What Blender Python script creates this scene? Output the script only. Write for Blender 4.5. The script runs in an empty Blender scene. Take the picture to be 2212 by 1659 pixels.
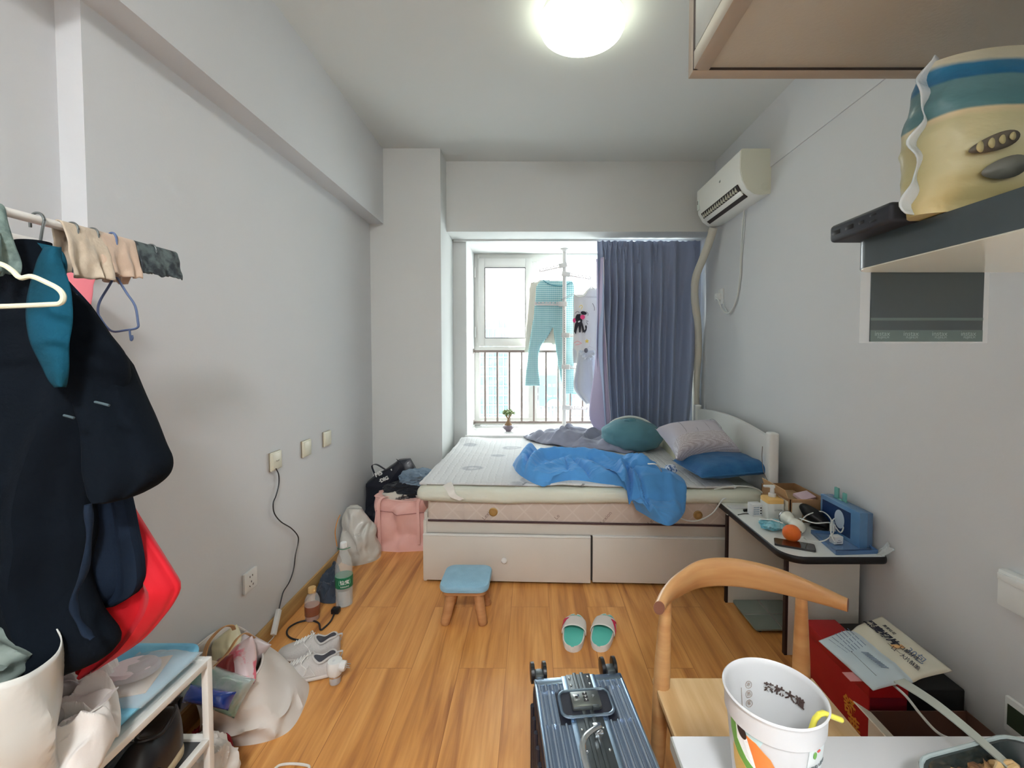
import bpy, bmesh, math, random
from math import sin, cos, pi, radians, sqrt, atan2
from mathutils import Vector, Matrix, noise
R = random.Random(7)
scene = bpy.context.scene
COL = scene.collection

# ---------------------------------------------------------------- camera, world, lights, exposure
F_PX, PPX, PPY, PITCH, CAM_H = 960.0, 1151.0, 790.5, radians(2.0), 1.35
cam_d = bpy.data.cameras.new('camera')
cam = bpy.data.objects.new('camera', cam_d); COL.objects.link(cam)
cam_d.sensor_fit = 'HORIZONTAL'; cam_d.sensor_width = 36.0; cam_d.lens = 36.0 * F_PX / 2212.0
cam_d.shift_x = -(PPX - 1106.0) / 2212.0; cam_d.shift_y = -(829.5 - PPY) / 2212.0
cam_d.clip_start = 0.02; cam_d.clip_end = 200
cam.location = (0, 0, CAM_H); cam.rotation_euler = (pi / 2 - PITCH, 0, 0)
scene.camera = cam

world = bpy.data.worlds.new('overcast_sky'); scene.world = world; world.use_nodes = True
bg = world.node_tree.nodes['Background']
bg.inputs[0].default_value = (0.97, 0.985, 1.0, 1); bg.inputs[1].default_value = 2.7

portal = bpy.data.lights.new('window_portal', 'AREA'); portal.shape = 'RECTANGLE'
portal.size = 1.9; portal.size_y = 1.75; portal.cycles.is_portal = True
po = bpy.data.objects.new('window_portal', portal); COL.objects.link(po)
po.location = (0.36, 4.56, 1.45); po.rotation_euler = (-pi / 2, 0, 0)

scene.view_settings.view_transform = 'Standard'; scene.view_settings.look = 'None'
scene.view_settings.gamma = 1; scene.view_settings.use_curve_mapping = False
scene.view_settings.exposure = 2.45
scene.cycles.use_denoising = True
scene.cycles.max_bounces = 8; scene.cycles.diffuse_bounces = 5; scene.cycles.use_adaptive_sampling = True; scene.cycles.adaptive_threshold = 0.03; scene.cycles.transparent_max_bounces = 24
scene.cycles.sample_clamp_indirect = 6

# ---------------------------------------------------------------- helpers: photograph pixel -> place
def ray(px, py):
    x, y, z = (px - PPX) / F_PX, 1.0, -(py - PPY) / F_PX
    c, s = cos(PITCH), sin(PITCH)
    return Vector((x, y * c + z * s, -y * s + z * c))
def WY(px, py, Y):
    d = ray(px, py); t = Y / d.y; return Vector((d.x * t, Y, CAM_H + d.z * t))
def WZ(px, py, z):
    d = ray(px, py); t = (z - CAM_H) / d.z; return Vector((d.x * t, d.y * t, z))
def WX(px, py, X):
    d = ray(px, py); t = X / d.x; return Vector((X, d.y * t, CAM_H + d.z * t))

# ---------------------------------------------------------------- materials
def lin(c):
    def f(v):
        v /= 255.0
        return v / 12.92 if v <= 0.04045 else ((v + 0.055) / 1.055) ** 2.4
    return (f(c[0]), f(c[1]), f(c[2]), 1)
MATS = {}
def mat(name, col, rough=0.6, metal=0.0, bump=None, var=None, trans=0.0, alpha=1.0, sheen=0.0, coat=0.0, emit=None, ior=1.45, spec=0.5, sub=0.0, wrk=None):
    """bump=(scale,strength[,stretch xyz]) ; var=(scale,colour2,lo,hi[,stretch])"""
    if name in MATS: return MATS[name]
    m = bpy.data.materials.new(name); m.use_nodes = True; nt = m.node_tree; b = nt.nodes['Principled BSDF']
    b.inputs['Base Color'].default_value = lin(col); b.inputs['Roughness'].default_value = rough
    b.inputs['Metallic'].default_value = metal; b.inputs['Transmission Weight'].default_value = trans
    b.inputs['Alpha'].default_value = alpha; b.inputs['IOR'].default_value = ior
    b.inputs['Specular IOR Level'].default_value = spec
    if sheen: b.inputs['Sheen Weight'].default_value = sheen
    if coat: b.inputs['Coat Weight'].default_value = coat; b.inputs['Coat Roughness'].default_value = 0.1
    if sub: b.inputs['Subsurface Weight'].default_value = sub; b.inputs['Subsurface Radius'].default_value = (0.02, 0.02, 0.02)
    if emit: b.inputs['Emission Color'].default_value = lin(emit[0]); b.inputs['Emission Strength'].default_value = emit[1]
    tc = None
    def coords(st):
        nonlocal tc
        if tc is None: tc = nt.nodes.new('ShaderNodeTexCoord')
        mp = nt.nodes.new('ShaderNodeMapping'); nt.links.new(tc.outputs['Object'], mp.inputs[0])
        mp.inputs['Scale'].default_value = st; return mp.outputs[0]
    if var:
        n = nt.nodes.new('ShaderNodeTexNoise'); n.inputs['Scale'].default_value = var[0]; n.inputs['Detail'].default_value = 5
        nt.links.new(coords(var[4] if len(var) > 4 else (1, 1, 1)), n.inputs['Vector'])
        r = nt.nodes.new('ShaderNodeValToRGB'); nt.links.new(n.outputs['Fac'], r.inputs[0])
        r.color_ramp.elements[0].position = var[2]; r.color_ramp.elements[1].position = var[3]
        r.color_ramp.elements[0].color = lin(col); r.color_ramp.elements[1].color = lin(var[1])
        nt.links.new(r.outputs[0], b.inputs['Base Color'])
    if bump:
        n = nt.nodes.new('ShaderNodeTexNoise'); n.inputs['Scale'].default_value = bump[0]; n.inputs['Detail'].default_value = 4
        nt.links.new(coords(bump[2] if len(bump) > 2 else (1, 1, 1)), n.inputs['Vector'])
        bp = nt.nodes.new('ShaderNodeBump'); bp.inputs['Strength'].default_value = bump[1]; bp.inputs['Distance'].default_value = 0.004
        nt.links.new(n.outputs['Fac'], bp.inputs['Height']); nt.links.new(bp.outputs[0], b.inputs['Normal'])
    if wrk:   # cloth / foil creases: (scale, distance in m[, stretch])
        n = nt.nodes.new('ShaderNodeTexNoise'); n.inputs['Scale'].default_value = wrk[0]; n.inputs['Detail'].default_value = 3; n.inputs['Distortion'].default_value = 1.2
        n.noise_type = 'RIDGED_MULTIFRACTAL'
        nt.links.new(coords(wrk[2] if len(wrk) > 2 else (1, 1, 1)), n.inputs['Vector'])
        bp = nt.nodes.new('ShaderNodeBump'); bp.inputs['Strength'].default_value = 1.0; bp.inputs['Distance'].default_value = wrk[1]
        nt.links.new(n.outputs['Fac'], bp.inputs['Height'])
        if b.inputs['Normal'].is_linked: nt.links.new(b.inputs['Normal'].links[0].from_socket, bp.inputs['Normal'])
        nt.links.new(bp.outputs[0], b.inputs['Normal'])
    MATS[name] = m
    return m
def nodes_of(m): return m.node_tree, m.node_tree.nodes['Principled BSDF']
def film(name, col, alpha, rough=0.15):
    """thin clear plastic: part transparent, part glossy/diffuse"""
    m = mat(name, col, rough, alpha=alpha, coat=0.3, bump=(60, 0.25)); return m

# ---------------------------------------------------------------- helpers: objects
WM = {}
def obj(name, bm, material=None, parent=None, smooth=True, mods=(), recalc=True, world_space=True):
    """bm in world space; becomes a child of parent, or a top-level mesh with its origin at the base"""
    if recalc: bmesh.ops.recalc_face_normals(bm, faces=bm.faces[:])
    me = bpy.data.meshes.new(name)
    if parent is None:
        vs = [v.co for v in bm.verts]
        lo = [min(v[i] for v in vs) for i in range(3)]; hi = [max(v[i] for v in vs) for i in range(3)]
        base = Vector(((lo[0] + hi[0]) / 2, (lo[1] + hi[1]) / 2, lo[2]))
        M = Matrix.Translation(base)
    else:
        M = WM[parent]
    if world_space or parent is None: bm.transform(M.inverted())
    bm.to_mesh(me); bm.free()
    if smooth:
        me.polygons.foreach_set('use_smooth', [True] * len(me.polygons))
        try: me.set_sharp_from_angle(angle=radians(38))
        except Exception: pass
    o = bpy.data.objects.new(name, me); COL.objects.link(o)
    if material is not None:
        for mm in (material if isinstance(material, (list, tuple)) else [material]): me.materials.append(mm)
    if parent is None: o.location = M.translation; WM[o] = M
    else: o.parent = parent; WM[o] = M
    for mtype, kw in mods:
        md = o.modifiers.new(mtype.lower(), mtype)
        for k, v in kw.items(): setattr(md, k, v)
    return o
def tag(o, label=None, cat=None, group=None, kind=None):
    if label: o['label'] = label
    if cat: o['category'] = cat
    if group: o['group'] = group
    if kind: o['kind'] = kind
    return o
def thing(name, label, cat, loc=(0, 0, 0), rz=0.0, group=None, M=None):
    o = bpy.data.objects.new(name, None); COL.objects.link(o); o.empty_display_size = 0.05
    if M is None: M = Matrix.Translation(Vector(loc)) @ Matrix.Rotation(rz, 4, 'Z')
    o.matrix_world = M; WM[o] = M
    return tag(o, label, cat, group)
def structure(name, bm, m, **k):
    return tag(obj(name, bm, m, **k), kind='structure')
def copy_thing(o, loc, label=None):
    c = o.copy(); COL.objects.link(c); c.location = Vector(loc); WM[c] = Matrix.Translation(Vector(loc))
    if label: c['label'] = label
    for ch in list(o.children):
        d = ch.copy(); COL.objects.link(d); d.parent = c
        for g in list(ch.children):
            e = g.copy(); COL.objects.link(e); e.parent = d
    return c

def BM(): return bmesh.new()
def box(bm, x0, y0, z0, x1, y1, z1, M=None, bev=0.0, seg=2):
    r = bmesh.ops.create_cube(bm, size=1.0); vs = r['verts']
    S = Matrix.Translation(((x0 + x1) / 2, (y0 + y1) / 2, (z0 + z1) / 2)) @ Matrix.Diagonal((abs(x1 - x0), abs(y1 - y0), abs(z1 - z0), 1))
    bmesh.ops.transform(bm, matrix=(M @ S) if M is not None else S, verts=vs)
    if bev:
        es = list({e for v in vs for e in v.link_edges})
        bmesh.ops.bevel(bm, geom=es, offset=bev, segments=seg, affect='EDGES', profile=0.5)
    return bm
def quad(bm, pts):
    bm.faces.new([bm.verts.new(p) for p in pts]); return bm
def ring_loft(bm, rings, cap=True, closed=True):
    vr = [[bm.verts.new(p) for p in r] for r in rings]; n = len(vr[0])
    for a, b in zip(vr, vr[1:]):
        for i in range(n if closed else n - 1):
            j = (i + 1) % n
            bm.faces.new((a[i], a[j], b[j], b[i]))
    if cap and closed:
        bm.faces.new(vr[0][::-1]); bm.faces.new(vr[-1])
    return bm
def lathe(bm, prof, M=None, n=32, cap=True):
    M = M or Matrix.Identity(4)
    return ring_loft(bm, [[M @ Vector((r * cos(2 * pi * i / n), r * sin(2 * pi * i / n), z)) for i in range(n)] for r, z in prof], cap)
def at(x, y, z): return Matrix.Translation((x, y, z))
def spline(pts, n=8):
    """Catmull-Rom through pts"""
    P = [Vector(p) for p in pts]; P = [P[0] * 2 - P[1]] + P + [P[-1] * 2 - P[-2]]; out = []
    for i in range(1, len(P) - 2):
        for k in range(n):
            t = k / n
            out.append(0.5 * ((2 * P[i]) + (-P[i - 1] + P[i + 1]) * t + (2 * P[i - 1] - 5 * P[i] + 4 * P[i + 1] - P[i + 2]) * t * t + (-P[i - 1] + 3 * P[i] - 3 * P[i + 1] + P[i + 2]) * t ** 3))
    out.append(P[-2]); return out
def tube(bm, pts, r, n=8, flat=None, up=(0, 0, 1), cap=True, closed=False):
    """sweep; r a number or a list; flat=(rx,ry) cross-section factors"""
    P = [Vector(p) for p in pts]; m = len(P); rings = []; U = Vector(up)
    prev = None
    for i, p in enumerate(P):
        if closed: t = (P[(i + 1) % m] - P[i - 1]).normalized()
        else: t = (P[min(i + 1, m - 1)] - P[max(i - 1, 0)]).normalized()
        if prev is None:
            s = t.cross(U)
            if s.length < 1e-4: s = t.cross(Vector((1, 0, 0.01)))
        else: s = prev - t * prev.dot(t)
        s.normalize(); prev = s; w = s.cross(t)
        rr = r[i] if isinstance(r, (list, tuple)) else r
        fx, fy = flat or (1, 1)
        rings.append([p + s * (rr * fx * cos(2 * pi * k / n)) + w * (rr * fy * sin(2 * pi * k / n)) for k in range(n)])
    if closed: rings.append([q.copy() for q in rings[0]]); cap = False
    return ring_loft(bm, rings, cap)
def cyl(bm, a, b, r, n=16, r2=None):
    return tube(bm, [a, b], [r, r if r2 is None else r2], n)
def prism(bm, poly, z0, z1, M=None):
    """poly in xy, extruded in z"""
    M = M or Matrix.Identity(4)
    a = [bm.verts.new(M @ Vector((x, y, z0))) for x, y in poly]; b = [bm.verts.new(M @ Vector((x, y, z1))) for x, y in poly]
    bm.faces.new(a[::-1]); bm.faces.new(b); n = len(a)
    for i in range(n): bm.faces.new((a[i], a[(i + 1) % n], b[(i + 1) % n], b[i]))
    return bm
def rrect(w, h, r, n=5, cx=0, cy=0):
    out = []
    for sx, sy, a0 in ((1, 1, 0), (-1, 1, 90), (-1, -1, 180), (1, -1, 270)):
        for k in range(n + 1):
            a = radians(a0 + 90 * k / n); out.append((cx + sx * (w / 2 - r) + r * cos(a), cy + sy * (h / 2 - r) + r * sin(a)))
    return out
def nz(x, y, z, s=1.0): return noise.noise(Vector((x * s, y * s, z * s)))
def ridge(x, y, z, s=1.0):
    """sharp creases, 0..1"""
    a = 1 - abs(noise.noise(Vector((x * s, y * s, z * s)))) * 2.2
    return max(0.0, a) ** 2
def surf(bm, fn, nu, nv, wrap=False):
    vs = [[bm.verts.new(fn(i / nu, j / nv)) for j in range(nv + 1)] for i in range(nu + (0 if wrap else 1))]
    m = len(vs)
    for i in range(nu):
        for j in range(nv):
            bm.faces.new((vs[i % m][j], vs[(i + 1) % m][j], vs[(i + 1) % m][j + 1], vs[i % m][j + 1]))
    return bm
def blob(bm, c, r, amp=0.15, s=6.0, seed=0.0, sub=4, flat=None, crease=0.0, M=None):
    """soft lump; flat = z below which it is pressed flat"""
    q = bmesh.ops.create_icosphere(bm, subdivisions=sub, radius=1.0)
    c = Vector(c)
    for v in q['verts']:
        d = v.co.copy(); k = 1 + amp * nz(d.x + seed, d.y, d.z, 1.6) + crease * (ridge(d.x + seed, d.y, d.z, s * 0.4) - 0.3)
        p = Vector((d.x * r[0] * k, d.y * r[1] * k, d.z * r[2] * k))
        if M is not None: p = M @ p
        p += c
        if flat is not None and p.z < flat: p.z = flat + (p.z - flat) * 0.02
        v.co = p
    return bm
def lump(bm, outline, base, H, nr=26, na=120, edge=0.35, wr=None, seed=0.0):
    """heap of cloth on a surface: outline = list of (x,y), H(x,y,e) gives height (e: 0 centre, 1 edge)"""
    n = len(outline); cx = sum(p[0] for p in outline) / n; cy = sum(p[1] for p in outline) / n
    sp = spline([Vector((p[0], p[1], 0)) for p in outline] + [Vector((outline[0][0], outline[0][1], 0))], 10)[:-1]
    L = len(sp)
    def op(a):
        f = a * L; i = int(f) % L; t = f - int(f); return sp[i].lerp(sp[(i + 1) % L], t)
    rings = []
    for k in range(nr + 1):
        e = (k / nr)
        rad = 1 - (1 - e) ** 1.0
        ring = []
        for j in range(na):
            o = op(j / na); x = cx + (o.x - cx) * rad; y = cy + (o.y - cy) * rad
            h = H(x, y, e) * (max(0.0, 1 - e ** (2 / edge))) ** 0.5
            ring.append(Vector((x, y, base + max(h, 0.001))))
        rings.append(ring)
    rings[0] = rings[0]
    vr = [[bm.verts.new(p) for p in r] for r in rings[1:]]
    c0 = sum((p for p in rings[0]), Vector()) / na; cv = bm.verts.new(c0)
    for j in range(na): bm.faces.new((cv, vr[0][j], vr[0][(j + 1) % na]))
    for a, b in zip(vr, vr[1:]):
        for j in range(na): bm.faces.new((a[j], b[j], b[(j + 1) % na], a[(j + 1) % na]))
    bm.faces.new(vr[-1])
    return bm
def pillow(bm, M, L, Wd, H, n=26, wr=0.004, seed=0.0, flatb=0.6, corner=0.12):
    def f(u, v, s):
        a, b = 2 * u - 1, 2 * v - 1
        t = (max(0, 1 - abs(a) ** 3.2) * max(0, 1 - abs(b) ** 3.2)) ** 0.5
        px = a * L / 2 * (1 - corner * (1 - abs(b) ** 2) * abs(a) ** 3 * 0.6); py = b * Wd / 2 * (1 - corner * (1 - abs(a) ** 2) * abs(b) ** 3 * 0.6)
        z = s * t * H * (0.5 if s > 0 else 0.5 * flatb)
        z += wr * t * nz(px + seed, py, s, 14) + wr * t * ridge(px + seed, py, s * 2, 7)
        return M @ Vector((px, py, z))
    surf(bm, lambda u, v: f(u, v, 1), n, n); surf(bm, lambda u, v: f(u, v, -1), n, n)
    bmesh.ops.remove_doubles(bm, verts=bm.verts[:], dist=0.0006)
    return bm
def text_bm(s, size, M, ext=0.0004, wrap=None, align='CENTER', shear=0.0, bold=0.0):
    cu = bpy.data.curves.new('t', 'FONT'); cu.body = s; cu.size = size; cu.extrude = ext; cu.align_x = align; cu.align_y = 'CENTER'; cu.shear = shear
    cu.resolution_u = 2; cu.offset = bold
    o = bpy.data.objects.new('t', cu); COL.objects.link(o)
    dg = bpy.context.evaluated_depsgraph_get(); me = bpy.data.meshes.new_from_object(o.evaluated_get(dg))
    bm = bmesh.new(); bm.from_mesh(me); bpy.data.meshes.remove(me); bpy.data.objects.remove(o); bpy.data.curves.remove(cu)
    if wrap:
        for v in bm.verts: v.co = Vector(wrap(v.co))
    bm.transform(M); return bm
def frameM(o, x, y):
    """matrix from origin, x direction, approximate y direction"""
    x = Vector(x).normalized(); z = x.cross(Vector(y)).normalized(); y = z.cross(x)
    M = Matrix((x, y, z)).transposed().to_4x4(); M.translation = Vector(o); return M
SUB1 = ('SUBSURF', dict(levels=1, render_levels=1)); SUB2 = ('SUBSURF', dict(levels=2, render_levels=2))
def solid(t, off=0.0): return ('SOLIDIFY', dict(thickness=t, offset=off))
# ================================================================ THE ROOM
XL, XR, XLR, HC = -1.234, 1.477, -1.305, 2.87
m_wall = mat('wall_paint', (211, 212, 213), 0.85, bump=(90, 0.08), var=(1.2, (207, 209, 211), 0.35, 0.7))
m_wallg = mat('wall_paint_grey', (211, 213, 211), 0.85, bump=(90, 0.08))
m_ceil = mat('ceiling_paint', (216, 219, 216), 0.9, bump=(70, 0.06))
m_white = mat('white_plastic', (228, 230, 228), 0.35)
m_upvc = mat('white_window_profile', (222, 222, 218), 0.3, coat=0.2)

# laminate floor
m_floor = bpy.data.materials.new('laminate_planks'); m_floor.use_nodes = True
nt, b = nodes_of(m_floor)
tc = nt.nodes.new('ShaderNodeTexCoord'); sep = nt.nodes.new('ShaderNodeSeparateXYZ'); cmb = nt.nodes.new('ShaderNodeCombineXYZ')
nt.links.new(tc.outputs['Object'], sep.inputs[0]); nt.links.new(sep.outputs[1], cmb.inputs[0]); nt.links.new(sep.outputs[0], cmb.inputs[1])
br = nt.nodes.new('ShaderNodeTexBrick'); nt.links.new(cmb.outputs[0], br.inputs['Vector'])
br.inputs['Scale'].default_value = 1.0; br.inputs['Brick Width'].default_value = 1.22; br.inputs['Row Height'].default_value = 0.2
br.inputs['Mortar Size'].default_value = 0.0013; br.inputs['Mortar Smooth'].default_value = 0.3; br.inputs['Bias'].default_value = 0.0
br.inputs['Color1'].default_value = (0, 0, 0, 1); br.inputs['Color2'].default_value = (1, 1, 1, 1); br.inputs['Mortar'].default_value = (0.5, 0.5, 0.5, 1)
br.offset = 0.37; br.offset_frequency = 2
mp = nt.nodes.new('ShaderNodeMapping'); mp.inputs['Scale'].default_value = (11, 0.9, 1); nt.links.new(tc.outputs['Object'], mp.inputs[0])
adr = nt.nodes.new('ShaderNodeVectorMath'); adr.operation = 'MULTIPLY_ADD'; nt.links.new(br.outputs['Color'], adr.inputs[0]); adr.inputs[1].default_value = (3, 5, 7); nt.links.new(mp.outputs[0], adr.inputs[2])
n1 = nt.nodes.new('ShaderNodeTexNoise'); n1.inputs['Scale'].default_value = 1.3; n1.inputs['Detail'].default_value = 7; n1.inputs['Distortion'].default_value = 0.9; nt.links.new(adr.outputs[0], n1.inputs['Vector'])
mp2 = nt.nodes.new('ShaderNodeMapping'); mp2.inputs['Scale'].default_value = (60, 2.2, 1); nt.links.new(tc.outputs['Object'], mp2.inputs[0])
n2 = nt.nodes.new('ShaderNodeTexNoise'); n2.inputs['Scale'].default_value = 2.0; n2.inputs['Detail'].default_value = 5; nt.links.new(mp2.outputs[0], n2.inputs['Vector'])
rp = nt.nodes.new('ShaderNodeValToRGB'); nt.links.new(n1.outputs['Fac'], rp.inputs[0])
e = rp.color_ramp.elements; e[0].position = 0.27; e[0].color = lin((166, 104, 54)); e[1].position = 0.66; e[1].color = lin((232, 172, 102))
k = rp.color_ramp.elements.new(0.45); k.color = lin((212, 148, 80))
mx = nt.nodes.new('ShaderNodeMix'); mx.data_type = 'RGBA'; mx.blend_type = 'MULTIPLY'; mx.inputs[0].default_value = 0.35
rp2 = nt.nodes.new('ShaderNodeValToRGB'); nt.links.new(n2.outputs['Fac'], rp2.inputs[0]); rp2.color_ramp.elements[0].position = 0.3; rp2.color_ramp.elements[0].color = (0.72, 0.62, 0.5, 1); rp2.color_ramp.elements[1].position = 0.62; rp2.color_ramp.elements[1].color = (1, 1, 1, 1)
nt.links.new(rp.outputs[0], mx.inputs[6]); nt.links.new(rp2.outputs[0], mx.inputs[7])
mx2 = nt.nodes.new('ShaderNodeMix'); mx2.data_type = 'RGBA'; mx2.blend_type = 'MULTIPLY'; mx2.inputs[7].default_value = (0.62, 0.5, 0.4, 1)
nt.links.new(br.outputs['Fac'], mx2.inputs[0]); nt.links.new(mx.outputs[2], mx2.inputs[6]); nt.links.new(mx2.outputs[2], b.inputs['Base Color'])
b.inputs['Roughness'].default_value = 0.34
bp = nt.nodes.new('ShaderNodeBump'); bp.inputs['Strength'].default_value = 0.08; bp.inputs['Distance'].default_value = 0.003; nt.links.new(n2.outputs['Fac'], bp.inputs['Height']); nt.links.new(bp.outputs[0], b.inputs['Normal'])

YN = -1.7
bm = BM(); box(bm, XLR - 0.15, YN - 0.15, -0.1, XR + 0.15, 4.0, 0); structure('floor', bm, m_floor, smooth=False)
bm = BM(); box(bm, XLR - 0.15, YN - 0.15, HC, XR + 0.15, 3.75, HC + 0.12); structure('ceiling', bm, m_ceil, smooth=False)
bm = BM()
box(bm, XL - 0.25, 1.245, 0, XL, 3.45, HC); box(bm, XLR - 0.18, YN - 0.15, 0, XLR, 1.25, HC)
structure('wall_left', bm, m_wall, smooth=False)
bm = BM(); box(bm, XL - 0.2, YN, 2.306, XL + 0.104, 3.41, HC + 0.01)
structure('trim_1', bm, m_wall, smooth=False)['label'] = 'painted beam along the top of the left wall'
bm = BM(); box(bm, XR, YN - 0.15, 0, XR + 0.15, 4.62, HC); box(bm, XR - 0.007, YN, 2.485, XR + 0.01, 3.64, HC + 0.01)
structure('wall_right', bm, m_wall, smooth=False)
bm = BM()
box(bm, XL - 0.2, 3.40, 0, -0.698, 3.93, HC)                # column
box(bm, -0.9, 3.92, 0, -0.584, 4.62, 2.4)                   # wing beside the bay
box(bm, -0.71, 3.63, 2.31, XR + 0.01, 4.62, HC)             # header and bay ceiling
box(bm, -0.71, 3.93, 0, XR + 0.01, 4.62, 0.565)             # wall under the sill
box(bm, 1.30, 3.93, 0.5, XR + 0.01, 4.62, 2.35)             # right side of the bay
structure('wall_back', bm, m_wallg, smooth=False)
bm = BM(); box(bm, XLR - 0.15, YN - 0.15, 0, XR + 0.15, YN, HC); structure('wall_front', bm, m_wall, smooth=False)
m_sill = mat('white_stone_sill', (232, 232, 230), 0.12, coat=0.5)
bm = BM(); box(bm, -0.60, 3.90, 0.565, 1.31, 4.55, 0.60, bev=0.004)
structure('trim_2', bm, m_sill)['label'] = 'glossy white stone window sill'
m_base = mat('oak_baseboard', (196, 160, 104), 0.45, var=(3, (170, 130, 78), 0.3, 0.7, (1, 1, 12)))
def baseboard(name, pts):
    bm = BM()
    for (x0, y0, x1, y1) in pts:
        box(bm, x0, y0, 0, x1, y1, 0.085, bev=0.003)
        if x1 - x0 < y1 - y0: box(bm, x0, y0, 0, (x0 + 0.02), y1, 0.02) if False else None
    return structure(name, bm, m_base)
baseboard('baseboard_left', [(XL, 1.245, XL + 0.013, 3.40)])
baseboard('baseboard_back', [(XL + 0.013, 3.387, -0.698, 3.40), (-0.698, 3.387, -0.685, 3.93)])
baseboard('baseboard_right', [(XR - 0.013, YN, XR, 3.93)])

# ---- window
WYP = 4.45
def wpt(px, py): return WY(px, py, WYP)
win = thing('window_1', None, None, (0.36, WYP, 0.6)); win['kind'] = 'structure'
xl, xr, zt, zb = -0.584, 1.30, 2.31, 0.60
def bar(bm, x0, z0, x1, z1, y0=WYP, y1=WYP + 0.06, bev=0.004): box(bm, x0, y0, z0, x1, y1, z1, bev=bev)
tz1 = wpt(1100, 749).z; tz0 = wpt(1100, 762).z
mx0 = wpt(1141, 800).x; mx1 = wpt(1160, 800).x
bm = BM()
bar(bm, xl, zb, xl + 0.05, zt - 0.002); bar(bm, xr - 0.05, zb, xr, zt - 0.002); bar(bm, xl + 0.001, zt - 0.08, xr - 0.001, zt - 0.001, WYP + 0.002, WYP + 0.058); bar(bm, xl + 0.001, zb + 0.001, xr - 0.001, zb + 0.075, WYP + 0.002, WYP + 0.058)
bar(bm, xl + 0.04, tz0, xr - 0.04, tz1, WYP + 0.003, WYP + 0.056); bar(bm, mx0, zb + 0.05, mx1 , zt - 0.05, WYP + 0.006, WYP + 0.052); bar(bm, 0.72, zb + 0.05, 0.78, zt - 0.05, WYP + 0.006, WYP + 0.052)
obj('window_frame', bm, m_upvc, win)
# opening sash at the upper left
bm = BM(); sx0, sx1, sz1, sz0 = wpt(1031, 0).x, wpt(1149, 0).x, wpt(0, 559).z, wpt(0, 748).z
gx0, gx1, gz1, gz0 = wpt(1046, 0).x, wpt(1134, 0).x, wpt(0, 579).z, wpt(0, 730).z
for q in ((sx0, sz0, gx0, sz1), (gx1, sz0, sx1, sz1), (gx0 - .01, gz1, gx1 + .01, sz1), (gx0 - .01, sz0, gx1 + .01, gz0)): bar(bm, *q, y0=WYP - 0.022, y1=WYP + 0.03)
obj('sash', bm, m_upvc, win)
m_gask = mat('black_gasket', (50, 52, 54), 0.6)
bm = BM()
for q in ((gx0 - .004, gz0, gx0 + .002, gz1), (gx1 - .002, gz0, gx1 + .004, gz1), (gx0, gz1 - .002, gx1, gz1 + .004), (gx0, gz0 - .004, gx1, gz0 + .002)): bar(bm, *q, y0=WYP - 0.0235, y1=WYP, bev=0)
obj('gasket', bm, m_gask, win)
m_glass = bpy.data.materials.new('window_glass'); m_glass.use_nodes = True; nt = m_glass.node_tree; nt.nodes.remove(nt.nodes['Principled BSDF'])
tr = nt.nodes.new('ShaderNodeBsdfTransparent'); tr.inputs[0].default_value = (0.93, 0.97, 0.96, 1); gl = nt.nodes.new('ShaderNodeBsdfGlossy'); gl.inputs['Roughness'].default_value = 0.02
mxs = nt.nodes.new('ShaderNodeMixShader'); mxs.inputs[0].default_value = 0.05
nt.links.new(tr.outputs[0], mxs.inputs[1]); nt.links.new(gl.outputs[0], mxs.inputs[2]); nt.links.new(mxs.outputs[0], nt.nodes['Material Output'].inputs[0])
m_frost = mat('frosted_window_glass', (214, 232, 236), 0.5, trans=0.0, alpha=0.32, var=(4, (196, 220, 226), 0.3, 0.8))
bm = BM(); bar(bm, gx0, gz0, gx1, gz1, WYP + 0.002, WYP + 0.006, 0); obj('pane', bm, m_frost, win, smooth=False)
for q in ((mx1, tz1, 0.72, zt - 0.08), (0.78, tz1, xr - .05, zt - .08), (xl + .05, zb + .075, mx0, tz0), (mx1, zb + .075, 0.72, tz0), (0.78, zb + .075, xr - .05, tz0)):
    bm = BM(); bar(bm, *q, WYP + 0.028, WYP + 0.033, 0); obj('pane', bm, m_glass, win, smooth=False)
bm = BM()
for z in (wpt(0, 590).z, wpt(0, 718).z): cyl(bm, (xl + 0.012, WYP - 0.03, z - 0.05), (xl + 0.012, WYP - 0.03, z + 0.05), 0.009, 10)
obj('hinge', bm, m_upvc, win)
bm = BM(); bar(bm, wpt(1137, 0).x, wpt(0, 700).z, wpt(1146, 0).x, wpt(0, 640).z, WYP - 0.05, WYP - 0.035); obj('window_handle', bm, m_upvc, win)

# ---- guard rail inside the window
m_rail = mat('taupe_painted_steel', (138, 124, 118), 0.4, metal=0.3)
GY = 4.36
gr = thing('guard_rail', 'taupe steel guard rail with thin upright bars across the lower window', 'railing', (0.36, GY, 0.7))
za, zbt = WY(0, 759, GY).z, WY(0, 912, GY).z
bm = BM(); box(bm, -0.584, GY - 0.012, za - 0.012, 1.30, GY + 0.012, za + 0.012, bev=0.003); obj('top_rail', bm, m_rail, gr)
bm = BM(); box(bm, -0.584, GY - 0.012, zbt - 0.012, 1.30, GY + 0.012, zbt + 0.012, bev=0.003); obj('bottom_rail', bm, m_rail, gr)
x = WY(1045, 0, GY).x
while x < 1.28:
    bm = BM(); box(bm, x - 0.009, GY - 0.009, zbt, x + 0.009, GY + 0.009, za, bev=0.002); obj('baluster', bm, m_rail, gr); x += 0.1195
for z in (za, zbt):
    bm = BM(); lathe(bm, [(0.002, 0), (0.026, 0.001), (0.026, 0.008), (0.014, 0.012), (0.002, 0.012)], Matrix.Translation((-0.584, GY, z)) @ Matrix.Rotation(pi / 2, 4, 'Y'), 16); obj('wall_flange', bm, m_rail, gr)

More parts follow.
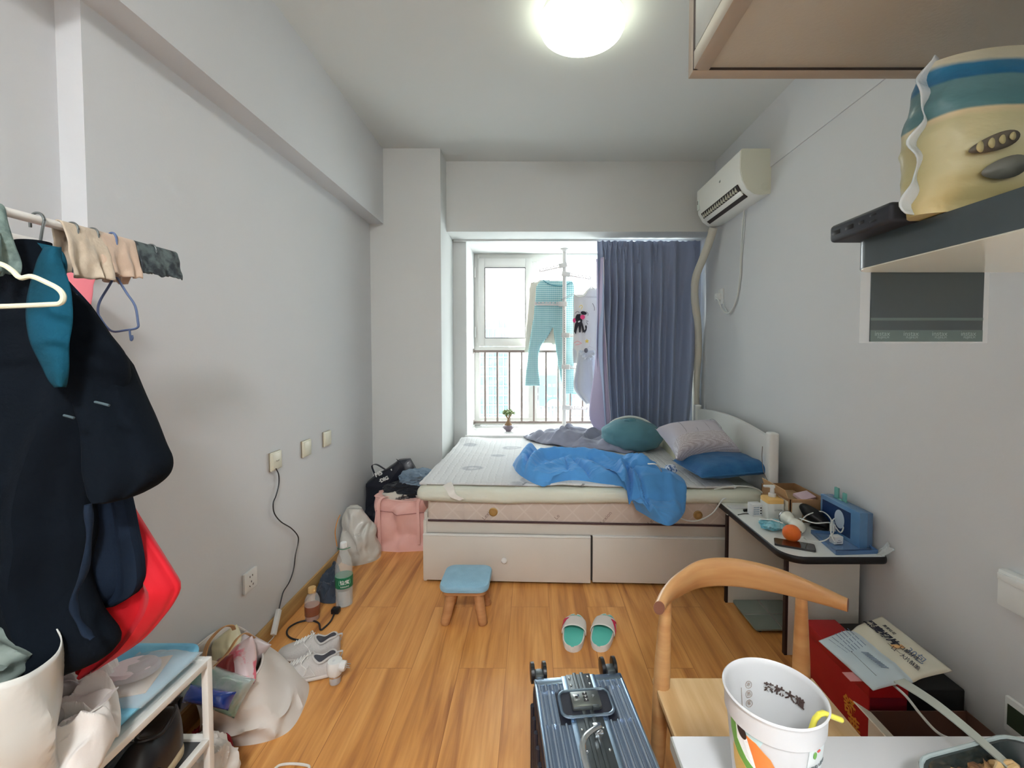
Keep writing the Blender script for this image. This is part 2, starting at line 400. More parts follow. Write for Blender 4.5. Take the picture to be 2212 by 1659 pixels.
# ---- outside: two buildings and a billboard across the street
m_fac = mat('pale_facade', (104, 105, 106), 0.8); m_slit = mat('grey_slit_glass', (68, 70, 72), 0.3)
m_teal = mat('teal_curtain_glass', (64, 86, 88), 0.6, var=(0.5, (82, 100, 100), 0.4, 0.6, (2, 1, 3)))
bt = thing('office_building', 'pale office block with staggered slit windows seen through the lower window', 'building', WY(1230, 1000, 26))
p0, p1 = WY(1098, 790, 26), WY(1420, 1300, 26)
bm = BM(); box(bm, p0.x, 26, p1.z, p1.x, 30, WY(0, 803, 26).z); obj('facade', bm, m_fac, bt, smooth=False)
R.seed(3)
bm = BM()
for i in range(30):
    for j in range(8):
        px = 1102 + i * 8.2; py = 812 + j * 17 + (8 if i % 2 else 0)
        a = WY(px, py, 26); bq = WY(px + 2.4, py + 12 , 26)
        box(bm, a.x, 25.96, bq.z, bq.x, 26.0, a.z)
obj('windows', bm, m_slit, bt, smooth=False)['kind'] = 'stuff'
bt2 = thing('glass_tower', 'pale teal glass tower behind the left balusters', 'building', WY(1060, 1200, 40))
a, bq = WY(1010, 700, 40), WY(1098, 1300, 40)
bm = BM(); box(bm, a.x, 40, bq.z, bq.x, 46, WY(0, 690, 40).z); obj('facade', bm, m_teal, bt2, smooth=False)
bm = BM()
for j in range(30): z = bq.z + (WY(0, 690, 40).z - bq.z) * j / 30; box(bm, a.x, 39.93, z, bq.x, 40, z + 0.12)
for j in range(8): xx = a.x + (bq.x - a.x) * j / 8; box(bm, xx, 39.92, bq.z, xx + 0.1, 40, WY(0, 690, 40).z)
obj('floor_bands', bm, m_fac, bt2, smooth=False)
bb = thing('billboard', 'blue billboard with white lettering on the building across the street', 'billboard', WY(1215, 880, 25.4))
m_bb = mat('blue_billboard', (56, 84, 118), 0.7, var=(0.4, (64, 94, 128), 0.3, 0.7))
m_bbw = mat('billboard_white', (120, 124, 128), 0.7); m_bbg = mat('billboard_green', (80, 104, 112), 0.7)
a, bq = WY(1165, 811, 25.4), WY(1232, 877, 25.4)
bm = BM(); box(bm, a.x, 25.4, bq.z, bq.x + 0.7, 25.6, a.z); obj('panel', bm, m_bb, bb, smooth=False)
for s, px, py, sz in (('一 洗 惠 的', 1192, 833, 0.13), ('Fast track', 1196, 855, 0.13)):
    c = WY(px, py, 25.39); obj('lettering', text_bm(s, sz * 1.6, frameM(c, (1, 0, 0), (0, 0, 1)), 0.01), m_bbw, bb, smooth=False)
bm = BM(); c = WY(1196, 877, 25.37); lathe(bm, [(0.01, 0), (0.42, 0), (0.42, 0.02), (0.01, 0.02)], Matrix.Translation((c.x, 25.37, c.z)) @ Matrix.Rotation(pi / 2, 4, 'X'), 30)
for v in list(bm.verts):
    if v.co.z < c.z: v.co.z = c.z
obj('dome_graphic', bm, m_bbg, bb, smooth=False)
pb = thing('poster_board', 'small white board with pink mark right of the blue billboard', 'sign', WY(1250, 870, 25.0))
a, bq = WY(1236, 852, 25.0), WY(1262, 895, 25.0); bm = BM(); box(bm, a.x, 25, bq.z, bq.x, 25.1, a.z); obj('panel', bm, m_fac, pb, smooth=False)
a, bq = WY(1238, 852, 24.98), WY(1243, 860, 24.98); bm = BM(); box(bm, a.x, 24.97, bq.z, bq.x, 25, a.z); obj('pink_mark', bm, mat('pink_mark', (120, 60, 84), 0.6), pb, smooth=False)
# ================================================================ CEILING LAMPS
m_lamp = mat('lit_lamp_cover', (240, 248, 232), 0.4, emit=((248, 255, 232), 1.6))
m_fill_lamp = mat('added_fill_lamp_cover', (240, 240, 225), 0.4, emit=((248, 251, 253), 38.0))  # strong glow for the added fill lamp only
m_lampw = mat('lamp_body', (235, 235, 232), 0.4)
def ceiling_lamp(x, y, label, r=0.19, ml=None):
    t = thing('ceiling_lamp', label, 'ceiling lamp', (x, y, HC - 0.085), group=None)
    bm = BM(); lathe(bm, [(0.001, HC), (r * 0.93, HC), (r * 0.96, HC - 0.035), (0.001, HC - 0.035)], at(x, y, 0), 64); obj('lamp_base', bm, m_lampw, t)
    bm = BM(); lathe(bm, [(r * 0.90, HC - 0.03), (r * 1.0, HC - 0.034), (r, HC - 0.055), (r * 0.96, HC - 0.072), (r * 0.8, HC - 0.082), (r * 0.4, HC - 0.085), (0.001, HC - 0.085)], at(x, y, 0), 64, cap=False)
    obj('lamp_cover', bm, ml or m_lamp, t)
    bm = BM(); box(bm, x - 0.008, y - 0.1, HC - 0.086, x + 0.008, y - 0.097, HC - 0.083); obj('logo_mark', bm, mat('grey_mark', (190, 190, 185), 0.5), t)
    return t
c = WZ(1257, 68, HC - 0.075)
ceiling_lamp(c.x, c.y, 'round flat glowing ceiling lamp in the middle of the ceiling', 0.193)
ceiling_lamp(-0.02, -1.15, 'added round fill lamp on the ceiling behind the viewpoint', 0.2, m_fill_lamp)  # unseen lamp added behind the camera to brighten the room from the front

# ================================================================ AIR CONDITIONER
m_ac = mat('ac_white', (236, 236, 228), 0.25, coat=0.3); m_acs = mat('ac_side_cream', (222, 224, 208), 0.4); m_dark = mat('dark_slot', (52, 44, 42), 0.7)
AY0, AY1, AX, AZ0, AZ1 = 2.80, 3.52, 1.285, 2.315, 2.60
ac = thing('air_conditioner', 'white wall-mounted split air conditioner high on the right wall', 'air conditioner', (XR, 3.16, AZ0))
def acprof(s=0.0):
    d = XR - AX
    pts = [(0.0, AZ1), (-d + 0.012 + s, AZ1), (-d + s, AZ1 - 0.012), (-d - 0.002 + s, AZ1 - 0.12), (-d + 0.012 + s, AZ1 - 0.19), (-d + 0.045 + s, AZ0 + 0.038), (-d + 0.09, AZ0 + 0.006), (-0.05, AZ0), (0, AZ0 + 0.01)]
    return [(XR + x, z) for x, z in pts]
bm = BM(); pr = acprof(); ring_loft(bm, [[Vector((x, y, z)) for x, z in pr] for y in (AY0, AY0 + 0.004, AY1 - 0.004, AY1)]); obj('body', bm, m_ac, ac)
bm = BM(); pr2 = [(XR + (x - XR) * 0.985, AZ0 + (z - AZ0) * 0.99 + 0.001) for x, z in pr]; ring_loft(bm, [[Vector((x, y, z)) for x, z in pr2] for y in (AY0 - 0.006, AY0)]); obj('side_panel', bm, m_acs, ac)
# front panel seam plate, vent slots, louvre
sx0, sz0, sx1, sz1 = XR - (XR - AX) + 0.012, AZ1 - 0.19, XR - (XR - AX) + 0.045, AZ0 + 0.038
bm = BM(); ring_loft(bm, [[Vector((x, y, z)) for x, z in ((AX + 0.016, AZ1 - 0.2), (AX + 0.040, AZ0 + 0.046), (AX + 0.06, AZ0 + 0.05), (AX + 0.04, AZ1 - 0.19))] for y in (AY0 + 0.06, AY1 - 0.06)])
for v in bm.verts: v.co.x -= 0.007
obj('vent_slot', bm, m_dark, ac, smooth=False)
bm = BM(); ring_loft(bm, [[Vector((x, y, z)) for x, z in ((AX + 0.052, AZ0 + 0.032), (AX + 0.082, AZ0 + 0.010), (AX + 0.09, AZ0 + 0.02), (AX + 0.06, AZ0 + 0.042))] for y in (AY0 + 0.06, AY1 - 0.06)])
for v in bm.verts: v.co.x -= 0.004; v.co.z -= 0.002
obj('vent_slot', bm, m_dark, ac, smooth=False)
bm = BM()
for k in range(16):
    y = AY0 + 0.09 + k * 0.036; box(bm, AX + 0.012, y, AZ0 + 0.05, AX + 0.045, y + 0.004, AZ0 + 0.085, M=None)
obj('louvre_fins', bm, m_acs, ac, smooth=False)
bm = BM(); M = Matrix.Translation((AX + 0.042, 3.16, AZ0 + 0.035)) @ Matrix.Rotation(radians(52), 4, 'Y'); box(bm, -0.016, -0.30, -0.003, 0.016, 0.30, 0.003, M=M, bev=0.002); obj('louvre', bm, m_ac, ac)
for k, (a, z) in enumerate(((0.0, 0), (0.0, 0), (0, 0))):
    rr = 0.012 + 0.006 * k; cx, cz = XR - 0.035, AZ0 + 0.05
    bm = BM(); tube(bm, [(cx + rr * cos(t), AY0 - 0.007, cz + rr * sin(t)) for t in [i * 2 * pi / 24 for i in range(24)]], 0.0008, 5, closed=True); obj('embossed_ring', bm, m_acs, ac)
bm = BM(); box(bm, AX - 0.004, AY1 - 0.05, AZ0 + 0.12, AX + 0.004, AY1 - 0.015, AZ0 + 0.2); obj('rating_sticker', bm, mat('sticker', (225, 235, 225), 0.4), ac)
bm = BM(); box(bm, AX - 0.004, AY1 - 0.03, AZ0 + 0.165, AX - 0.0045, AY1 - 0.02, AZ0 + 0.195); obj('sticker_bar', bm, m_dark, ac)
bm = BM(); box(bm, AX - 0.0035, 3.08, AZ1 - 0.10, AX - 0.001, 3.10, AZ1 - 0.085); obj('logo_mark', bm, mat('silver_mark', (200, 205, 200), 0.2, 0.8), ac)

# wrapped refrigerant pipe
m_wrap = mat('cream_pipe_wrap', (208, 204, 190), 0.6, bump=(30, 0.4, (1, 1, 3)))
pts = [WY(px, py, Y) for px, py, Y in ((1541, 492, 3.50), (1533, 520, 3.54), (1518, 560, 3.60), (1503, 600, 3.68), (1501, 645, 3.76), (1507, 700, 3.82), (1508, 760, 3.85), (1504, 820, 3.87), (1503, 875, 3.88), (1504, 950, 3.885))]
for p in pts: p.x = min(p.x, XR - 0.035)
bm = BM(); tube(bm, spline(pts, 6), 0.031, 14)
for v in bm.verts: v.co.x += 0.002 * nz(v.co.x, v.co.y, v.co.z, 25)
tag(obj('pipe', bm, m_wrap), 'cream wrapped pipe running down the corner from the air conditioner', 'pipe')

# power cord and socket below the air conditioner
m_cord = mat('white_cord', (215, 218, 214), 0.45)
def plate(name, px, py, X, w=0.086, h=0.086, label=None, cat='socket', t=0.012, m=None, group=None):
    p = WX(px, py, X); s = 1 if X < 0 else -1
    th = thing(name, label, cat, (X, p.y, p.z - h / 2), group=group)
    bm = BM(); box(bm, X, p.y - w / 2, p.z - h / 2, X + s * t, p.y + w / 2, p.z + h / 2, bev=0.003); obj('face_plate', bm, m or m_white, th)
    return th, p, s
th, p, s = plate('wall_socket', 1559, 641, XR, label='small white socket with plugged-in cord below the air conditioner', h=0.12)
bm = BM(); box(bm, XR - 0.05, p.y - 0.022, p.z - 0.025, XR - 0.012, p.y + 0.022, p.z + 0.025, bev=0.006); tag(obj('plug', bm, m_white), 'white plug in the socket below the air conditioner', 'plug')
pts = [WX(1607, 457, XR - 0.02), WX(1603, 500, XR - 0.01), WX(1600, 560, XR - 0.01), WX(1596, 620, XR - 0.01), WX(1588, 655, XR - 0.015), WX(1574, 676, XR - 0.02), WX(1560, 668, XR - 0.04), WX(1552, 650, XR - 0.05), p + Vector((-0.05, 0, 0))]
pts[0].z += 0.01
bm = BM(); tube(bm, spline(pts, 8), 0.005, 8); tag(obj('white_cord', bm, m_cord), 'thin white cord hanging from the air conditioner to its socket', 'cord')
pts = [WX(1609, 457, XR - 0.01), WX(1607, 500, XR - 0.006), WX(1602, 560, XR - 0.006), WX(1600, 600, XR - 0.006), WX(1592, 645, XR - 0.008), WX(1577, 678, XR - 0.008), WX(1566, 665, XR - 0.008), WX(1562, 652, XR - 0.012)]
bm = BM(); tube(bm, spline(pts, 8), 0.003, 8); tag(obj('thin_wire', bm, m_cord), 'second thinner wire looping beside the air conditioner cord', 'cord')

# left wall switches and sockets
m_cream = mat('cream_switch', (222, 219, 200), 0.35)
m_gold = mat('gilt_switch_edge', (150, 140, 120), 0.4, 0.3)
def lsw(px, py, label, rocker=True):
    th, p, s = plate('wall_switch', px, py, XL, label=label, cat='switch', m=m_cream, t=0.014)
    bm = BM(); box(bm, XL, p.y - 0.0445, p.z - 0.0445, XL + 0.006, p.y + 0.0445, p.z + 0.0445, bev=0.002); obj('back_plate', bm, m_gold, th)
    bm = BM(); box(bm, XL + 0.012, p.y - 0.036, p.z - 0.038, XL + 0.017, p.y + 0.036, p.z + 0.038, bev=0.003); obj('rocker', bm, m_cream, th)
    return th, p
th, p = lsw(592, 995, 'cream box with thin black cable plugged in, nearest of the row on the left wall')
bm = BM(); tube(bm, [(XL + 0.018, p.y - 0.012, p.z + 0.002), (XL + 0.0185, p.y, p.z - 0.002), (XL + 0.018, p.y + 0.012, p.z + 0.002)], 0.0012, 6); obj('curved_mark', bm, m_gold, th)
lsw(659, 968, 'blank cream switch plate, middle of the row on the left wall')
lsw(704, 947, 'blank cream switch plate, farthest of the row, nearest the column')
th, p, s = plate('wall_socket', 537, 1253, XL, label='white five-hole wall socket low on the left wall', cat='socket')
bm = BM()
for dy, dz, a in ((-0.009, 0.018, 0), (0.009, 0.018, 0), (0, -0.006, 0), (-0.011, -0.022, 0.6), (0.011, -0.022, -0.6)):
    box(bm, 0, -0.0014, -0.004, 0.0015, 0.0014, 0.004, M=Matrix.Translation((XL + 0.0115, p.y + dy, p.z + dz)) @ Matrix.Rotation(a, 4, 'X'))
obj('socket_holes', bm, m_dark, th, smooth=False)
# right wall sockets near the desk
p = WX(2190, 1275, XR)
th = thing('wall_socket', 'wide white wall socket box on the right wall above the takeout tray', 'socket', (XR, p.y - 0.05, p.z - 0.05))
bm = BM(); box(bm, XR - 0.03, p.y - 0.15, p.z - 0.055, XR, p.y + 0.022, p.z + 0.06, bev=0.006); obj('face_plate', bm, m_white, th)
bm = BM(); box(bm, XR - 0.036, p.y - 0.14, p.z + 0.028, XR - 0.028, p.y + 0.018, p.z + 0.05, bev=0.003); obj('hinged_cover', bm, m_white, th)
p = WX(2200, 1555, XR)
th = thing('wall_box', 'white framed dark recessed wall box at the right edge', 'wall box', (XR, p.y, p.z - 0.05))
bm = BM(); box(bm, XR - 0.012, p.y - 0.12, p.z - 0.055, XR, p.y + 0.03, p.z + 0.055, bev=0.003); obj('face_plate', bm, m_white, th)
bm = BM(); box(bm, XR - 0.0135, p.y - 0.11, p.z - 0.03, XR - 0.01, p.y + 0.02, p.z + 0.035); obj('dark_insert', bm, mat('dark_green_insert', (52, 62, 46), 0.5), th)
# ================================================================ BED
m_bedw = mat('white_bed_board', (214, 208, 198), 0.4, var=(2.0, (206, 199, 188), 0.3, 0.7))
m_head = mat('white_headboard', (226, 226, 222), 0.35)
MB_ = Matrix.Translation((-0.640, 2.560, 0)) @ Matrix.Rotation(radians(-2.4), 4, 'Z')
def B(u, v, z): return MB_ @ Vector((u, v, z))
bed = thing('bed', 'white wooden bed with drawers and arched headboard under the window', 'bed', B(0.98, 0.65, 0))
bm = BM(); box(bm, 0.0, 0.0, 0, 0.02, 1.31, 0.36, M=MB_, bev=0.003)
box(bm, 0.0, 0.02, 0.35, 0.02, 1.31, 0.40, M=MB_, bev=0.003); obj('footboard', bm, m_bedw, bed)
bm = BM(); box(bm, 0.018, 0.006, 0.285, 1.965, 0.026, 0.372, M=MB_, bev=0.002); obj('side_rail', bm, m_bedw, bed)
bm = BM(); box(bm, 0.02, 1.29, 0.0, 1.965, 1.31, 0.372, M=MB_); obj('side_rail', bm, m_bedw, bed)
bm = BM(); box(bm, 0.02, 0.03, 0.33, 1.965, 1.29, 0.35, M=MB_); obj('slat_base', bm, m_bedw, bed)
bm = BM(); box(bm, 0.02, 0.012, 0.02, 1.965, 0.03, 0.3, M=MB_); obj('inner_front', bm, mat('dark_gap', (60, 52, 46), 0.8), bed)
for u0, u1, v0, lab in ((0.004, 0.972, -0.022, 1), (0.984, 1.955, -0.010, 0)):
    bm = BM(); box(bm, u0, v0, 0.018, u1, v0 + 0.02, 0.278, M=MB_, bev=0.003)
    d = obj('drawer', bm, m_bedw, bed)
    bm = BM(); box(bm, u0, v0 - 0.001, 0.278, u1, v0 + 0.022, 0.288, M=MB_, bev=0.002); obj('drawer_lip', bm, m_head, d)
    if lab:
        bm = BM(); kx = 0.478
        lathe(bm, [(0.001, 0.0), (0.009, 0.001), (0.008, 0.010), (0.015, 0.016), (0.017, 0.023), (0.012, 0.030), (0.001, 0.032)], MB_ @ Matrix.Translation((kx, v0, 0.15)) @ Matrix.Rotation(pi / 2, 4, 'X'), 20); obj('knob', bm, m_head, d)
for v in (-0.02, 1.26):
    bm = BM(); prism(bm, rrect(0.055, 0.065, 0.018, 4, 1.985, v + 0.02), 0, 0.89, MB_)
    obj('headboard_post', bm, m_head, bed, mods=[('BEVEL', dict(width=0.008, segments=2, limit_method='ANGLE'))])
bm = BM(); N = 30
def arch(v): t = v / 1.25; return 0.853 + 0.045 * sin(pi * min(max(t, 0), 1)) ** 0.8
ring_loft(bm, [[B(1.975, 0.02 + 1.24 * i / N, 0.05), B(1.998, 0.02 + 1.24 * i / N, 0.05), B(1.998, 0.02 + 1.24 * i / N, arch(1.24 * i / N)), B(1.975, 0.02 + 1.24 * i / N, arch(1.24 * i / N))] for i in range(N + 1)])
obj('headboard_panel', bm, m_head, bed)

def diamond(m, c1, c2, sc, w=0.06):
    nt, b = nodes_of(m); tc = nt.nodes.new('ShaderNodeTexCoord'); outs = []
    for a in (45, -45):
        mp = nt.nodes.new('ShaderNodeMapping'); mp.inputs['Rotation'].default_value = (0, radians(a), 0); nt.links.new(tc.outputs['Object'], mp.inputs[0])
        wv = nt.nodes.new('ShaderNodeTexWave'); wv.inputs['Scale'].default_value = sc; nt.links.new(mp.outputs[0], wv.inputs['Vector']); outs.append(wv.outputs['Fac'])
    mt = nt.nodes.new('ShaderNodeMath'); mt.operation = 'MAXIMUM'; nt.links.new(outs[0], mt.inputs[0]); nt.links.new(outs[1], mt.inputs[1])
    r = nt.nodes.new('ShaderNodeValToRGB'); nt.links.new(mt.outputs[0], r.inputs[0]); r.color_ramp.elements[0].position = 1 - w; r.color_ramp.elements[0].color = lin(c1); r.color_ramp.elements[1].color = lin(c2)
    nt.links.new(r.outputs[0], b.inputs['Base Color'])
    bp = nt.nodes.new('ShaderNodeBump'); bp.inputs['Strength'].default_value = 0.5; bp.inputs['Distance'].default_value = 0.004; bp.invert = True
    nt.links.new(mt.outputs[0], bp.inputs['Height']); nt.links.new(bp.outputs[0], b.inputs['Normal'])
m_mat = mat('beige_mattress_ticking', (206, 192, 180), 0.8); diamond(m_mat, (206, 192, 180), (214, 202, 191), 3.2, 0.03)
def slab(bm, u0, v0, u1, v1, z0, z1, r, nu=70, nv=40, f=None):
    """rounded-edge slab with displaced top"""
    poly = rrect(u1 - u0, v1 - v0, r * 1.6, 6, (u0 + u1) / 2, (v0 + v1) / 2)
    rings = []; h = z1 - z0; K = 6
    # dense outline
    pts = []
    L = len(poly)
    for i in range(L):
        a = Vector(poly[i]); b_ = Vector(poly[(i + 1) % L]); d = (b_ - a).length; n = max(1, int(d / 0.03))
        for k in range(n): pts.append(a.lerp(b_, k / n))
    cx, cy = (u0 + u1) / 2, (v0 + v1) / 2
    def off(p, o):
        d = Vector((p.x - cx, p.y - cy)); sx = (abs(d.x) - o) / abs(d.x) if abs(d.x) > o else 0; sy = (abs(d.y) - o) / abs(d.y) if abs(d.y) > o else 0
        return Vector((cx + d.x * sx, cy + d.y * sy))
    prof = [(r * (1 - sin(a)), z0 + r * (1 - cos(a))) for a in [pi / 2 * k / 4 for k in range(5)]][::1]
    prof = [(r * (1 - sin(pi / 2 * k / 4)), z0 + r * (1 - cos(pi / 2 * k / 4))) for k in range(5)]
    prof += [(r * (1 - cos(pi / 2 * k / 4)), z1 - r * (1 - sin(pi / 2 * k / 4))) for k in range(5)]
    ins = [0.06, 0.15, 0.28, 0.42, 0.55, 0.63]
    for o, z in prof: rings.append([(off(p, o), z) for p in pts])
    for o in ins: rings.append([(off(p, o), z1) for p in pts])
    out = []
    for rg in rings:
        out.append([MB_ @ Vector((p.x, p.y, z + (f(p.x, p.y, z) if f else 0))) for p, z in rg])
    ring_loft(bm, out)
    return bm
ms = thing('mattress', 'beige quilted mattress with gold air vents lying on the bed', 'mattress', B(0.98, 0.65, 0.35))
bm = BM(); slab(bm, 0.022, 0.0, 1.955, 1.30, 0.352, 0.490, 0.02, f=lambda u, v, z: 0.0)
obj('ticking', bm, m_mat, ms)
m_edge = mat('dark_brown_piping', (74, 50, 52), 0.7)
bm = BM(); pts = [B(0.03, 0.004, 0.368), B(0.03, -0.003, 0.362), B(1.0, -0.004, 0.358), B(1.95, -0.003, 0.356)]; tube(bm, pts[1:], 0.006, 8); obj('piping', bm, m_edge, ms)
m_goldv = mat('gold_vent', (190, 160, 105), 0.35, 0.7)
for px, py in ((1065, 1112), (1503, 1118)):
    p = WY(px, py, 2.53); u = (MB_.inverted() @ p).x
    bm = BM(); M = MB_ @ Matrix.Translation((u, -0.001, 0.415 )) @ Matrix.Rotation(pi / 2, 4, 'X')
    lathe(bm, [(0.004, 0.001), (0.010, 0.002), (0.011, 0.005), (0.013, 0.005), (0.014, 0.001), (0.020, 0.001), (0.022, 0.004), (0.025, 0.003), (0.026, 0.0)], M, 28, cap=True); obj('air_vent', bm, m_goldv, ms)
for u, s in ((0.37, 'Lexi'), (1.06, 'Lexion'), (1.33, 'Lexion'), (0.78, 'Le')):
    bm = text_bm(s, 0.032, MB_ @ Matrix.Translation((u, -0.0012, 0.392)) @ Matrix.Rotation(radians(50), 4, Vector((0, -1, 0))) @ Matrix.Rotation(pi / 2, 4, 'X'), 0.0003)
    obj('woven_mark', bm, mat('taupe_print', (150, 128, 118), 0.8), ms, smooth=False)

m_top = mat('cream_latex_cover', (212, 213, 198), 0.75, bump=(14, 0.5, (1, 1, 3)), var=(5, (218, 220, 204), 0.3, 0.7))
def ftop(u, v, z):
    e = 0.006 * nz(u * 3, v * 3, z * 5) + 0.004 * nz(u * 9, v * 9, 3)
    sag = -0.012 * max(0, 1 - v / 0.1) * (0.5 + 0.5 * sin(u * 3.2)) if z < 0.53 else 0
    return e + sag
bm = BM(); slab(bm, -0.035, -0.045, 1.945, 1.32, 0.487, 0.560, 0.034, f=ftop)
tag(obj('mattress_topper', bm, m_top), 'thick cream latex topper overhanging the mattress edge', 'mattress topper')

# quilted pad on the topper
m_pad = mat('quilted_pad', (230, 231, 228), 0.85)
nt, b = nodes_of(m_pad); tc = nt.nodes.new('ShaderNodeTexCoord')
vo = nt.nodes.new('ShaderNodeTexVoronoi'); vo.feature = 'DISTANCE_TO_EDGE'; vo.inputs['Scale'].default_value = 40; vo.inputs['Randomness'].default_value = 0.25
mp = nt.nodes.new('ShaderNodeMapping'); mp.inputs['Scale'].default_value = (0.6, 1.5, 0.01); nt.links.new(tc.outputs['Object'], mp.inputs[0]); nt.links.new(mp.outputs[0], vo.inputs['Vector'])
rr = nt.nodes.new('ShaderNodeValToRGB'); rr.color_ramp.elements[0].position = 0.0; rr.color_ramp.elements[1].position = 0.22; nt.links.new(vo.outputs['Distance'], rr.inputs[0])
bp = nt.nodes.new('ShaderNodeBump'); bp.inputs['Strength'].default_value = 0.9; bp.inputs['Distance'].default_value = 0.003; nt.links.new(rr.outputs[0], bp.inputs['Height']); nt.links.new(bp.outputs[0], b.inputs['Normal'])
v2 = nt.nodes.new('ShaderNodeTexVoronoi'); v2.inputs['Scale'].default_value = 4.2; v2.inputs['Randomness'].default_value = 0.8
mp2 = nt.nodes.new('ShaderNodeMapping'); mp2.inputs['Scale'].default_value = (0.8, 1.0, 0.01); nt.links.new(tc.outputs['Object'], mp2.inputs[0]); nt.links.new(mp2.outputs[0], v2.inputs['Vector'])
r2 = nt.nodes.new('ShaderNodeValToRGB'); el = r2.color_ramp.elements; el[0].position = 0.0; el[0].color = (0.62, 0.62, 0.62, 1); el[1].position = 0.30; el[1].color = (0, 0, 0, 1)
for p_, c_ in ((0.13, 0.45), (0.16, 0.1), (0.19, 0.5), (0.25, 0.55)): k = el.new(p_); k.color = (c_, c_, c_, 1)
nt.links.new(v2.outputs['Distance'], r2.inputs[0])
mxx = nt.nodes.new('ShaderNodeMix'); mxx.data_type = 'RGBA'; mxx.inputs[6].default_value = lin((212, 212, 212)); mxx.inputs[7].default_value = lin((140, 144, 156)); nt.links.new(r2.outputs[0], mxx.inputs[0]); nt.links.new(mxx.outputs[2], b.inputs['Base Color'])
pad = thing('mattress_pad', 'thin quilted white pad with grey round motifs covering the topper', 'mattress pad', B(0.9, 0.7, 0.565))
def fpad(u, v, z):
    w = 0.008 * nz(u * 4, v * 4, 2) + 0.006 * ridge(u * 0.7, v * 3, 5, 2.5)
    corner = 0.03 * math.exp(-((u - 0.05) ** 2 + (v - 1.2) ** 2) / 0.02)
    return w + corner
bm = BM(); slab(bm, -0.028, 0.012, 1.80, 1.318, 0.563, 0.578, 0.006, f=fpad); obj('quilting', bm, m_pad, pad)
for k in (0,):
    pts = [B(u, 0.010 + 0.004 * sin(u * 9), 0.567 + fpad(u, 0.0, 0)) for u in [0.02 + i * 1.76 / 60 for i in range(61)]]
    bm = BM(); tube(bm, pts, 0.0028, 6); obj('binding', bm, mat('grey_brown_binding', (140, 132, 120), 0.8), pad)
    pts = [B(-0.030, v, 0.567 + fpad(-0.02, v, 0)) for v in [0.03 + i * 1.25 / 40 for i in range(41)]]
    bm = BM(); tube(bm, pts, 0.0028, 6); obj('binding', bm, mat('grey_brown_binding', (140, 132, 120), 0.8), pad)
def ribbon(bm, pts, w, t=0.002, wd=(1, 0, 0)):
    sp = spline(pts, 6); wd = Vector(wd).normalized(); rings = []
    for i, p in enumerate(sp):
        tg = (sp[min(i + 1, len(sp) - 1)] - sp[max(i - 1, 0)]).normalized(); n = tg.cross(wd).normalized()
        ww = w[0] + (w[1] - w[0]) * i / (len(sp) - 1) if isinstance(w, tuple) else w
        rings.append([p + wd * (ww / 2) + n * t, p - wd * (ww / 2) + n * t, p - wd * (ww / 2) - n * t, p + wd * (ww / 2) - n * t])
    return ring_loft(bm, rings)
m_strap = mat('white_elastic', (226, 222, 214), 0.8, bump=(90, 0.3, (1, 20, 1)))
u0 = (MB_.inverted() @ WY(1358, 1058, 2.5)).x
bm = BM(); ribbon(bm, [B(u0, 0.03, 0.585), B(u0 + 0.02, -0.01, 0.575), B(u0 + 0.045, -0.055, 0.545), B(u0 + 0.07, -0.066, 0.50), B(u0 + 0.095, -0.068, 0.455)], (0.03, 0.06), wd=(1, 0, 0.35)); obj('elastic_strap', bm, m_strap, pad)
bm = BM(); ribbon(bm, [B(0.14, 0.0, 0.575), B(0.17, -0.04, 0.56), B(0.19, -0.062, 0.53), B(0.24, -0.063, 0.505)], (0.06, 0.025), wd=(1, 0, 0.5)); obj('elastic_strap', bm, m_strap, pad)
for (px, py, s) in ((1131, 1045, 'Latex'), (1257, 1048, 'Latex')):
    p = WZ(px, py, 0.582); bm = text_bm(s, 0.03, frameM(p, (0.45, 1, 0), (-1, 0.45, 0)), 0.0004); obj('woven_mark', bm, mat('grey_print', (120, 124, 130), 0.8), pad, smooth=False)

# ---- bedding
def clothmat(name, c, c2=None, sheen=0.12, bs=220, wrk=(5, 0.02)): return mat(name, c, 0.85, sheen=sheen, bump=(bs, 0.12), wrk=wrk, var=(6, c2 or tuple(int(v * 0.94) for v in c), 0.3, 0.7))
m_blue = clothmat('blue_duvet_cotton', (86, 158, 224), wrk=(3.2, 0.035)); m_grey = clothmat('grey_lilac_sheet', (152, 154, 170), wrk=(6, 0.03)); m_teal = clothmat('teal_cushion_cloth', (88, 136, 148))
def px_outline(pts, z): return [(p.x, p.y) for p in (WZ(a, b, z) for a, b in pts)]
def foldH(base, fold, sx, sy, ang, seed, crease=0.02, cs=1.0):
    ca, sa = cos(ang), sin(ang)
    def H(x, y, e):
        u, v = x * ca + y * sa, -x * sa + y * ca
        w = 0.5 + 0.5 * sin(v * sy + 2.2 * nz(u * 1.5 + seed, v * 2, seed, 1.4) + u * sx)
        return base * (0.75 + 0.25 * nz(x * 3 + seed, y * 3, 1)) + fold * w + crease * ridge(u * 2.2 + seed, v * 6, seed, cs) - crease * 0.8 * ridge(u * 3 + 7 + seed, v * 4, 3, 1.3 * cs) + 0.006 * nz(x * 18, y * 18, seed)
    return H
ob = px_outline([(1107, 1006), (1118, 1026), (1146, 1042), (1172, 1049), (1200, 1045), (1245, 1040), (1300, 1046), (1350, 1052), (1385, 1068), (1420, 1086), (1450, 1092), (1476, 1072), (1482, 1046), (1455, 1028), (1400, 1018), (1340, 1010), (1265, 1000), (1205, 996), (1155, 990), (1120, 990)], 0.575)
def crp(pts): return [(880 + x / 3.568, 860 + y / 3.568) for x, y in pts]
def onbed(pts, z): return [WZ(x, y, z).xy for x, y in crp(pts)]
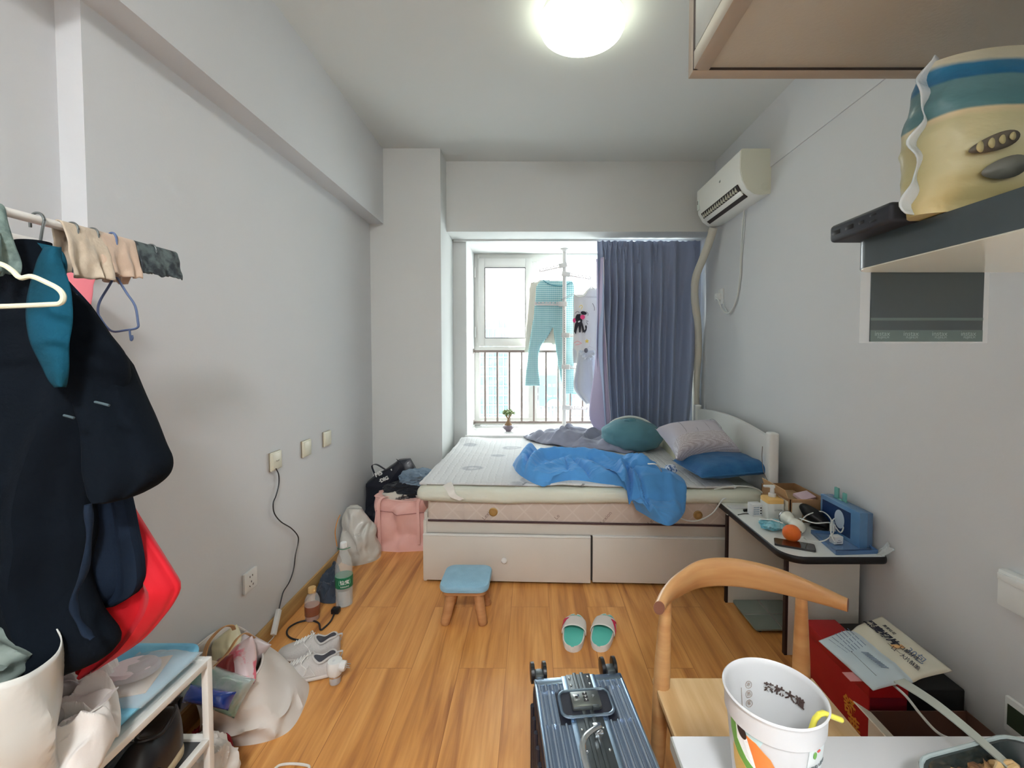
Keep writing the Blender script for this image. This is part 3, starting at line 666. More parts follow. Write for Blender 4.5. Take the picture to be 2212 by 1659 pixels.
# each fold: path (seen at about its own height), height added, width
FOLDS = [(onbed(p, z), h, w) for p, z, h, w in (
    ([(825, 500), (880, 400), (960, 330), (1080, 305), (1180, 350)], 0.70, 0.082, 0.050),
    ([(890, 545), (930, 450), (1020, 395), (1160, 380), (1320, 385), (1500, 400), (1690, 410), (1840, 480)], 0.69, 0.066, 0.045),
    ([(900, 570), (1050, 480), (1250, 420), (1420, 470), (1640, 560)], 0.68, 0.030, 0.040),
    ([(930, 600), (1060, 650), (1260, 640), (1450, 660), (1660, 680)], 0.63, 0.022, 0.035),
    ([(1640, 480), (1720, 500), (1800, 490), (1900, 500)], 0.67, 0.040, 0.028),
    ([(1645, 500), (1680, 580), (1660, 650), (1700, 700)], 0.66, 0.045, 0.020),
    ([(1720, 560), (1800, 620), (1900, 700), (1950, 780)], 0.64, 0.030, 0.022),
    ([(1730, 540), (1880, 560), (2020, 580), (2090, 650)], 0.65, 0.032, 0.028),
    ([(880, 520), (940, 430), (1050, 370), (1180, 365)], 0.68, -0.045, 0.014),
    ([(950, 560), (1100, 570), (1240, 630), (1300, 660)], 0.65, -0.035, 0.014),
    ([(1280, 450), (1450, 560), (1560, 610), (1650, 640)], 0.66, -0.038, 0.015),
    ([(1040, 650), (1080, 620), (1200, 650)], 0.62, -0.030, 0.012),
    ([(1400, 430), (1560, 490), (1640, 510)], 0.67, -0.026, 0.013),
    ([(1690, 520), (1720, 580), (1700, 650), (1730, 710)], 0.65, -0.045, 0.011),
    ([(1700, 530), (1780, 580), (1860, 660), (1890, 740)], 0.64, -0.040, 0.011),
    ([(1750, 520), (1900, 530), (2000, 545)], 0.66, -0.028, 0.012),
    ([(1760, 610), (1850, 700), (1900, 770)], 0.62, -0.030, 0.010),
    ([(1200, 410), (1240, 450), (1230, 500)], 0.68, -0.016, 0.010),
    ([(1500, 430), (1600, 470), (1700, 460)], 0.67, 0.020, 0.015))]
def segd(p, path):
    best = 9.0
    for a, b_ in zip(path, path[1:]):
        d = b_ - a; t = max(0.0, min(1.0, (p - a).dot(d) / d.length_squared)); q = (p - a - d * t).length
        if q < best: best = q
    return best
def Hd(x, y, e):
    p = Vector((x, y)); h = 0.058 + 0.012 * nz(x * 4, y * 4, 1)
    hi = 0.0; lo = 0.0
    for path, hh_, w in FOLDS:
        d = segd(p, path)
        if d < 3 * w:
            g = hh_ * math.exp(-(d / w) ** 2)
            if hh_ > 0: hi = max(hi, g) + 0.35 * min(hi, g)
            else: lo = min(lo, g)
    return max(0.012, h + hi + lo * 0.9 + 0.007 * ridge(x * 1.5 + y, y * 3, 4, 7) + 0.005 * nz(x * 20, y * 26, 5))
bm = BM(); lump(bm, ob, 0.574, Hd, nr=80, na=360, edge=0.26)
inv = MB_.inverted()
for v in bm.verts:
    l = inv @ v.co
    if l.y < 0.0: v.co.z -= min(0.10, (-l.y) ** 1.1 * 1.3)
duv = thing('duvet', 'bright blue duvet bunched across the middle of the bed', 'duvet', (0.3, 2.9, 0.574))
obj('cover', bm, m_blue, duv)
og = px_outline([(1128, 948), (1150, 957), (1200, 966), (1260, 972), (1330, 980), (1372, 982), (1380, 966), (1345, 952), (1300, 944), (1255, 940), (1210, 941), (1165, 943)], 0.576)
bm = BM(); lump(bm, og, 0.575, foldH(0.06, 0.065, 2, 24, radians(35), 9.0, 0.045, 1.5), nr=60, na=280, edge=0.28)
tag(obj('bed_sheet', bm, m_grey, mods=[SUB1]), 'crumpled grey-lilac sheet heaped between the blue duvet and the window sill', 'sheet')

c = WZ(1366, 977, 0.575); c.y = 3.44; c.x = (1366 - 1151) * 3.44 / 960
cu = thing('floor_cushion', 'round squashy teal cushion with gathered seams behind the blue duvet', 'cushion', (c.x, c.y, 0.576))
q = BM(); bmesh.ops.create_icosphere(q, subdivisions=5, radius=1)
for v in q.verts:
    d = v.co.copy(); az = atan2(d.x, d.z)
    k = 1 + 0.025 * sin(9 * az) * (1 - abs(d.y)) + 0.03 * nz(d.x, d.y, d.z, 3) + 0.02 * ridge(d.x, d.y, d.z, 3)
    v.co = Vector((c.x + d.x * 0.235 * k, c.y + d.y * 0.20 * k, 0.69 + d.z * 0.125 * k + 0.03 * (-(d.x) * 0.3)))
    if v.co.z < 0.582: v.co.z = 0.582 + (v.co.z - 0.582) * 0.03
obj('cover', q, m_teal, cu)
bm = BM(); tube(bm, spline([(c.x - 0.2, c.y + 0.03, 0.74), (c.x - 0.12, c.y + 0.05, 0.80), (c.x, c.y + 0.06, 0.825), (c.x + 0.12, c.y + 0.05, 0.795), (c.x + 0.21, c.y + 0.02, 0.72)], 8), 0.010, 10); obj('white_piping', bm, mat('offwhite_piping', (214, 218, 212), 0.8), cu)
bm = BM(); blob(bm, (c.x - 0.02, c.y - 0.04, 0.81), (0.05, 0.03, 0.02), 0.3, sub=3, crease=0.2); obj('gathered_knot', bm, m_teal, cu)

# pillows at the headboard
m_latex = mat('cream_latex_pillow', (228, 222, 196), 0.8, bump=(60, 0.15)); m_lil = mat('lilac_grey_pillow', (198, 192, 200), 0.8, bump=(150, 0.2))
bm = BM()
def fl(u, v):
    a = u; b_ = 2 * v - 1; x = 1.02 + 0.315 * a; y = 3.05 + 0.36 * (1 + b_)
    h = (0.055 + 0.055 * (0.5 - 0.5 * cos(2 * pi * min(1, a * 1.0 + 0.15)))) * (1 - abs(b_) ** 8) ** 0.5 * (max(0, 1 - abs(2 * a - 1) ** 8)) ** 0.5
    return Vector((x + (y - 3.4) * 0.04, y, 0.578 + h))
surf(bm, fl, 26, 26); 
surf(bm, lambda u, v: Vector((fl(u, v).x, fl(u, v).y, 0.577)), 26, 26); bmesh.ops.remove_doubles(bm, verts=bm.verts[:], dist=0.0015)
tag(obj('contour_pillow', bm, m_latex), 'cream contour pillow against the far end of the headboard', 'pillow')
m_den = mat('dark_blue_pillow_cloth', (34, 92, 142), 0.85, sheen=0.1, bump=(40, 0.5), var=(14, (46, 106, 156), 0.35, 0.65))
M = Matrix.Translation((1.155, 2.70, 0.645)) @ Matrix.Rotation(radians(6), 4, 'Z') @ Matrix.Rotation(radians(-3), 4, 'Y')
bp_ = thing('pillow', 'dark blue pillow lying flat underneath the lilac pillow', 'pillow', (1.155, 2.70, 0.58))
bm = BM(); pillow(bm, M, 0.46, 0.40, 0.13, wr=0.006, seed=2); obj('pillowcase', bm, m_den, bp_)
bm = BM(); rim = []
for k in range(64):
    t = 2 * pi * k / 64; cx_, sy_ = cos(t), sin(t); s = 1 / max(abs(cx_), abs(sy_)); s = min(s, 1.28)
    rim.append(M @ Vector((0.228 * cx_ * s * 0.98, 0.198 * sy_ * s * 0.98, 0.002)))
tube(bm, rim, 0.0045, 8, closed=True); obj('piping', bm, m_den, bp_)
M = Matrix.Translation((1.07, 2.88, 0.765)) @ Matrix.Rotation(radians(10), 4, 'Z') @ Matrix.Rotation(radians(26), 4, 'X') @ Matrix.Rotation(radians(-4), 4, 'Y')
lp = thing('pillow', 'puffy pale lilac pillow with dotted side resting on the dark blue one', 'pillow', (1.07, 2.88, 0.68))
bm = BM(); pillow(bm, M, 0.45, 0.32, 0.20, wr=0.003, seed=8, flatb=0.9, corner=0.35)
m_dot = mat('dotted_lilac_mesh', (198, 190, 194), 0.8)
nt, b = nodes_of(m_dot); tc = nt.nodes.new('ShaderNodeTexCoord'); vo = nt.nodes.new('ShaderNodeTexVoronoi'); vo.inputs['Scale'].default_value = 130; vo.inputs['Randomness'].default_value = 0.15; nt.links.new(tc.outputs['Object'], vo.inputs[0])
rr = nt.nodes.new('ShaderNodeValToRGB'); rr.color_ramp.elements[0].position = 0.3; rr.color_ramp.elements[0].color = lin((150, 136, 140)); rr.color_ramp.elements[1].position = 0.42; rr.color_ramp.elements[1].color = lin((206, 200, 204)); nt.links.new(vo.outputs['Distance'], rr.inputs[0]); nt.links.new(rr.outputs[0], b.inputs['Base Color'])
o = obj('pillowcase', bm, [m_lil, m_dot], lp)
Mi = (WM[lp].inverted() @ M).inverted()
for p_ in o.data.polygons:
    l = Mi @ p_.center
    if l.y < -0.035: p_.material_index = 1
for k in (-0.10, -0.02, 0.06, 0.14):
    bm = BM(); tube(bm, spline([M @ Vector((k, 0.14, 0.045)), M @ Vector((k, 0.08, 0.093)), M @ Vector((k, 0.0, 0.1015)), M @ Vector((k - 0.005, -0.03, 0.1015))], 6), 0.0016, 6); obj('quilt_seam', bm, mat('lilac_seam', (160, 154, 164), 0.8), lp)
# small patterned bag corner peeking from under the pillows
bm = BM(); c = WZ(1452, 1020, 0.60); blob(bm, c + Vector((0, 0.02, 0.015)), (0.035, 0.05, 0.028), 0.3, sub=3, crease=0.15, flat=0.577); tag(obj('patterned_cloth', bm, mat('navy_white_print', (70, 100, 150), 0.85, var=(60, (210, 216, 226), 0.45, 0.55))), 'small blue and white printed cloth between duvet and pillows', 'cloth')

# cables on the bed
bm = BM(); pts = [WZ(1400, 1002, 0.72), WZ(1420, 1005, 0.73), WY(1433, 1030, 2.62), WY(1437, 1062, 2.50), WY(1441, 1085, 2.462), WY(1456, 1110, 2.45), WY(1482, 1124, 2.44), WY(1510, 1124, 2.43), WY(1540, 1108, 2.42), WY(1562, 1094, 2.44), WZ(1580, 1082, 0.508)]
pts[-2].z = 0.525
tube(bm, spline(pts, 8), 0.0042, 8); tag(obj('charging_cable', bm, m_cord), 'white charging cable looping from the duvet down to the bedside table', 'cable')
bm = BM(); pts = [WZ(1543, 1057, 0.585), WZ(1570, 1052, 0.60), WZ(1600, 1050, 0.602), WZ(1630, 1054, 0.59), WZ(1648, 1066, 0.56), (1.26, 2.40, 0.512)]
tube(bm, spline(pts, 8), 0.0035, 8); tag(obj('white_cable', bm, m_cord), 'white cable lying along the topper edge below the dark blue pillow', 'cable')
bm = BM(); pts = [B(1.955, 0.05, 0.80), B(1.935, 0.01, 0.74), B(1.94, -0.01, 0.66), B(1.975, -0.045, 0.58), (1.375, 2.42, 0.55), (1.42, 2.44, 0.54)]
tube(bm, spline(pts, 8), 0.002, 6); tag(obj('thin_wire', bm, mat('grey_wire', (130, 120, 110), 0.5)), 'thin grey wire hanging beside the near headboard post', 'cable')
# ================================================================ BEDSIDE TABLE
m_dtop = mat('white_laminate_top', (232, 234, 230), 0.25, coat=0.2); m_panel = mat('cream_laminate_panel', (216, 212, 202), 0.45, bump=(120, 0.05))
m_blk = mat('black_edging', (26, 26, 30), 0.4); m_brn = mat('dark_brown_edging', (48, 34, 34), 0.5)
TZ = 0.50
dk = thing('side_table', 'white bedside table with black rounded edging and cream end panels', 'table', (1.25, 2.14, 0))
tx0, tx1, ty0, ty1 = 1.045, 1.462, 1.80, 2.475
def tpoly(g):
    pts = [(tx1 - g * 0, ty1 + g * 0), (tx0 - g, ty1 + g * 0)]
    r = 0.085
    for k in range(9): a = pi + (pi / 2) * k / 8; pts.append((tx0 - g + r + r * cos(a), ty0 - g + r + r * sin(a)))
    r = 0.02
    for k in range(5): a = -pi / 2 + (pi / 2) * k / 4; pts.append((tx1 - r + r * cos(a), ty0 - g + r + r * sin(a)))
    return pts
bm = BM(); prism(bm, tpoly(-0.002), TZ - 0.026, TZ); obj('table_top', bm, m_dtop, dk)
bm = BM(); P = tpoly(0); 
path = [Vector((tx0, ty1, TZ - 0.0145))] + [Vector((x, y, TZ - 0.0145)) for x, y in P[2:]]
tube(bm, path, 0.0155, 12, flat=(0.35, 1.0)); obj('edge_strip', bm, m_blk, dk)
for y, nm in ((2.335, 'far'), (1.925, 'near')):
    x0 = 1.035 if nm == 'far' else 1.118
    bm = BM(); box(bm, x0, y, 0.0, 1.44, y + 0.018, TZ - 0.026); p = obj('end_panel', bm, m_panel, dk, smooth=False)
    bm = BM(); box(bm, x0 - 0.003, y - 0.0005, 0.0, x0 + 0.0, y + 0.0185, TZ - 0.026); box(bm, x0 - 0.003, y + 0.0175, 0.0, x0 + 0.02, y + 0.0185, TZ - 0.026); box(bm, x0 - 0.003, y - 0.001, 0.0, x0 + 0.009, y, TZ - 0.026)
    obj('edge_strip', bm, m_brn, dk, smooth=False)
bm = BM(); box(bm, 1.42, 1.943, 0.05, 1.436, 2.335, TZ - 0.026); obj('back_panel', bm, m_panel, dk, smooth=False)
def T(px, py, z=TZ): return WZ(px, py, z)

def simplebox(name, lab, cat, c, sx, sy, sz, rz, m, bev=0.002, z=TZ, **k):
    M = Matrix.Translation((c.x, c.y, z)) @ Matrix.Rotation(rz, 4, 'Z')
    th = thing(name, lab, cat, M=M)
    bm = BM(); box(bm, -sx / 2, -sy / 2, 0, sx / 2, sy / 2, sz, M=M, bev=bev); obj(k.get('part', 'body'), bm, m, th)
    return th, M
# black charger
m_black = mat('black_plastic', (22, 23, 26), 0.35)
th, M = simplebox('charger', 'small black charger at the far left corner of the bedside table', 'charger', T(1598, 1084), 0.045, 0.03, 0.02, 0.1, m_black, 0.003)
bm = BM(); tube(bm, spline([M @ Vector((-0.02, -0.005, 0.005)), M @ Vector((-0.04, -0.01, 0.003)), M @ Vector((-0.06, -0.012, 0.003))], 5), 0.002, 6); obj('lead', bm, m_black, th)
# phone-like white slab
th, M = simplebox('notepad', 'thin pale grey pad lying flat behind the small patterned box', 'notepad', T(1592, 1096), 0.085, 0.05, 0.006, 0.05, mat('pale_grey_card', (214, 216, 218), 0.4), 0.001)
# small black-and-orange lipstick sample
c = T(1612, 1106); bm = BM(); cyl(bm, (c.x - 0.012, c.y, TZ + 0.008), (c.x + 0.018, c.y + 0.01, TZ + 0.008), 0.007, 12); tag(obj('lip_balm', bm, m_black), 'tiny black tube lying in front of the patterned white box', 'tube')
bm = BM(); tube(bm, spline([T(1594, 1112, TZ + 0.002), T(1605, 1110, TZ + 0.002), T(1618, 1110, TZ + 0.002), T(1628, 1113, TZ + 0.002)], 5), 0.0022, 6); tag(obj('black_strap', bm, m_black), 'thin black cord in front of the lip balm', 'cord')
# patterned white box
th, M = simplebox('carton', 'small white carton with grey printed pattern left of the pump bottle', 'box', T(1631, 1112), 0.058, 0.045, 0.062, 0.12, mat('white_card', (226, 228, 230), 0.5))
m_pr = mat('grey_blue_print', (140, 160, 180), 0.6)
bm = BM()
for i in range(4):
    for j in range(4): box(bm, -0.022 + i * 0.008, -0.0232, 0.010 + j * 0.011, -0.017 + i * 0.008, -0.0226, 0.016 + j * 0.011, M=M)
obj('print', bm, m_pr, th, smooth=False)
bm = BM()
for i in range(3): box(bm, 0.013, -0.0232, 0.012 + i * 0.014, 0.021, -0.0226, 0.018 + i * 0.014, M=M)
obj('dark_print', bm, m_black, th, smooth=False)
# pump bottle
c = T(1667, 1117)
pb_ = thing('pump_bottle', 'square white pump bottle with amber lotion band and white pump', 'bottle', (c.x, c.y, TZ))
bm = BM(); ring_loft(bm, [[Vector((x, y, z)) for x, y in rrect(w, w, w * 0.12, 3, c.x, c.y)] for w, z in ((0.080, TZ), (0.084, TZ + 0.004), (0.084, TZ + 0.082))]); obj('label_sleeve', bm, mat('white_label', (230, 232, 228), 0.4), pb_)
bm = BM(); ring_loft(bm, [[Vector((x, y, z)) for x, y in rrect(w, w, w * 0.14, 3, c.x, c.y)] for w, z in ((0.084, TZ + 0.082), (0.084, TZ + 0.100), (0.070, TZ + 0.106), (0.034, TZ + 0.108))]); obj('shoulder', bm, mat('amber_lotion', (240, 196, 120), 0.2, coat=0.5), pb_)
bm = BM(); lathe(bm, [(0.018, 0.106), (0.018, 0.122), (0.011, 0.124), (0.009, 0.150), (0.013, 0.152), (0.013, 0.163), (0.001, 0.165)], at(c.x, c.y, TZ), 20); obj('pump', bm, m_white, pb_)
bm = BM(); box(bm, c.x - 0.044, c.y - 0.008, TZ + 0.155, c.x + 0.012, c.y + 0.008, TZ + 0.165, bev=0.003); obj('nozzle', bm, m_white, pb_)
bm = text_bm('LOTION', 0.010, frameM((c.x + 0.01, c.y - 0.0425, TZ + 0.05), (1, 0, 0), (0, 0, 1))); obj('label_print', bm, mat('grey_print', (120, 124, 130), 0.8), pb_, smooth=False)
# white box behind bottle
th, M = simplebox('carton', 'plain white carton right behind the pump bottle', 'box', T(1692, 1104), 0.05, 0.08, 0.06, 0.0, mat('white_card', (226, 228, 230), 0.5))
# cardboard box
m_cb = mat('brown_cardboard', (178, 140, 102), 0.8, var=(9, (160, 122, 86), 0.35, 0.65)); m_cbi = mat('cardboard_inside', (196, 160, 118), 0.85)
bx = thing('cardboard_box', 'small open brown cardboard box at the wall side of the bedside table', 'box', (1.36, 2.28, TZ))
x0, x1, y0, y1, h = 1.268, 1.452, 2.165, 2.44, 0.115
bm = BM()
for q in ((x0, y0, x1, y0 + 0.004), (x0, y1 - 0.004, x1, y1), (x0, y0, x0 + 0.004, y1), (x1 - 0.004, y0, x1, y1)): box(bm, q[0], q[1], TZ, q[2], q[3], TZ + h)
box(bm, x0, y0, TZ, x1, y1, TZ + 0.004); obj('walls', bm, m_cb, bx, smooth=False)
bm = BM(); M = Matrix.Translation((x0, 2.3, TZ + h)) @ Matrix.Rotation(radians(-20), 4, 'Y'); box(bm, -0.004, -0.12, 0, 0, 0.1, 0.045, M=M); obj('flap', bm, m_cbi, bx, smooth=False)
bm = BM(); M = Matrix.Translation((1.33, y0, TZ + h)) @ Matrix.Rotation(radians(-35), 4, 'X'); box(bm, -0.05, 0, -0.002, 0.05, 0.07, 0.002, M=M); obj('flap', bm, m_cbi, bx, smooth=False)
bm = BM(); box(bm, x0 - 0.001, 2.18, TZ + 0.02, x0, 2.27, TZ + 0.10); box(bm, x0 + 0.01, y0 - 0.001, TZ + 0.02, x0 + 0.06, y0, TZ + 0.1); obj('shipping_label', bm, mat('label_paper', (224, 220, 206), 0.7), bx, smooth=False)
bm = BM(); box(bm, -0.045, -0.03, -0.008, 0.045, 0.03, 0.008, M=Matrix.Translation((1.39, 2.25, TZ + 0.104)) @ Matrix.Rotation(0.3, 4, 'X') @ Matrix.Rotation(0.3, 4, 'Z'), bev=0.003); tag(obj('card_pack', bm, mat('pink_white_pack', (216, 190, 200), 0.5)), 'pinkish white pack sticking out of the cardboard box', 'packet')
bm = BM(); box(bm, x0 + 0.008, y0 + 0.01, TZ + 0.005, x1 - 0.02, y1 - 0.02, TZ + 0.085, bev=0.006); tag(obj('packing_paper', bm, mat('brown_paper', (176, 146, 110), 0.8, bump=(20, 0.8))), 'crumpled brown paper filling the cardboard box', 'paper')
# tissue pack
c = T(1668, 1140); bm = BM(); blob(bm, (c.x, c.y, TZ + 0.016), (0.06, 0.05, 0.018), 0.25, sub=4, crease=0.22, s=10, flat=TZ, M=Matrix.Rotation(0.6, 4, 'Z'))
tp = thing('tissue_pack', 'crinkled light blue tissue packet lying left of the orange', 'packet', (c.x, c.y, TZ)); obj('wrapper', bm, mat('light_blue_film', (120, 190, 208), 0.25, coat=0.4, var=(20, (176, 220, 228), 0.4, 0.7)), tp)
bm = BM(); tube(bm, [(c.x - 0.045, c.y + 0.03, TZ + 0.031), (c.x, c.y + 0.005, TZ + 0.038), (c.x + 0.04, c.y - 0.02, TZ + 0.03)], 0.004, 6, flat=(2, 0.5)); obj('white_seal', bm, m_white, tp)
# white hair dryer-like appliance lying down
c0, c1 = T(1697, 1117, TZ + 0.035), T(1742, 1150, TZ + 0.03)
fm = thing('massager', 'glossy white double-bulbed handheld gadget lying between carton and orange', 'gadget', (c0.x, c0.y, TZ))
bm = BM(); ax = (c1 - c0); L = ax.length; prof = [(0.001, -0.02), (0.022, -0.018), (0.033, 0.0), (0.034, 0.02), (0.026, 0.045), (0.022, 0.06), (0.027, 0.08), (0.030, 0.105), (0.024, 0.13), (0.012, 0.142), (0.001, 0.145)]
q = ax.to_track_quat('Z', 'Y').to_matrix().to_4x4(); lathe(bm, prof, Matrix.Translation(c0) @ q, 28); obj('shell', bm, mat('pearl_white', (230, 230, 218), 0.15, coat=0.5), fm)
bm = BM(); lathe(bm, [(0.0335, 0.0), (0.0352, 0.002), (0.0352, 0.008), (0.034, 0.010)], Matrix.Translation(c0) @ q, 28, cap=False); obj('trim_ring', bm, mat('silver_trim', (180, 180, 180), 0.2, 0.9), fm, mods=[solid(0.001)])
# black rounded case
c = T(1765, 1142); bm = BM(); blob(bm, (c.x, c.y + 0.02, TZ + 0.05), (0.035, 0.075, 0.035), 0.06, sub=4, M=Matrix.Rotation(radians(38), 4, 'Z') @ Matrix.Rotation(radians(32), 4, 'X'))
tag(obj('glasses_case', bm, m_black), 'black oval case leaning in front of the cardboard box', 'case')
bm = BM(); blob(bm, (c.x + 0.03, c.y - 0.0, TZ + 0.012), (0.06, 0.035, 0.012), 0.2, sub=3, flat=TZ); tag(obj('black_pouch', bm, m_black), 'flat black pouch beneath the black oval case', 'pouch')
# orange
c = T(1711, 1170); og_ = thing('orange', 'bright orange fruit on the bedside table', 'orange', (c.x, c.y, TZ))
bm = BM(); blob(bm, (c.x, c.y + 0.005, TZ + 0.037), (0.037, 0.037, 0.0365), 0.02, sub=4); obj('peel', bm, mat('orange_peel', (240, 120, 44), 0.4, bump=(260, 0.35), var=(12, (236, 98, 40), 0.4, 0.7), sub=0.05), og_)
bm = BM(); lathe(bm, [(0.004, 0), (0.003, 0.003), (0.001, 0.0035)], Matrix.Translation((c.x + 0.034, c.y - 0.005, TZ + 0.045)) @ Matrix.Rotation(radians(80), 4, 'Y'), 8); obj('stem_button', bm, mat('stem_brown', (90, 70, 30), 0.8), og_)
# black phone
a, b2 = T(1675, 1172), T(1758, 1186)
M = frameM(((a + b2) / 2), b2 - a, (0, 1, 0)); ph = thing('smartphone', 'black smartphone lying flat at the front edge of the table below the orange', 'phone', M=M)
bm = BM(); prism(bm, rrect(0.155, 0.074, 0.010, 4), 0.0, 0.008, M); obj('body', bm, mat('phone_frame', (70, 70, 74), 0.25, 0.6), ph)
bm = BM(); prism(bm, rrect(0.150, 0.069, 0.008, 4), 0.008, 0.0085, M); obj('screen', bm, mat('phone_screen', (14, 14, 18), 0.05, coat=1), ph)
# standing blue boxed product
m_bl = mat('blue_box_print', (84, 128, 172), 0.25, coat=0.4, var=(6, (106, 150, 190), 0.35, 0.65)); m_bl2 = mat('navy_print', (30, 58, 104), 0.3); m_ptr = mat('pale_print', (188, 204, 220), 0.3)
bs = thing('product_box', 'blue printed box standing on edge against the wall', 'box', (1.43, 2.0, TZ))
bm = BM(); box(bm, 1.398, 1.875, TZ, 1.432, 2.135, TZ + 0.155, bev=0.0015); obj('carton', bm, m_bl, bs)
bm = BM(); box(bm, 1.434, 1.880, TZ, 1.458, 2.14, TZ + 0.152, bev=0.0015); obj('carton', bm, mat('slate_blue_card', (92, 122, 156), 0.4), bs)
bm = BM(); box(bm, 1.3972, 1.93, TZ + 0.02, 1.398, 2.12, TZ + 0.135); obj('panel_print', bm, m_bl2, bs, smooth=False)
for (yy, zz, ry, rz_) in ((2.00, 0.082, 0.032, 0.042), (2.045, 0.048, 0.016, 0.014)):
    bm = BM(); prism(bm, [(ry * cos(t), rz_ * sin(t)) for t in [i * 2 * pi / 28 for i in range(28)]], 0, 0.0012, frameM((1.3971, yy, TZ + zz), (0, 1, 0), (0, 0, 1)).copy() @ Matrix.Scale(-1, 4, (0, 0, 1)) if False else frameM((1.3965, yy, TZ + zz), (0, 1, 0), (0, 0, 1))); obj('oval_print', bm, m_ptr, bs, smooth=False)
# teal clips on top
bm = BM(); box(bm, 1.428, 2.06, TZ + 0.153, 1.438, 2.085, TZ + 0.205, bev=0.002); box(bm, 1.428, 2.01, TZ + 0.153, 1.438, 2.03, TZ + 0.195, bev=0.002); box(bm, 1.428, 2.005, TZ + 0.1525, 1.438, 2.09, TZ + 0.157)
tag(obj('hair_clip', bm, mat('clear_teal', (120, 190, 180), 0.2, alpha=0.8)), 'translucent teal clip on top of the standing blue box', 'clip')
# clear blue tray lid with white charger
tr_ = thing('clear_case', 'clear blue plastic case lying open in front of the blue box', 'case', (1.33, 1.93, TZ))
m_cbl = mat('clear_blue_plastic', (120, 160, 210), 0.08, coat=0.6, alpha=0.55)
P4 = [T(1752, 1152), T(1838, 1158), T(1896, 1196), T(1806, 1199)]
bm = BM(); a = [bm.verts.new((p.x, p.y, TZ + 0.001)) for p in P4]; bm.faces.new(a); r = bmesh.ops.extrude_face_region(bm, geom=bm.faces[:]); 
for g in r['geom']:
    if isinstance(g, bmesh.types.BMVert): g.co.z += 0.004
obj('tray', bm, m_cbl, tr_)
for i in range(4):
    p, q_ = P4[i], P4[(i + 1) % 4]; d = (q_ - p).normalized(); n_ = Vector((-d.y, d.x, 0)) * 0.0015
    bm = BM(); ring_loft(bm, [[p + n_, p - n_, p - n_ + Vector((0, 0, 0.016)), p + n_ + Vector((0, 0, 0.016))], [q_ + n_, q_ - n_, q_ - n_ + Vector((0, 0, 0.016)), q_ + n_ + Vector((0, 0, 0.016))]]); obj('rim', bm, mat('clear_blue_edge', (90, 130, 180), 0.1, alpha=0.8, coat=0.6), tr_, smooth=False)
p, q_ = P4[3] + Vector((0.012, 0.014, 0.008)), P4[2] + Vector((-0.02, 0.014, 0.008)); bm = BM(); tube(bm, [p, q_], 0.006, 6, flat=(0.8, 1)); obj('dark_slot', bm, m_bl2, tr_)
th, M = simplebox('usb_charger', 'white cube charger standing on the clear blue case', 'charger', T(1806, 1176), 0.044, 0.032, 0.034, 0.15, m_white, 0.004, z=TZ + 0.006)
bm = BM(); box(bm, -0.012, -0.0166, 0.009, 0.012, -0.016, 0.012, M=M); box(bm, -0.006, -0.0166, 0.018, 0.006, -0.016, 0.0195, M=M); obj('print', bm, mat('grey_print', (120, 124, 130), 0.8), th, smooth=False)
# tangled white cables
bm = BM(); pts = [T(1728, 1128, TZ + 0.05), T(1745, 1112, TZ + 0.07), T(1775, 1105, TZ + 0.08), T(1795, 1122, TZ + 0.08), T(1800, 1150, TZ + 0.05), T(1780, 1168, TZ + 0.02), T(1748, 1168, TZ + 0.012), T(1735, 1160, TZ + 0.05)]
tube(bm, spline(pts, 8), 0.0028, 7); tag(obj('white_cable', bm, m_cord), 'white cable looping over the black oval case', 'cable')
bm = BM(); pts = [T(1728, 1120, TZ + 0.06), T(1760, 1130, TZ + 0.075), T(1795, 1130, TZ + 0.07), T(1815, 1150, TZ + 0.04), T(1822, 1135, TZ + 0.06), T(1812, 1118, TZ + 0.07), T(1798, 1125, TZ + 0.08), T(1795, 1150, TZ + 0.05), T(1800, 1165, TZ + 0.035), T(1804, 1172, TZ + 0.03)]
tube(bm, spline(pts, 8), 0.0028, 7); tag(obj('white_cable', bm, m_cord), 'white cable crossing in front of the blue box into the cube charger', 'cable')
bm = BM(); c = T(1830, 1165); box(bm, c.x - 0.035, c.y + 0.05, TZ, c.x + 0.0, c.y + 0.07, TZ + 0.045, bev=0.003)
tag(obj('usb_plug', bm, m_white), 'small white plug between the case and the blue box', 'plug')
# clear film at the corner
m_film = mat('clear_film', (225, 235, 238), 0.08, alpha=0.42, coat=0.8, bump=(50, 0.6))
bm = BM(); p = T(1908, 1204, TZ + 0.003)
surf(bm, lambda u, v: Vector((1.435 + 0.035 * u + 0.006 * sin(9 * v), 1.80 - 0.02 * u + 0.035 * v, TZ + 0.002 + 0.055 * u * (0.6 + 0.4 * v) + 0.008 * nz(u * 5, v * 5, 1))), 8, 8)
tag(obj('plastic_film', bm, m_film, mods=[solid(0.0006)]), 'curl of clear plastic film at the front right table corner', 'film')
# glass bathroom scale on the floor
m_sg = mat('green_grey_glass', (122, 136, 130), 0.12, coat=0.8); m_sl = mat('silver_strip', (200, 206, 204), 0.2, 0.7)
sc_ = thing('bathroom_scale', 'square grey glass bathroom scale on the floor under the side table', 'scale', (1.20, 2.185, 0))
bm = BM(); prism(bm, rrect(0.27, 0.25, 0.015, 3, 1.195, 2.195), 0.016, 0.024); obj('glass_plate', bm, m_sg, sc_)
bm = BM(); box(bm, 1.19, 2.072, 0.024, 1.20, 2.318, 0.0248); box(bm, 1.062, 2.19, 0.024, 1.328, 2.198, 0.0248); obj('sensor_strips', bm, m_sl, sc_, smooth=False)
for x in (1.09, 1.30):
    for y in (2.10, 2.29): bm = BM(); lathe(bm, [(0.014, 0), (0.014, 0.016)], at(x, y, 0), 14); obj('foot', bm, m_black, sc_)
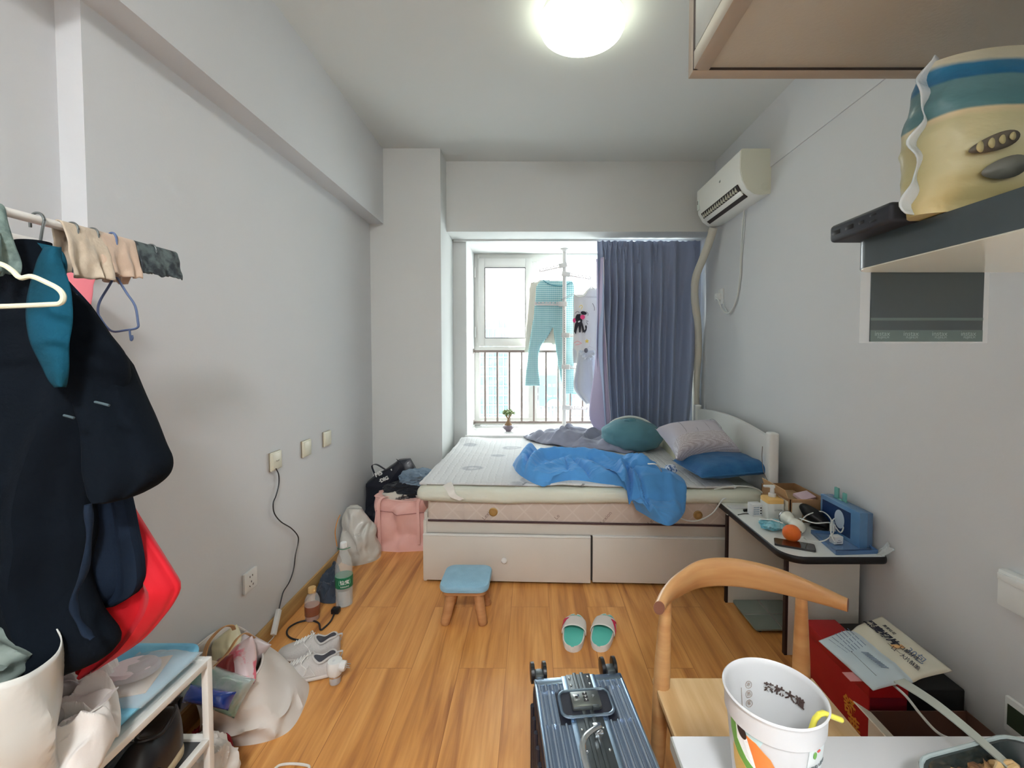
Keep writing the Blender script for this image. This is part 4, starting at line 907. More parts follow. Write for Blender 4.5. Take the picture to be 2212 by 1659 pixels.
# ================================================================ NEAR RIGHT: cabinet, shelf, desk, chair
m_cab = mat('taupe_cabinet_board', (186, 184, 172), 0.55, bump=(200, 0.1)); m_cab2 = mat('taupe_cabinet_edge', (172, 162, 146), 0.5)
m_door = mat('pale_gloss_door', (206, 208, 200), 0.18, coat=0.5, var=(2.5, (186, 192, 184), 0.3, 0.7, (3, 6, 0.5)))
cb = thing('wall_cabinet', 'large taupe overhead cabinet at the upper right, seen from below', 'cabinet', (0.85, 0.23, 1.75))
bm = BM(); box(bm, 0.234, -0.22, 1.754, 1.47, 0.662, 2.868); obj('carcass', bm, m_cab, cb, smooth=False)
bm = BM(); box(bm, 0.229, 0.650, 1.750, 1.47, 0.670, 2.868, bev=0.001); obj('end_trim', bm, m_cab2, cb)
bm = BM(); box(bm, 0.229, -0.22, 1.750, 0.252, 0.650, 1.775, bev=0.001); obj('bottom_rail', bm, m_cab2, cb)
bm = BM(); box(bm, 0.2525, -0.22, 1.7535, 0.2535, 0.65, 1.7542); box(bm, 0.229, 0.6490, 1.7505, 1.47, 0.650, 1.7538); box(bm, 0.2286, 0.6465, 1.75, 0.2345, 0.649, 2.868); obj('shadow_gap', bm, mat('dark_gap', (60, 52, 46), 0.8), cb, smooth=False)
bm = BM(); box(bm, 0.2295, -0.20, 1.777, 0.236, 0.645, 2.86, bev=0.001); obj('door', bm, m_door, cb)

m_shelf = mat('charcoal_laminate', (62, 74, 78), 0.3, coat=0.3, var=(8, (54, 64, 68), 0.3, 0.7)); m_und = mat('pale_shelf_underside', (214, 216, 200), 0.25, coat=0.3)
SZ = 1.487
sh = thing('wall_shelf', 'thick wall shelf with charcoal edge and pale glossy underside at right', 'shelf', (0.94, 0.18, 1.451))
def spoly(g):
    r = 0.028; pts = []
    for k in range(9): a = pi / 2 + (pi / 2) * k / 8; pts.append((0.41 + g + r + r * cos(a), 0.58 - g - r + r * sin(a)))
    return [(1.475, 0.58 - g)] + pts + [(0.41 + g, -0.22), (1.475, -0.22)]
bm = BM(); prism(bm, spoly(0.0), 1.4522, SZ); obj('board', bm, m_shelf, sh)
bm = BM(); prism(bm, spoly(0.0006), 1.4510, 1.4522); obj('underside', bm, m_und, sh)

# hanging film sleeve with printed strip
fs = thing('film_sleeve', 'dark green printed film sleeve hanging from the end of the shelf', 'film sleeve', (0.513, 0.583, 1.36))
bm = BM(); box(bm, 0.428, 0.5835, 1.3595, 0.596, 0.5839, 1.485); obj('clear_sleeve', bm, mat('clear_sleeve', (226, 228, 226), 0.3, alpha=0.10), fs, smooth=False)
m_fg = mat('dark_green_film', (50, 58, 62), 0.35, var=(5, (58, 70, 66), 0.3, 0.7)); m_fg2 = mat('grey_green_film', (84, 100, 96), 0.4)
fx0, fx1 = 0.4405, 0.5868
bm = BM(); box(bm, fx0, 0.5812, 1.3615, fx1, 0.5830, 1.478); obj('dark_strip', bm, m_fg, fs, smooth=False)
for z0, z1 in ((1.3615, 1.3765), (1.3890, 1.3925)):
    bm = BM(); box(bm, fx0, 0.5808, z0, fx1, 0.5812, z1); obj('pale_band', bm, m_fg2, fs, smooth=False)
for k in range(4):
    c = WY(1906 + k * 62, 721, 0.5806); bm = text_bm('instax', 0.0085, frameM(c, (1, 0, 0), (0, 0, 1)), 0.0001); obj('lettering', bm, mat('faint_print', (140, 156, 152), 0.5), fs, smooth=False)
    c = WY(1908 + k * 62, 729, 0.5806); bm = text_bm('FUJIFILM', 0.0042, frameM(c, (1, 0, 0), (0, 0, 1)), 0.0001); obj('lettering', bm, mat('faint_print', (140, 156, 152), 0.5), fs, smooth=False)

# power bank
pk = thing('power_bank', 'flat black power bank with ports overhanging the shelf tip', 'power bank', (0.45, 0.525, SZ))
m_pk = mat('matte_black_plastic', (34, 38, 46), 0.5)
bm = BM(); box(bm, 0.380, 0.4775, SZ, 0.525, 0.576, SZ + 0.022, bev=0.005, seg=3); obj('body', bm, m_pk, pk)
for y0, y1, z0, z1 in ((0.555, 0.569, 0.008, 0.014), (0.532, 0.546, 0.008, 0.014), (0.515, 0.524, 0.009, 0.013), (0.497, 0.507, 0.013, 0.016), (0.497, 0.507, 0.006, 0.009)):
    bm = BM(); box(bm, 0.3795, y0, SZ + z0, 0.383, y1, SZ + z1, bev=0.001); obj('port', bm, mat('port_black', (8, 8, 10), 0.3), pk)

# crinkled bag on the shelf
m_bag = mat('printed_bag_film', (70, 110, 130), 0.35, coat=0.35, bump=(22, 0.5, (1, 1, 2)))
nt, b = nodes_of(m_bag); tc = nt.nodes.new('ShaderNodeTexCoord'); sp_ = nt.nodes.new('ShaderNodeSeparateXYZ'); nt.links.new(tc.outputs['Object'], sp_.inputs[0])
nn = nt.nodes.new('ShaderNodeTexNoise'); nn.inputs['Scale'].default_value = 14; nt.links.new(tc.outputs['Object'], nn.inputs[0])
ma = nt.nodes.new('ShaderNodeMath'); ma.operation = 'MULTIPLY_ADD'; ma.inputs[1].default_value = 0.012; nt.links.new(nn.outputs['Fac'], ma.inputs[0]); nt.links.new(sp_.outputs[2], ma.inputs[2])
dv = nt.nodes.new('ShaderNodeMath'); dv.operation = 'DIVIDE'; dv.inputs[1].default_value = 0.165; nt.links.new(ma.outputs[0], dv.inputs[0])
rr = nt.nodes.new('ShaderNodeValToRGB'); nt.links.new(dv.outputs[0], rr.inputs[0]); el = rr.color_ramp.elements
el[0].position = 0.0; el[0].color = lin((190, 172, 116)); el[1].position = 1.0; el[1].color = lin((188, 184, 160))
for p_, c_ in ((0.30, (178, 170, 124)), (0.56, (176, 170, 130)), (0.60, (196, 178, 140)), (0.615, (70, 112, 116)), (0.80, (84, 120, 124)), (0.815, (24, 92, 128)), (0.90, (28, 104, 140)), (0.93, (188, 184, 160))):
    k = el.new(p_); k.color = lin(c_)
nt.links.new(rr.outputs[0], b.inputs['Base Color'])
bg_ = thing('snack_bag', 'crinkled blue and tan printed bag standing on the shelf at the right edge', 'bag', (0.53, 0.42, SZ))
bm = BM(); rings = []
for i in range(27):
    t = i / 26; z = SZ + 0.001 + 0.163 * t; w = 0.112 * (1 - 0.10 * t ** 2); d = 0.052 * (0.55 + 0.45 * sin(pi * (0.25 + 0.75 * (1 - t)))) * (1 - 0.45 * t ** 3)
    if t < 0.08: d *= 0.85; 
    ring = []
    for k in range(56):
        a = 2 * pi * k / 56; x = w * (abs(cos(a)) ** 0.7) * (1 if cos(a) > 0 else -1); y = d * (abs(sin(a)) ** 0.8) * (1 if sin(a) > 0 else -1)
        q = 1 + 0.02 * nz(x * 30, y * 30, t * 6) + 0.03 * ridge(x * 8, t * 5, y * 8, 1.6)
        xx, yy = x * q, y * q; ca, sa = cos(0.10), sin(0.10)
        ring.append(Vector((0.503 + xx * ca - yy * sa, 0.475 + xx * sa + yy * ca, z + 0.012 * (-(x / w) ** 2) * t)))
    rings.append(ring)
ring_loft(bm, rings); obj('pouch', bm, m_bag, bg_)
m_seal = mat('milky_seal', (206, 216, 218), 0.2, coat=0.5, alpha=0.85, bump=(40, 0.7))
bm = BM(); surf(bm, lambda u, v: Vector((0.398 - 0.004 * (1 - v) + 0.012 * v - 0.016 * u * (1 + 0.4 * sin(v * 17)), 0.462 - 0.006 * u + 0.003 * sin(v * 30), SZ + 0.002 + 0.155 * v)), 6, 40); obj('side_seal', bm, m_seal, bg_, mods=[solid(0.001)])
def bagfront(X, Z):
    t = (Z - SZ) / 0.163; w = 0.112 * (1 - 0.10 * t ** 2); d = 0.052 * (0.55 + 0.45 * sin(pi * (0.25 + 0.75 * (1 - t)))) * (1 - 0.45 * t ** 3)
    x = (X - 0.503); q = min(0.99, abs(x / w)) ** (1 / 0.7); return 0.475 + x * 0.10 - d * (max(0, 1 - q * q) ** 0.5) ** 0.8 - 0.004
def bagmark(cx, cz, rx, rz, m, ang, name, k=1.0):
    bm = BM(); P = []
    for i in range(28):
        t = 2 * pi * i / 28; x, z = rx * cos(t), rz * sin(t) * (1 + 0.25 * cos(t)); P.append((cx + x * cos(ang) - z * sin(ang), cz + x * sin(ang) + z * cos(ang)))
    c = bm.verts.new((cx, bagfront(cx, cz) - 0.0006 * k, cz)); vs = [bm.verts.new((x, bagfront(x, z) - 0.0006 * k, z)) for x, z in P]
    for i in range(28): bm.faces.new((c, vs[i], vs[(i + 1) % 28]))
    obj(name, bm, m, bg_, mods=[solid(0.0005)])
bagmark(0.434, SZ + 0.058, 0.021, 0.0075, mat('grey_brown_print', (96, 90, 78), 0.5), 0.30, 'oval_outline_print')
for k in range(4): bagmark(0.421 + k * 0.0085, SZ + 0.0545 + k * 0.0026, 0.0028, 0.005 - 0.0005 * k, mat('tan_print', (176, 166, 120), 0.4), 0.2, 'stripe_print', 3)
bagmark(0.448, SZ + 0.036, 0.021, 0.0095, mat('grey_print_bag', (108, 108, 98), 0.4), 0.2, 'oval_print')

# near desk
m_desk = mat('white_desk_top', (206, 206, 208), 0.25, coat=0.2)
ds = thing('desk', 'white desk top at the bottom right corner with cup and takeout tray', 'desk', (0.85, 0.3, 0))
bm = BM(); box(bm, 0.216, -0.25, 0.728, 1.47, 0.672, 0.750, bev=0.002); obj('desk_top', bm, m_desk, ds)
bm = BM(); box(bm, 0.2140, -0.25, 0.7285, 0.2165, 0.672, 0.7485); obj('edge_band', bm, mat('grey_edge_band', (150, 152, 146), 0.4), ds, smooth=False)
for x, y in ((0.30, -0.2), (1.42, -0.2), (1.42, 0.6)):
    bm = BM(); box(bm, x - 0.02, y - 0.02, 0, x + 0.02, y + 0.02, 0.728, bev=0.003); obj('leg', bm, m_white, ds)
bm = BM(); box(bm, 0.80, 0.1, 0.0, 0.82, 0.62, 0.728); obj('side_panel', bm, m_panel, ds, smooth=False)

# cup
CX, CY, CZ0, CH = 0.312, 0.560, 0.750, 0.160
def cr(z): t = (z - CZ0) / CH; return 0.0435 + 0.0155 * t
m_cup = mat('frosted_cup_plastic', (206, 207, 208), 0.35, coat=0.3, alpha=0.92, sub=0.1)
cupp = thing('plastic_cup', 'large frosted milk-tea cup with parrot print and yellow straw on the desk', 'cup', (CX, CY, CZ0))
bm = BM(); prof = [(0.001, CZ0 + 0.006), (0.040, CZ0 + 0.005), (0.0415, CZ0), (0.0435, CZ0), (cr(CZ0 + CH * 0.5), CZ0 + CH * 0.5), (cr(CZ0 + CH - 0.03) , CZ0 + CH - 0.03), (0.0588, CZ0 + CH - 0.028), (0.0595, CZ0 + CH - 0.003), (0.0612, CZ0 + CH - 0.002), (0.0618, CZ0 + CH), (0.0600, CZ0 + CH + 0.0018), (0.0582, CZ0 + CH), (0.0574, CZ0 + CH - 0.006), (0.042, CZ0 + 0.008), (0.001, CZ0 + 0.008)]
lathe(bm, prof, at(CX, CY, 0), 72, cap=False); obj('cup_body', bm, m_cup, cupp)
def cupwrap(a0, z0, out=0.0008, inside=False):
    def f(v):
        z = z0 + v[1]
        r = (cr(z) - (0.0024 if inside else 0)) + (-(out + v[2]) if inside else out + v[2]); a = a0 + (v[0] / r) * (-1 if inside else 1)
        return (CX + r * cos(a), CY + r * sin(a), z)
    return f
def cuppatch(name, poly, a0, z0, m, out=0.0006, t=0.0006):
    poly = [(x + (0.006 if a0 < 4.5 else 0), y + 0.026) for x, y in poly]
    """poly in (x along, y up) metres wrapped onto the cup"""
    bm = BM(); xs = [p[0] for p in poly]; prism(bm, poly, 0, t)
    bmesh.ops.triangulate(bm, faces=bm.faces[:]); bmesh.ops.subdivide_edges(bm, edges=[e for e in bm.edges if e.calc_length() > 0.004], cuts=2, use_grid_fill=True)
    bmesh.ops.triangulate(bm, faces=bm.faces[:])
    f = cupwrap(a0, z0, out)
    for v in bm.verts: v.co = Vector(f(v.co))
    return obj(name, bm, m, cupp, smooth=False)
def ell(cx, cy, rx, ry, ang=0, n=26, a0=0, a1=2 * pi):
    return [(cx + rx * cos(t) * cos(ang) - ry * sin(t) * sin(ang), cy + rx * cos(t) * sin(ang) + ry * sin(t) * cos(ang)) for t in [a0 + (a1 - a0) * i / n for i in range(n)]]
A0 = radians(222)   # visible left-front of the cup
m_or = mat('print_orange', (226, 128, 62), 0.4); m_gr = mat('print_green', (104, 160, 72), 0.4); m_wt = mat('print_white', (236, 238, 238), 0.4); m_bk = mat('print_black', (40, 34, 36), 0.4); m_oc = mat('print_ochre', (200, 164, 92), 0.4); m_lb = mat('print_pale_blue', (186, 214, 216), 0.4); m_rd = mat('print_red', (206, 70, 60), 0.4)
cuppatch('sky_print', [(-0.042, 0.098), (-0.006, 0.085), (0.004, 0.108), (-0.02, 0.128), (-0.042, 0.130)], A0, CZ0, m_lb, 0.0003)
cuppatch('white_plumage', [(-0.036, 0.105), (-0.016, 0.098), (-0.004, 0.07), (-0.010, 0.048), (-0.026, 0.062), (-0.036, 0.082)], A0, CZ0, m_wt, 0.0005)
cuppatch('green_wing', [(-0.044, 0.110), (-0.034, 0.106), (-0.032, 0.085), (-0.018, 0.068), (-0.008, 0.062), (-0.009, 0.050), (-0.024, 0.056), (-0.038, 0.074), (-0.044, 0.090)], A0, CZ0, m_gr, 0.0007)
cuppatch('orange_beak', [(-0.018, 0.100), (-0.006, 0.098), (0.010, 0.086), (0.021, 0.066), (0.024, 0.050), (0.010, 0.056), (-0.006, 0.064), (-0.010, 0.078)], A0, CZ0, m_or, 0.0009)
cuppatch('eye_patch', ell(-0.024, 0.100, 0.006, 0.0085, 0.5), A0, CZ0, m_bk, 0.0011)
cuppatch('glass_print', [(-0.040, 0.072), (-0.030, 0.064), (-0.014, 0.052), (-0.010, 0.040), (-0.012, 0.028), (-0.022, 0.022), (-0.034, 0.030), (-0.040, 0.05)], A0, CZ0, m_oc, 0.0009)
cuppatch('yellow_print', [(-0.008, 0.052), (0.006, 0.044), (0.010, 0.028), (0.008, 0.008), (-0.006, 0.014), (-0.010, 0.03)], A0, CZ0, mat('print_cream_yellow', (222, 210, 150), 0.4), 0.0007)
cuppatch('red_print', [(0.004, 0.044), (0.010, 0.040), (0.010, 0.033), (0.004, 0.036)], A0, CZ0, m_rd, 0.0012)
cuppatch('leaf_print', ell(0.010, 0.022, 0.010, 0.006, -0.9), A0, CZ0, m_gr, 0.0012)
cuppatch('fruit_print', ell(-0.028, 0.020, 0.009, 0.008, 0), A0, CZ0, m_or, 0.0012)
A1 = radians(293)
cuppatch('info_label', [(-0.010, 0.112), (0.020, 0.112), (0.020, -0.02), (-0.016, -0.02)], A1, CZ0, mat('pale_grey_label', (206, 214, 214), 0.5), 0.0004)
cuppatch('green_leaf_logo', ell(-0.002, 0.097, 0.0025, 0.0045, 0), A1, CZ0, m_gr, 0.0014); cuppatch('red_leaf_logo', ell(0.004, 0.101, 0.003, 0.0015, 0), A1, CZ0, m_rd, 0.0014)
for s, z, sz in (('鸭屎香八百年', 0.080, 0.0058), ('鸭屎香柠檬茶', 0.066, 0.0040), ('正常冰 - 标准', 0.060, 0.0040), ('10-14', 0.055, 0.0036)):
    bm = text_bm(s, sz, Matrix.Identity(4), 0.0002, wrap=cupwrap(A1 + 0.08, CZ0 + z + 0.026, 0.0016)); obj('label_lettering', bm, mat('dark_grey_print', (96, 104, 108), 0.6), cupp, smooth=False)
m_pbr = mat('print_dark_brown', (70, 54, 50), 0.5)
for k, s in enumerate('茶林大道'):
    bm = text_bm(s, 0.013, Matrix.Identity(4), 0.0002, wrap=cupwrap(radians(68 - k * 14.5), CZ0 + 0.126, 0.0012, True), bold=0.0004); obj('lettering', bm, m_pbr, cupp, smooth=False)
for k in range(3):
    bm = BM(); f = cupwrap(radians(98), CZ0 + 0.128 - k * 0.0125, 0.0012, True)
    tube(bm, [Vector(f((0.0048 * cos(t), 0.0048 * sin(t), 0))) for t in [i * 2 * pi / 20 for i in range(20)]], 0.00028, 5, closed=True); obj('round_icon', bm, mat('print_tan', (150, 128, 112), 0.5), cupp)
    bm = text_bm('冰热茶'[k], 0.006, Matrix.Identity(4), 0.0001, wrap=f); obj('icon_glyph', bm, mat('print_tan', (150, 128, 112), 0.5), cupp, smooth=False)
bm = BM(); f = cupwrap(radians(111), CZ0 + 0.09, 0.001, True); tube(bm, [Vector(f((0, y * 0.001, 0))) for y in range(-12, 40, 4)], 0.0003, 5); obj('fine_print', bm, mat('print_tan', (150, 128, 112), 0.5), cupp)
bm = BM(); pts = [WY(1742, 1580, CY - 0.045)] ; p0_ = Vector((CX + 0.018, CY + 0.0, CZ0 + 0.012)); p1_ = Vector((CX + 0.028, CY - 0.040, CZ0 + 0.157)); 
tube(bm, [p0_, p1_, p1_ + Vector((0.004, -0.001, 0.006)), p1_ + Vector((0.010, 0.001, 0.006)), p1_ + Vector((0.040, 0.012, -0.012))], 0.0032, 12)
tag(obj('straw', bm, mat('yellow_straw', (232, 222, 88), 0.3, alpha=0.92)), 'bent yellow straw hanging over the milk-tea cup rim', 'straw')

# takeout tray
m_tray = mat('black_takeout_plastic', (40, 50, 50), 0.2, coat=0.5); m_rim = mat('clear_tray_rim', (176, 190, 190), 0.15, coat=0.6, alpha=0.75)
TM = Matrix.Translation((0.617, 0.520, 0.752)) @ Matrix.Rotation(radians(13), 4, 'Z')
tk = thing('takeout_tray', 'black takeout tray with leftover food at the bottom right corner of the desk', 'food container', M=TM)
bm = BM(); rings = []
for s, z in ((0.78, 0.0), (0.82, 0.0), (0.97, 0.044), (1.03, 0.046), (1.03, 0.048), (0.965, 0.048), (0.80, 0.004), (0.5, 0.004)): rings.append([TM @ Vector((x, y, z)) for x, y in rrect(0.205 * s, 0.155 * s, 0.04 * s, 6)])
ring_loft(bm, rings); obj('tray', bm, m_tray, tk)
bm = BM(); tube(bm, [TM @ Vector((x, y, 0.048)) for x, y in rrect(0.211, 0.161, 0.042, 6)], 0.0028, 8, closed=True); obj('rim', bm, m_rim, tk)
bm = BM(); box(bm, -0.012, -0.06, 0.004, -0.006, 0.06, 0.03, M=TM @ Matrix.Translation((0.06, 0, 0))); obj('divider', bm, m_tray, tk)
m_food = mat('braised_food', (112, 76, 50), 0.45, var=(70, (190, 150, 100), 0.42, 0.62), bump=(60, 1.0), coat=0.3)
bm = BM(); blob(bm, (0, 0, 0), (0.062, 0.040, 0.028), 0.35, sub=5, crease=0.3, s=16, M=None)
bm.transform(TM @ Matrix.Translation((0.0, 0.030, 0.018))); fo = obj('leftover_food', bm, m_food); tag(fo, 'brown leftovers in the black takeout tray', 'food', kind='stuff')
m_mush = mat('tan_noodle', (206, 172, 120), 0.4, coat=0.3)
bm = BM()
R.seed(5)
for k in range(12):
    a = R.uniform(0, 6.28); x, y = R.uniform(-0.03, 0.04), R.uniform(-0.005, 0.05); L = 0.010
    tube(bm, spline([TM @ Vector((x, y, 0.040)), TM @ Vector((x + L * cos(a), y + L * sin(a), 0.049)), TM @ Vector((x + 2 * L * cos(a + 0.5), y + 2 * L * sin(a + 0.5), 0.040))], 4), 0.004, 7)
tag(obj('noodle_pieces', bm, m_mush), 'tan noodle-like scraps on the leftovers', 'food', kind='stuff')
# plastic spoon
sp_o = thing('plastic_spoon', 'pale translucent spoon resting across the takeout tray rim', 'spoon', (0.62, 0.55, 0.78))
m_sp = mat('pale_plastic', (164, 168, 158), 0.25, coat=0.3, alpha=0.93)
bm = BM(); pts = spline([(0.655, 0.490, 0.772), (0.645, 0.53, 0.784), (0.628, 0.590, 0.803), (0.610, 0.655, 0.815), (0.598, 0.705, 0.812)], 6)
ribbon(bm, pts[::3] + [pts[-1]], (0.006, 0.021), 0.0011, wd=(1, 0.15, 0.1)); obj('handle', bm, m_sp, sp_o)
bm = BM(); q = bmesh.ops.create_uvsphere(bm, u_segments=20, v_segments=10, radius=1); bmesh.ops.delete(bm, geom=[v for v in bm.verts if v.co.z > 0.15], context='VERTS')
bm.transform(Matrix.Translation((0.662, 0.468, 0.774)) @ Matrix.Rotation(0.2, 4, 'Z') @ Matrix.Diagonal((0.019, 0.028, 0.009, 1))); obj('bowl', bm, m_sp, sp_o, mods=[solid(0.0012)])

# chair
m_cw = mat('beech_wood', (206, 160, 108), 0.4, coat=0.15, var=(4, (186, 134, 84), 0.35, 0.65, (1, 1, 8))); m_cs = mat('beech_seat', (226, 194, 146), 0.35, coat=0.15, var=(3, (208, 170, 118), 0.38, 0.62, (9, 0.8, 1))); m_ce = mat('brown_end_grain', (120, 78, 60), 0.6)
ch = thing('dining_chair', 'beech chair with curved horn-shaped back pushed under the desk', 'chair', (0.55, 1.0, 0))
bm = BM(); ring_loft(bm, [[Vector((x, y, z)) for x, y in pr_] for pr_, z in (([(0.338, 0.80), (0.762, 0.80), (0.766, 1.19), (0.334, 1.19)], 0.428), ([(0.334, 0.796), (0.766, 0.796), (0.770, 1.194), (0.330, 1.194)], 0.434), ([(0.334, 0.796), (0.766, 0.796), (0.770, 1.194), (0.330, 1.194)], 0.447), ([(0.338, 0.80), (0.762, 0.80), (0.766, 1.19), (0.334, 1.19)], 0.450))]); obj('seat', bm, m_cs, ch, smooth=False)
bm = BM()
for q in ((0.352, 0.82, 0.372, 1.17), (0.728, 0.82, 0.748, 1.17), (0.36, 0.82, 0.74, 0.84), (0.36, 1.15, 0.74, 1.17)): box(bm, q[0], q[1], 0.365, q[2], q[3], 0.428, bev=0.002)
obj('apron', bm, m_cw, ch)
railp = []
for (px, py), z in zip(((1424, 1313), (1440, 1285), (1468, 1262), (1512, 1240), (1580, 1236), (1670, 1252), (1750, 1277), (1831, 1307)), (0.728, 0.73, 0.734, 0.738, 0.74, 0.738, 0.734, 0.728)): railp.append(WZ(px, py, z))
sp = spline(railp, 8); m_ = len(sp)
bm = BM(); rings = []
for i, p in enumerate(sp):
    t = i / (m_ - 1); tg = (sp[min(i + 1, m_ - 1)] - sp[max(i - 1, 0)]).normalized(); s = tg.cross(Vector((0, 0, 1))).normalized()
    wz = 0.0175 + 0.026 * sin(pi * t) ** 1.1; wx = 0.014 + 0.002 * sin(pi * t)
    up = (Vector((0, 0, 1)) + s * 0.15).normalized()
    rings.append([p + s * (wx * cos(a)) + up * (wz * sin(a)) for a in [2 * pi * k / 20 for k in range(20)]])
ring_loft(bm, rings); rl = obj('back_rail', bm, m_cw, ch)
for i in (0, -1):
    c_ = sp[i]; d = (sp[0] - sp[1]).normalized() if i == 0 else (sp[-1] - sp[-2]).normalized()
    bm = BM(); ring_loft(bm, [[q_ + d * 0.0003 * k for q_ in [c_ + (v_ - c_) * 0.97 for v_ in rings[i]]] for k in (0, 4)]); obj('end_grain', bm, m_ce, rl, smooth=False)
for (xt, yt), (xs, ys), (xf, yf) in (((0.348, 1.135), (0.346, 1.165), (0.335, 1.19)), ((0.708, 1.15), (0.722, 1.165), (0.73, 1.20))):
    zs = [0.0, 0.2, 0.40, 0.45, 0.52, 0.62, 0.72]
    P_ = []
    for z in zs:
        if z <= 0.45: t = z / 0.45; P_.append(Vector((xf + (xs - xf) * t, yf + (ys - yf) * t, z)))
        else: t = (z - 0.45) / 0.27; P_.append(Vector((xs + (xt - xs) * t, ys + (yt - ys) * t, z)))
    bm = BM(); tube(bm, P_, [0.013, 0.018, 0.022, 0.022, 0.021, 0.017, 0.013], 14); obj('leg', bm, m_cw, ch)
for x in (0.36, 0.74):
    bm = BM(); tube(bm, [(x, 0.83, 0.43), (x, 0.825, 0.0)], [0.02, 0.013], 14); obj('leg', bm, m_cw, ch)

# red gift box, open carton, dark bag, chips bag
m_red = mat('red_card', (176, 20, 26), 0.5, var=(3, (160, 16, 24), 0.3, 0.7)); m_red2 = mat('dark_red_card', (120, 12, 34), 0.55); m_gold_t = mat('gold_foil_print', (226, 160, 60), 0.35, 0.3)
rb = thing('gift_box', 'tall red gift box with gold characters on the floor by the right wall', 'box', (1.165, 1.59, 0))
bm = BM(); box(bm, 1.100, 1.415, 0.0, 1.225, 1.765, 0.254, bev=0.002); obj('carton', bm, m_red, rb)
bm = BM(); box(bm, 1.103, 1.4135, 0.003, 1.222, 1.4152, 0.215); obj('end_face', bm, m_red2, rb, smooth=False)
bm = BM(); box(bm, 1.098, 1.4128, 0.215, 1.227, 1.768, 0.258, bev=0.002); obj('lid', bm, m_red, rb)
for s, y, z in (('舒', 1.50, 0.112), ('莱', 1.478, 0.062)):
    bm = text_bm(s, 0.062, frameM((1.0994, y, z), (0, -1, 0.15), (0, 0.15, 1)), 0.0004, bold=0.0012); obj('gold_lettering', bm, m_gold_t, rb, smooth=False)
m_wc = mat('cream_carton_face', (224, 216, 200), 0.6); m_bi = mat('brown_carton_inside', (96, 66, 54), 0.85)
oc = thing('open_carton', 'open carton with cream outside and brown inside beyond the desk edge', 'box', (1.25, 1.2, 0))
x0, x1, y0, y1, h = 1.085, 1.40, 1.02, 1.395, 0.188
bm = BM()
for q in ((x0, y0, x1, y0 + 0.004), (x0, y1 - 0.004, x1, y1), (x0 + 0.001, y0, x0 + 0.004, y1), (x1 - 0.004, y0, x1, y1)): box(bm, q[0], q[1], 0, q[2], q[3], h)
box(bm, x0, y0, 0, x1, y1, 0.005); obj('walls', bm, m_bi, oc, smooth=False)
bm = BM(); box(bm, x0 - 0.001, y0, 0, x0 + 0.001, y1, h); obj('outer_face', bm, m_wc, oc, smooth=False)
bm = BM(); M = Matrix.Translation((x0, (y0 + y1) / 2, h)) @ Matrix.Rotation(radians(38), 4, 'Y'); prism(bm, [(0, -0.17), (0, 0.18), (-0.10, 0.15), (-0.10, -0.15)], -0.0015, 0.0015, M); obj('flap', bm, m_wc, oc, smooth=False)
bm = text_bm('® ⊕ CE', 0.03, frameM((x0 - 0.002, 1.2, h - 0.05), (0, -1, 0), (0, 0, 1)), 0.0004); obj('print', bm, mat('brown_print', (110, 84, 70), 0.6), oc, smooth=False)
db = thing('black_box', 'black box standing between the red gift box and the wall', 'box', (1.36, 1.60, 0))
bm = BM(); box(bm, 1.245, 1.46, 0.0, 1.46, 1.83, 0.205, bev=0.006); obj('carton', bm, mat('black_card', (26, 28, 30), 0.6), db)
# chips bag lying on the boxes
m_foil = mat('cream_foil_bag', (224, 220, 202), 0.35, coat=0.3, bump=(12, 0.5)); m_foilb = mat('pale_blue_foil', (206, 222, 230), 0.3, coat=0.3, bump=(16, 0.6))
cb_ = thing('snack_bag', 'cream and pale blue snack bag with black lettering lying on the red gift box', 'bag', (1.28, 1.58, 0.26))
K = [WZ(1768, 1384, 0.272), WZ(1905, 1331, 0.31), WZ(2058, 1449, 0.30), WZ(1886, 1491, 0.262)]   # left, far, right, near
def bagp(u, v, top=True):
    p = K[0].lerp(K[1], u).lerp(K[3].lerp(K[2], u), v)
    e = (max(0, 1 - abs(2 * u - 1) ** 4) * max(0, 1 - abs(2 * v - 1) ** 4)) ** 0.5
    w = 0.012 * e * (1 + 0.6 * nz(u * 3, v * 3, 2)) + 0.004 * ridge(u * 3, v * 3, 1, 1.4) * e
    valley = -0.012 * math.exp(-((u - 0.50) ** 2) / 0.004) * (1 - v * 0.4)
    p = p.copy(); p.x = min(p.x, 1.468)
    p.z += (w + (valley if top else 0)) if top else -0.3 * w * 0 
    return p
bm = BM(); surf(bm, lambda u, v: bagp(u, v), 34, 34); o = obj('printed_face', bm, [m_foil, m_foilb], cb_, mods=[solid(0.003, -1)])
for i, p_ in enumerate(o.data.polygons):
    if (i // 34) < 17: p_.material_index = 1
def onbag(s, u, v, du, dv, size, m, bold=0.0, name='lettering'):
    p = bagp(u, v); x = (bagp(u + du, v + dv) - p); M = frameM(p, x, (K[1] - K[0]).cross(Vector((0, 0, 1))) * -1)
    n = M.col[2].xyz
    if n.z < 0: M = M @ Matrix.Rotation(pi, 4, 'X')
    M.translation = p + Vector((0, 0, 0.0065)); obj(name, text_bm(s, size, M, 0.0004, bold=bold), m, cb_, smooth=False)
m_ink = mat('black_ink', (36, 38, 56), 0.6); m_inkb = mat('blue_grey_ink', (110, 130, 160), 0.6)
onbag('黑麦切片', 0.70, 0.30, 0, 0.2, 0.034, m_ink, 0.0014)
onbag('黑麦吐司', 0.82, 0.30, 0, 0.2, 0.013, m_ink)
onbag('每一口都好吃', 0.72, 0.64, 0.02, 0.2, 0.016, m_ink); onbag('30包', 0.76, 0.76, 0.02, 0.2, 0.03, m_inkb); onbag('一口一大片酥脆', 0.62, 0.72, 0.02, 0.2, 0.016, m_ink)
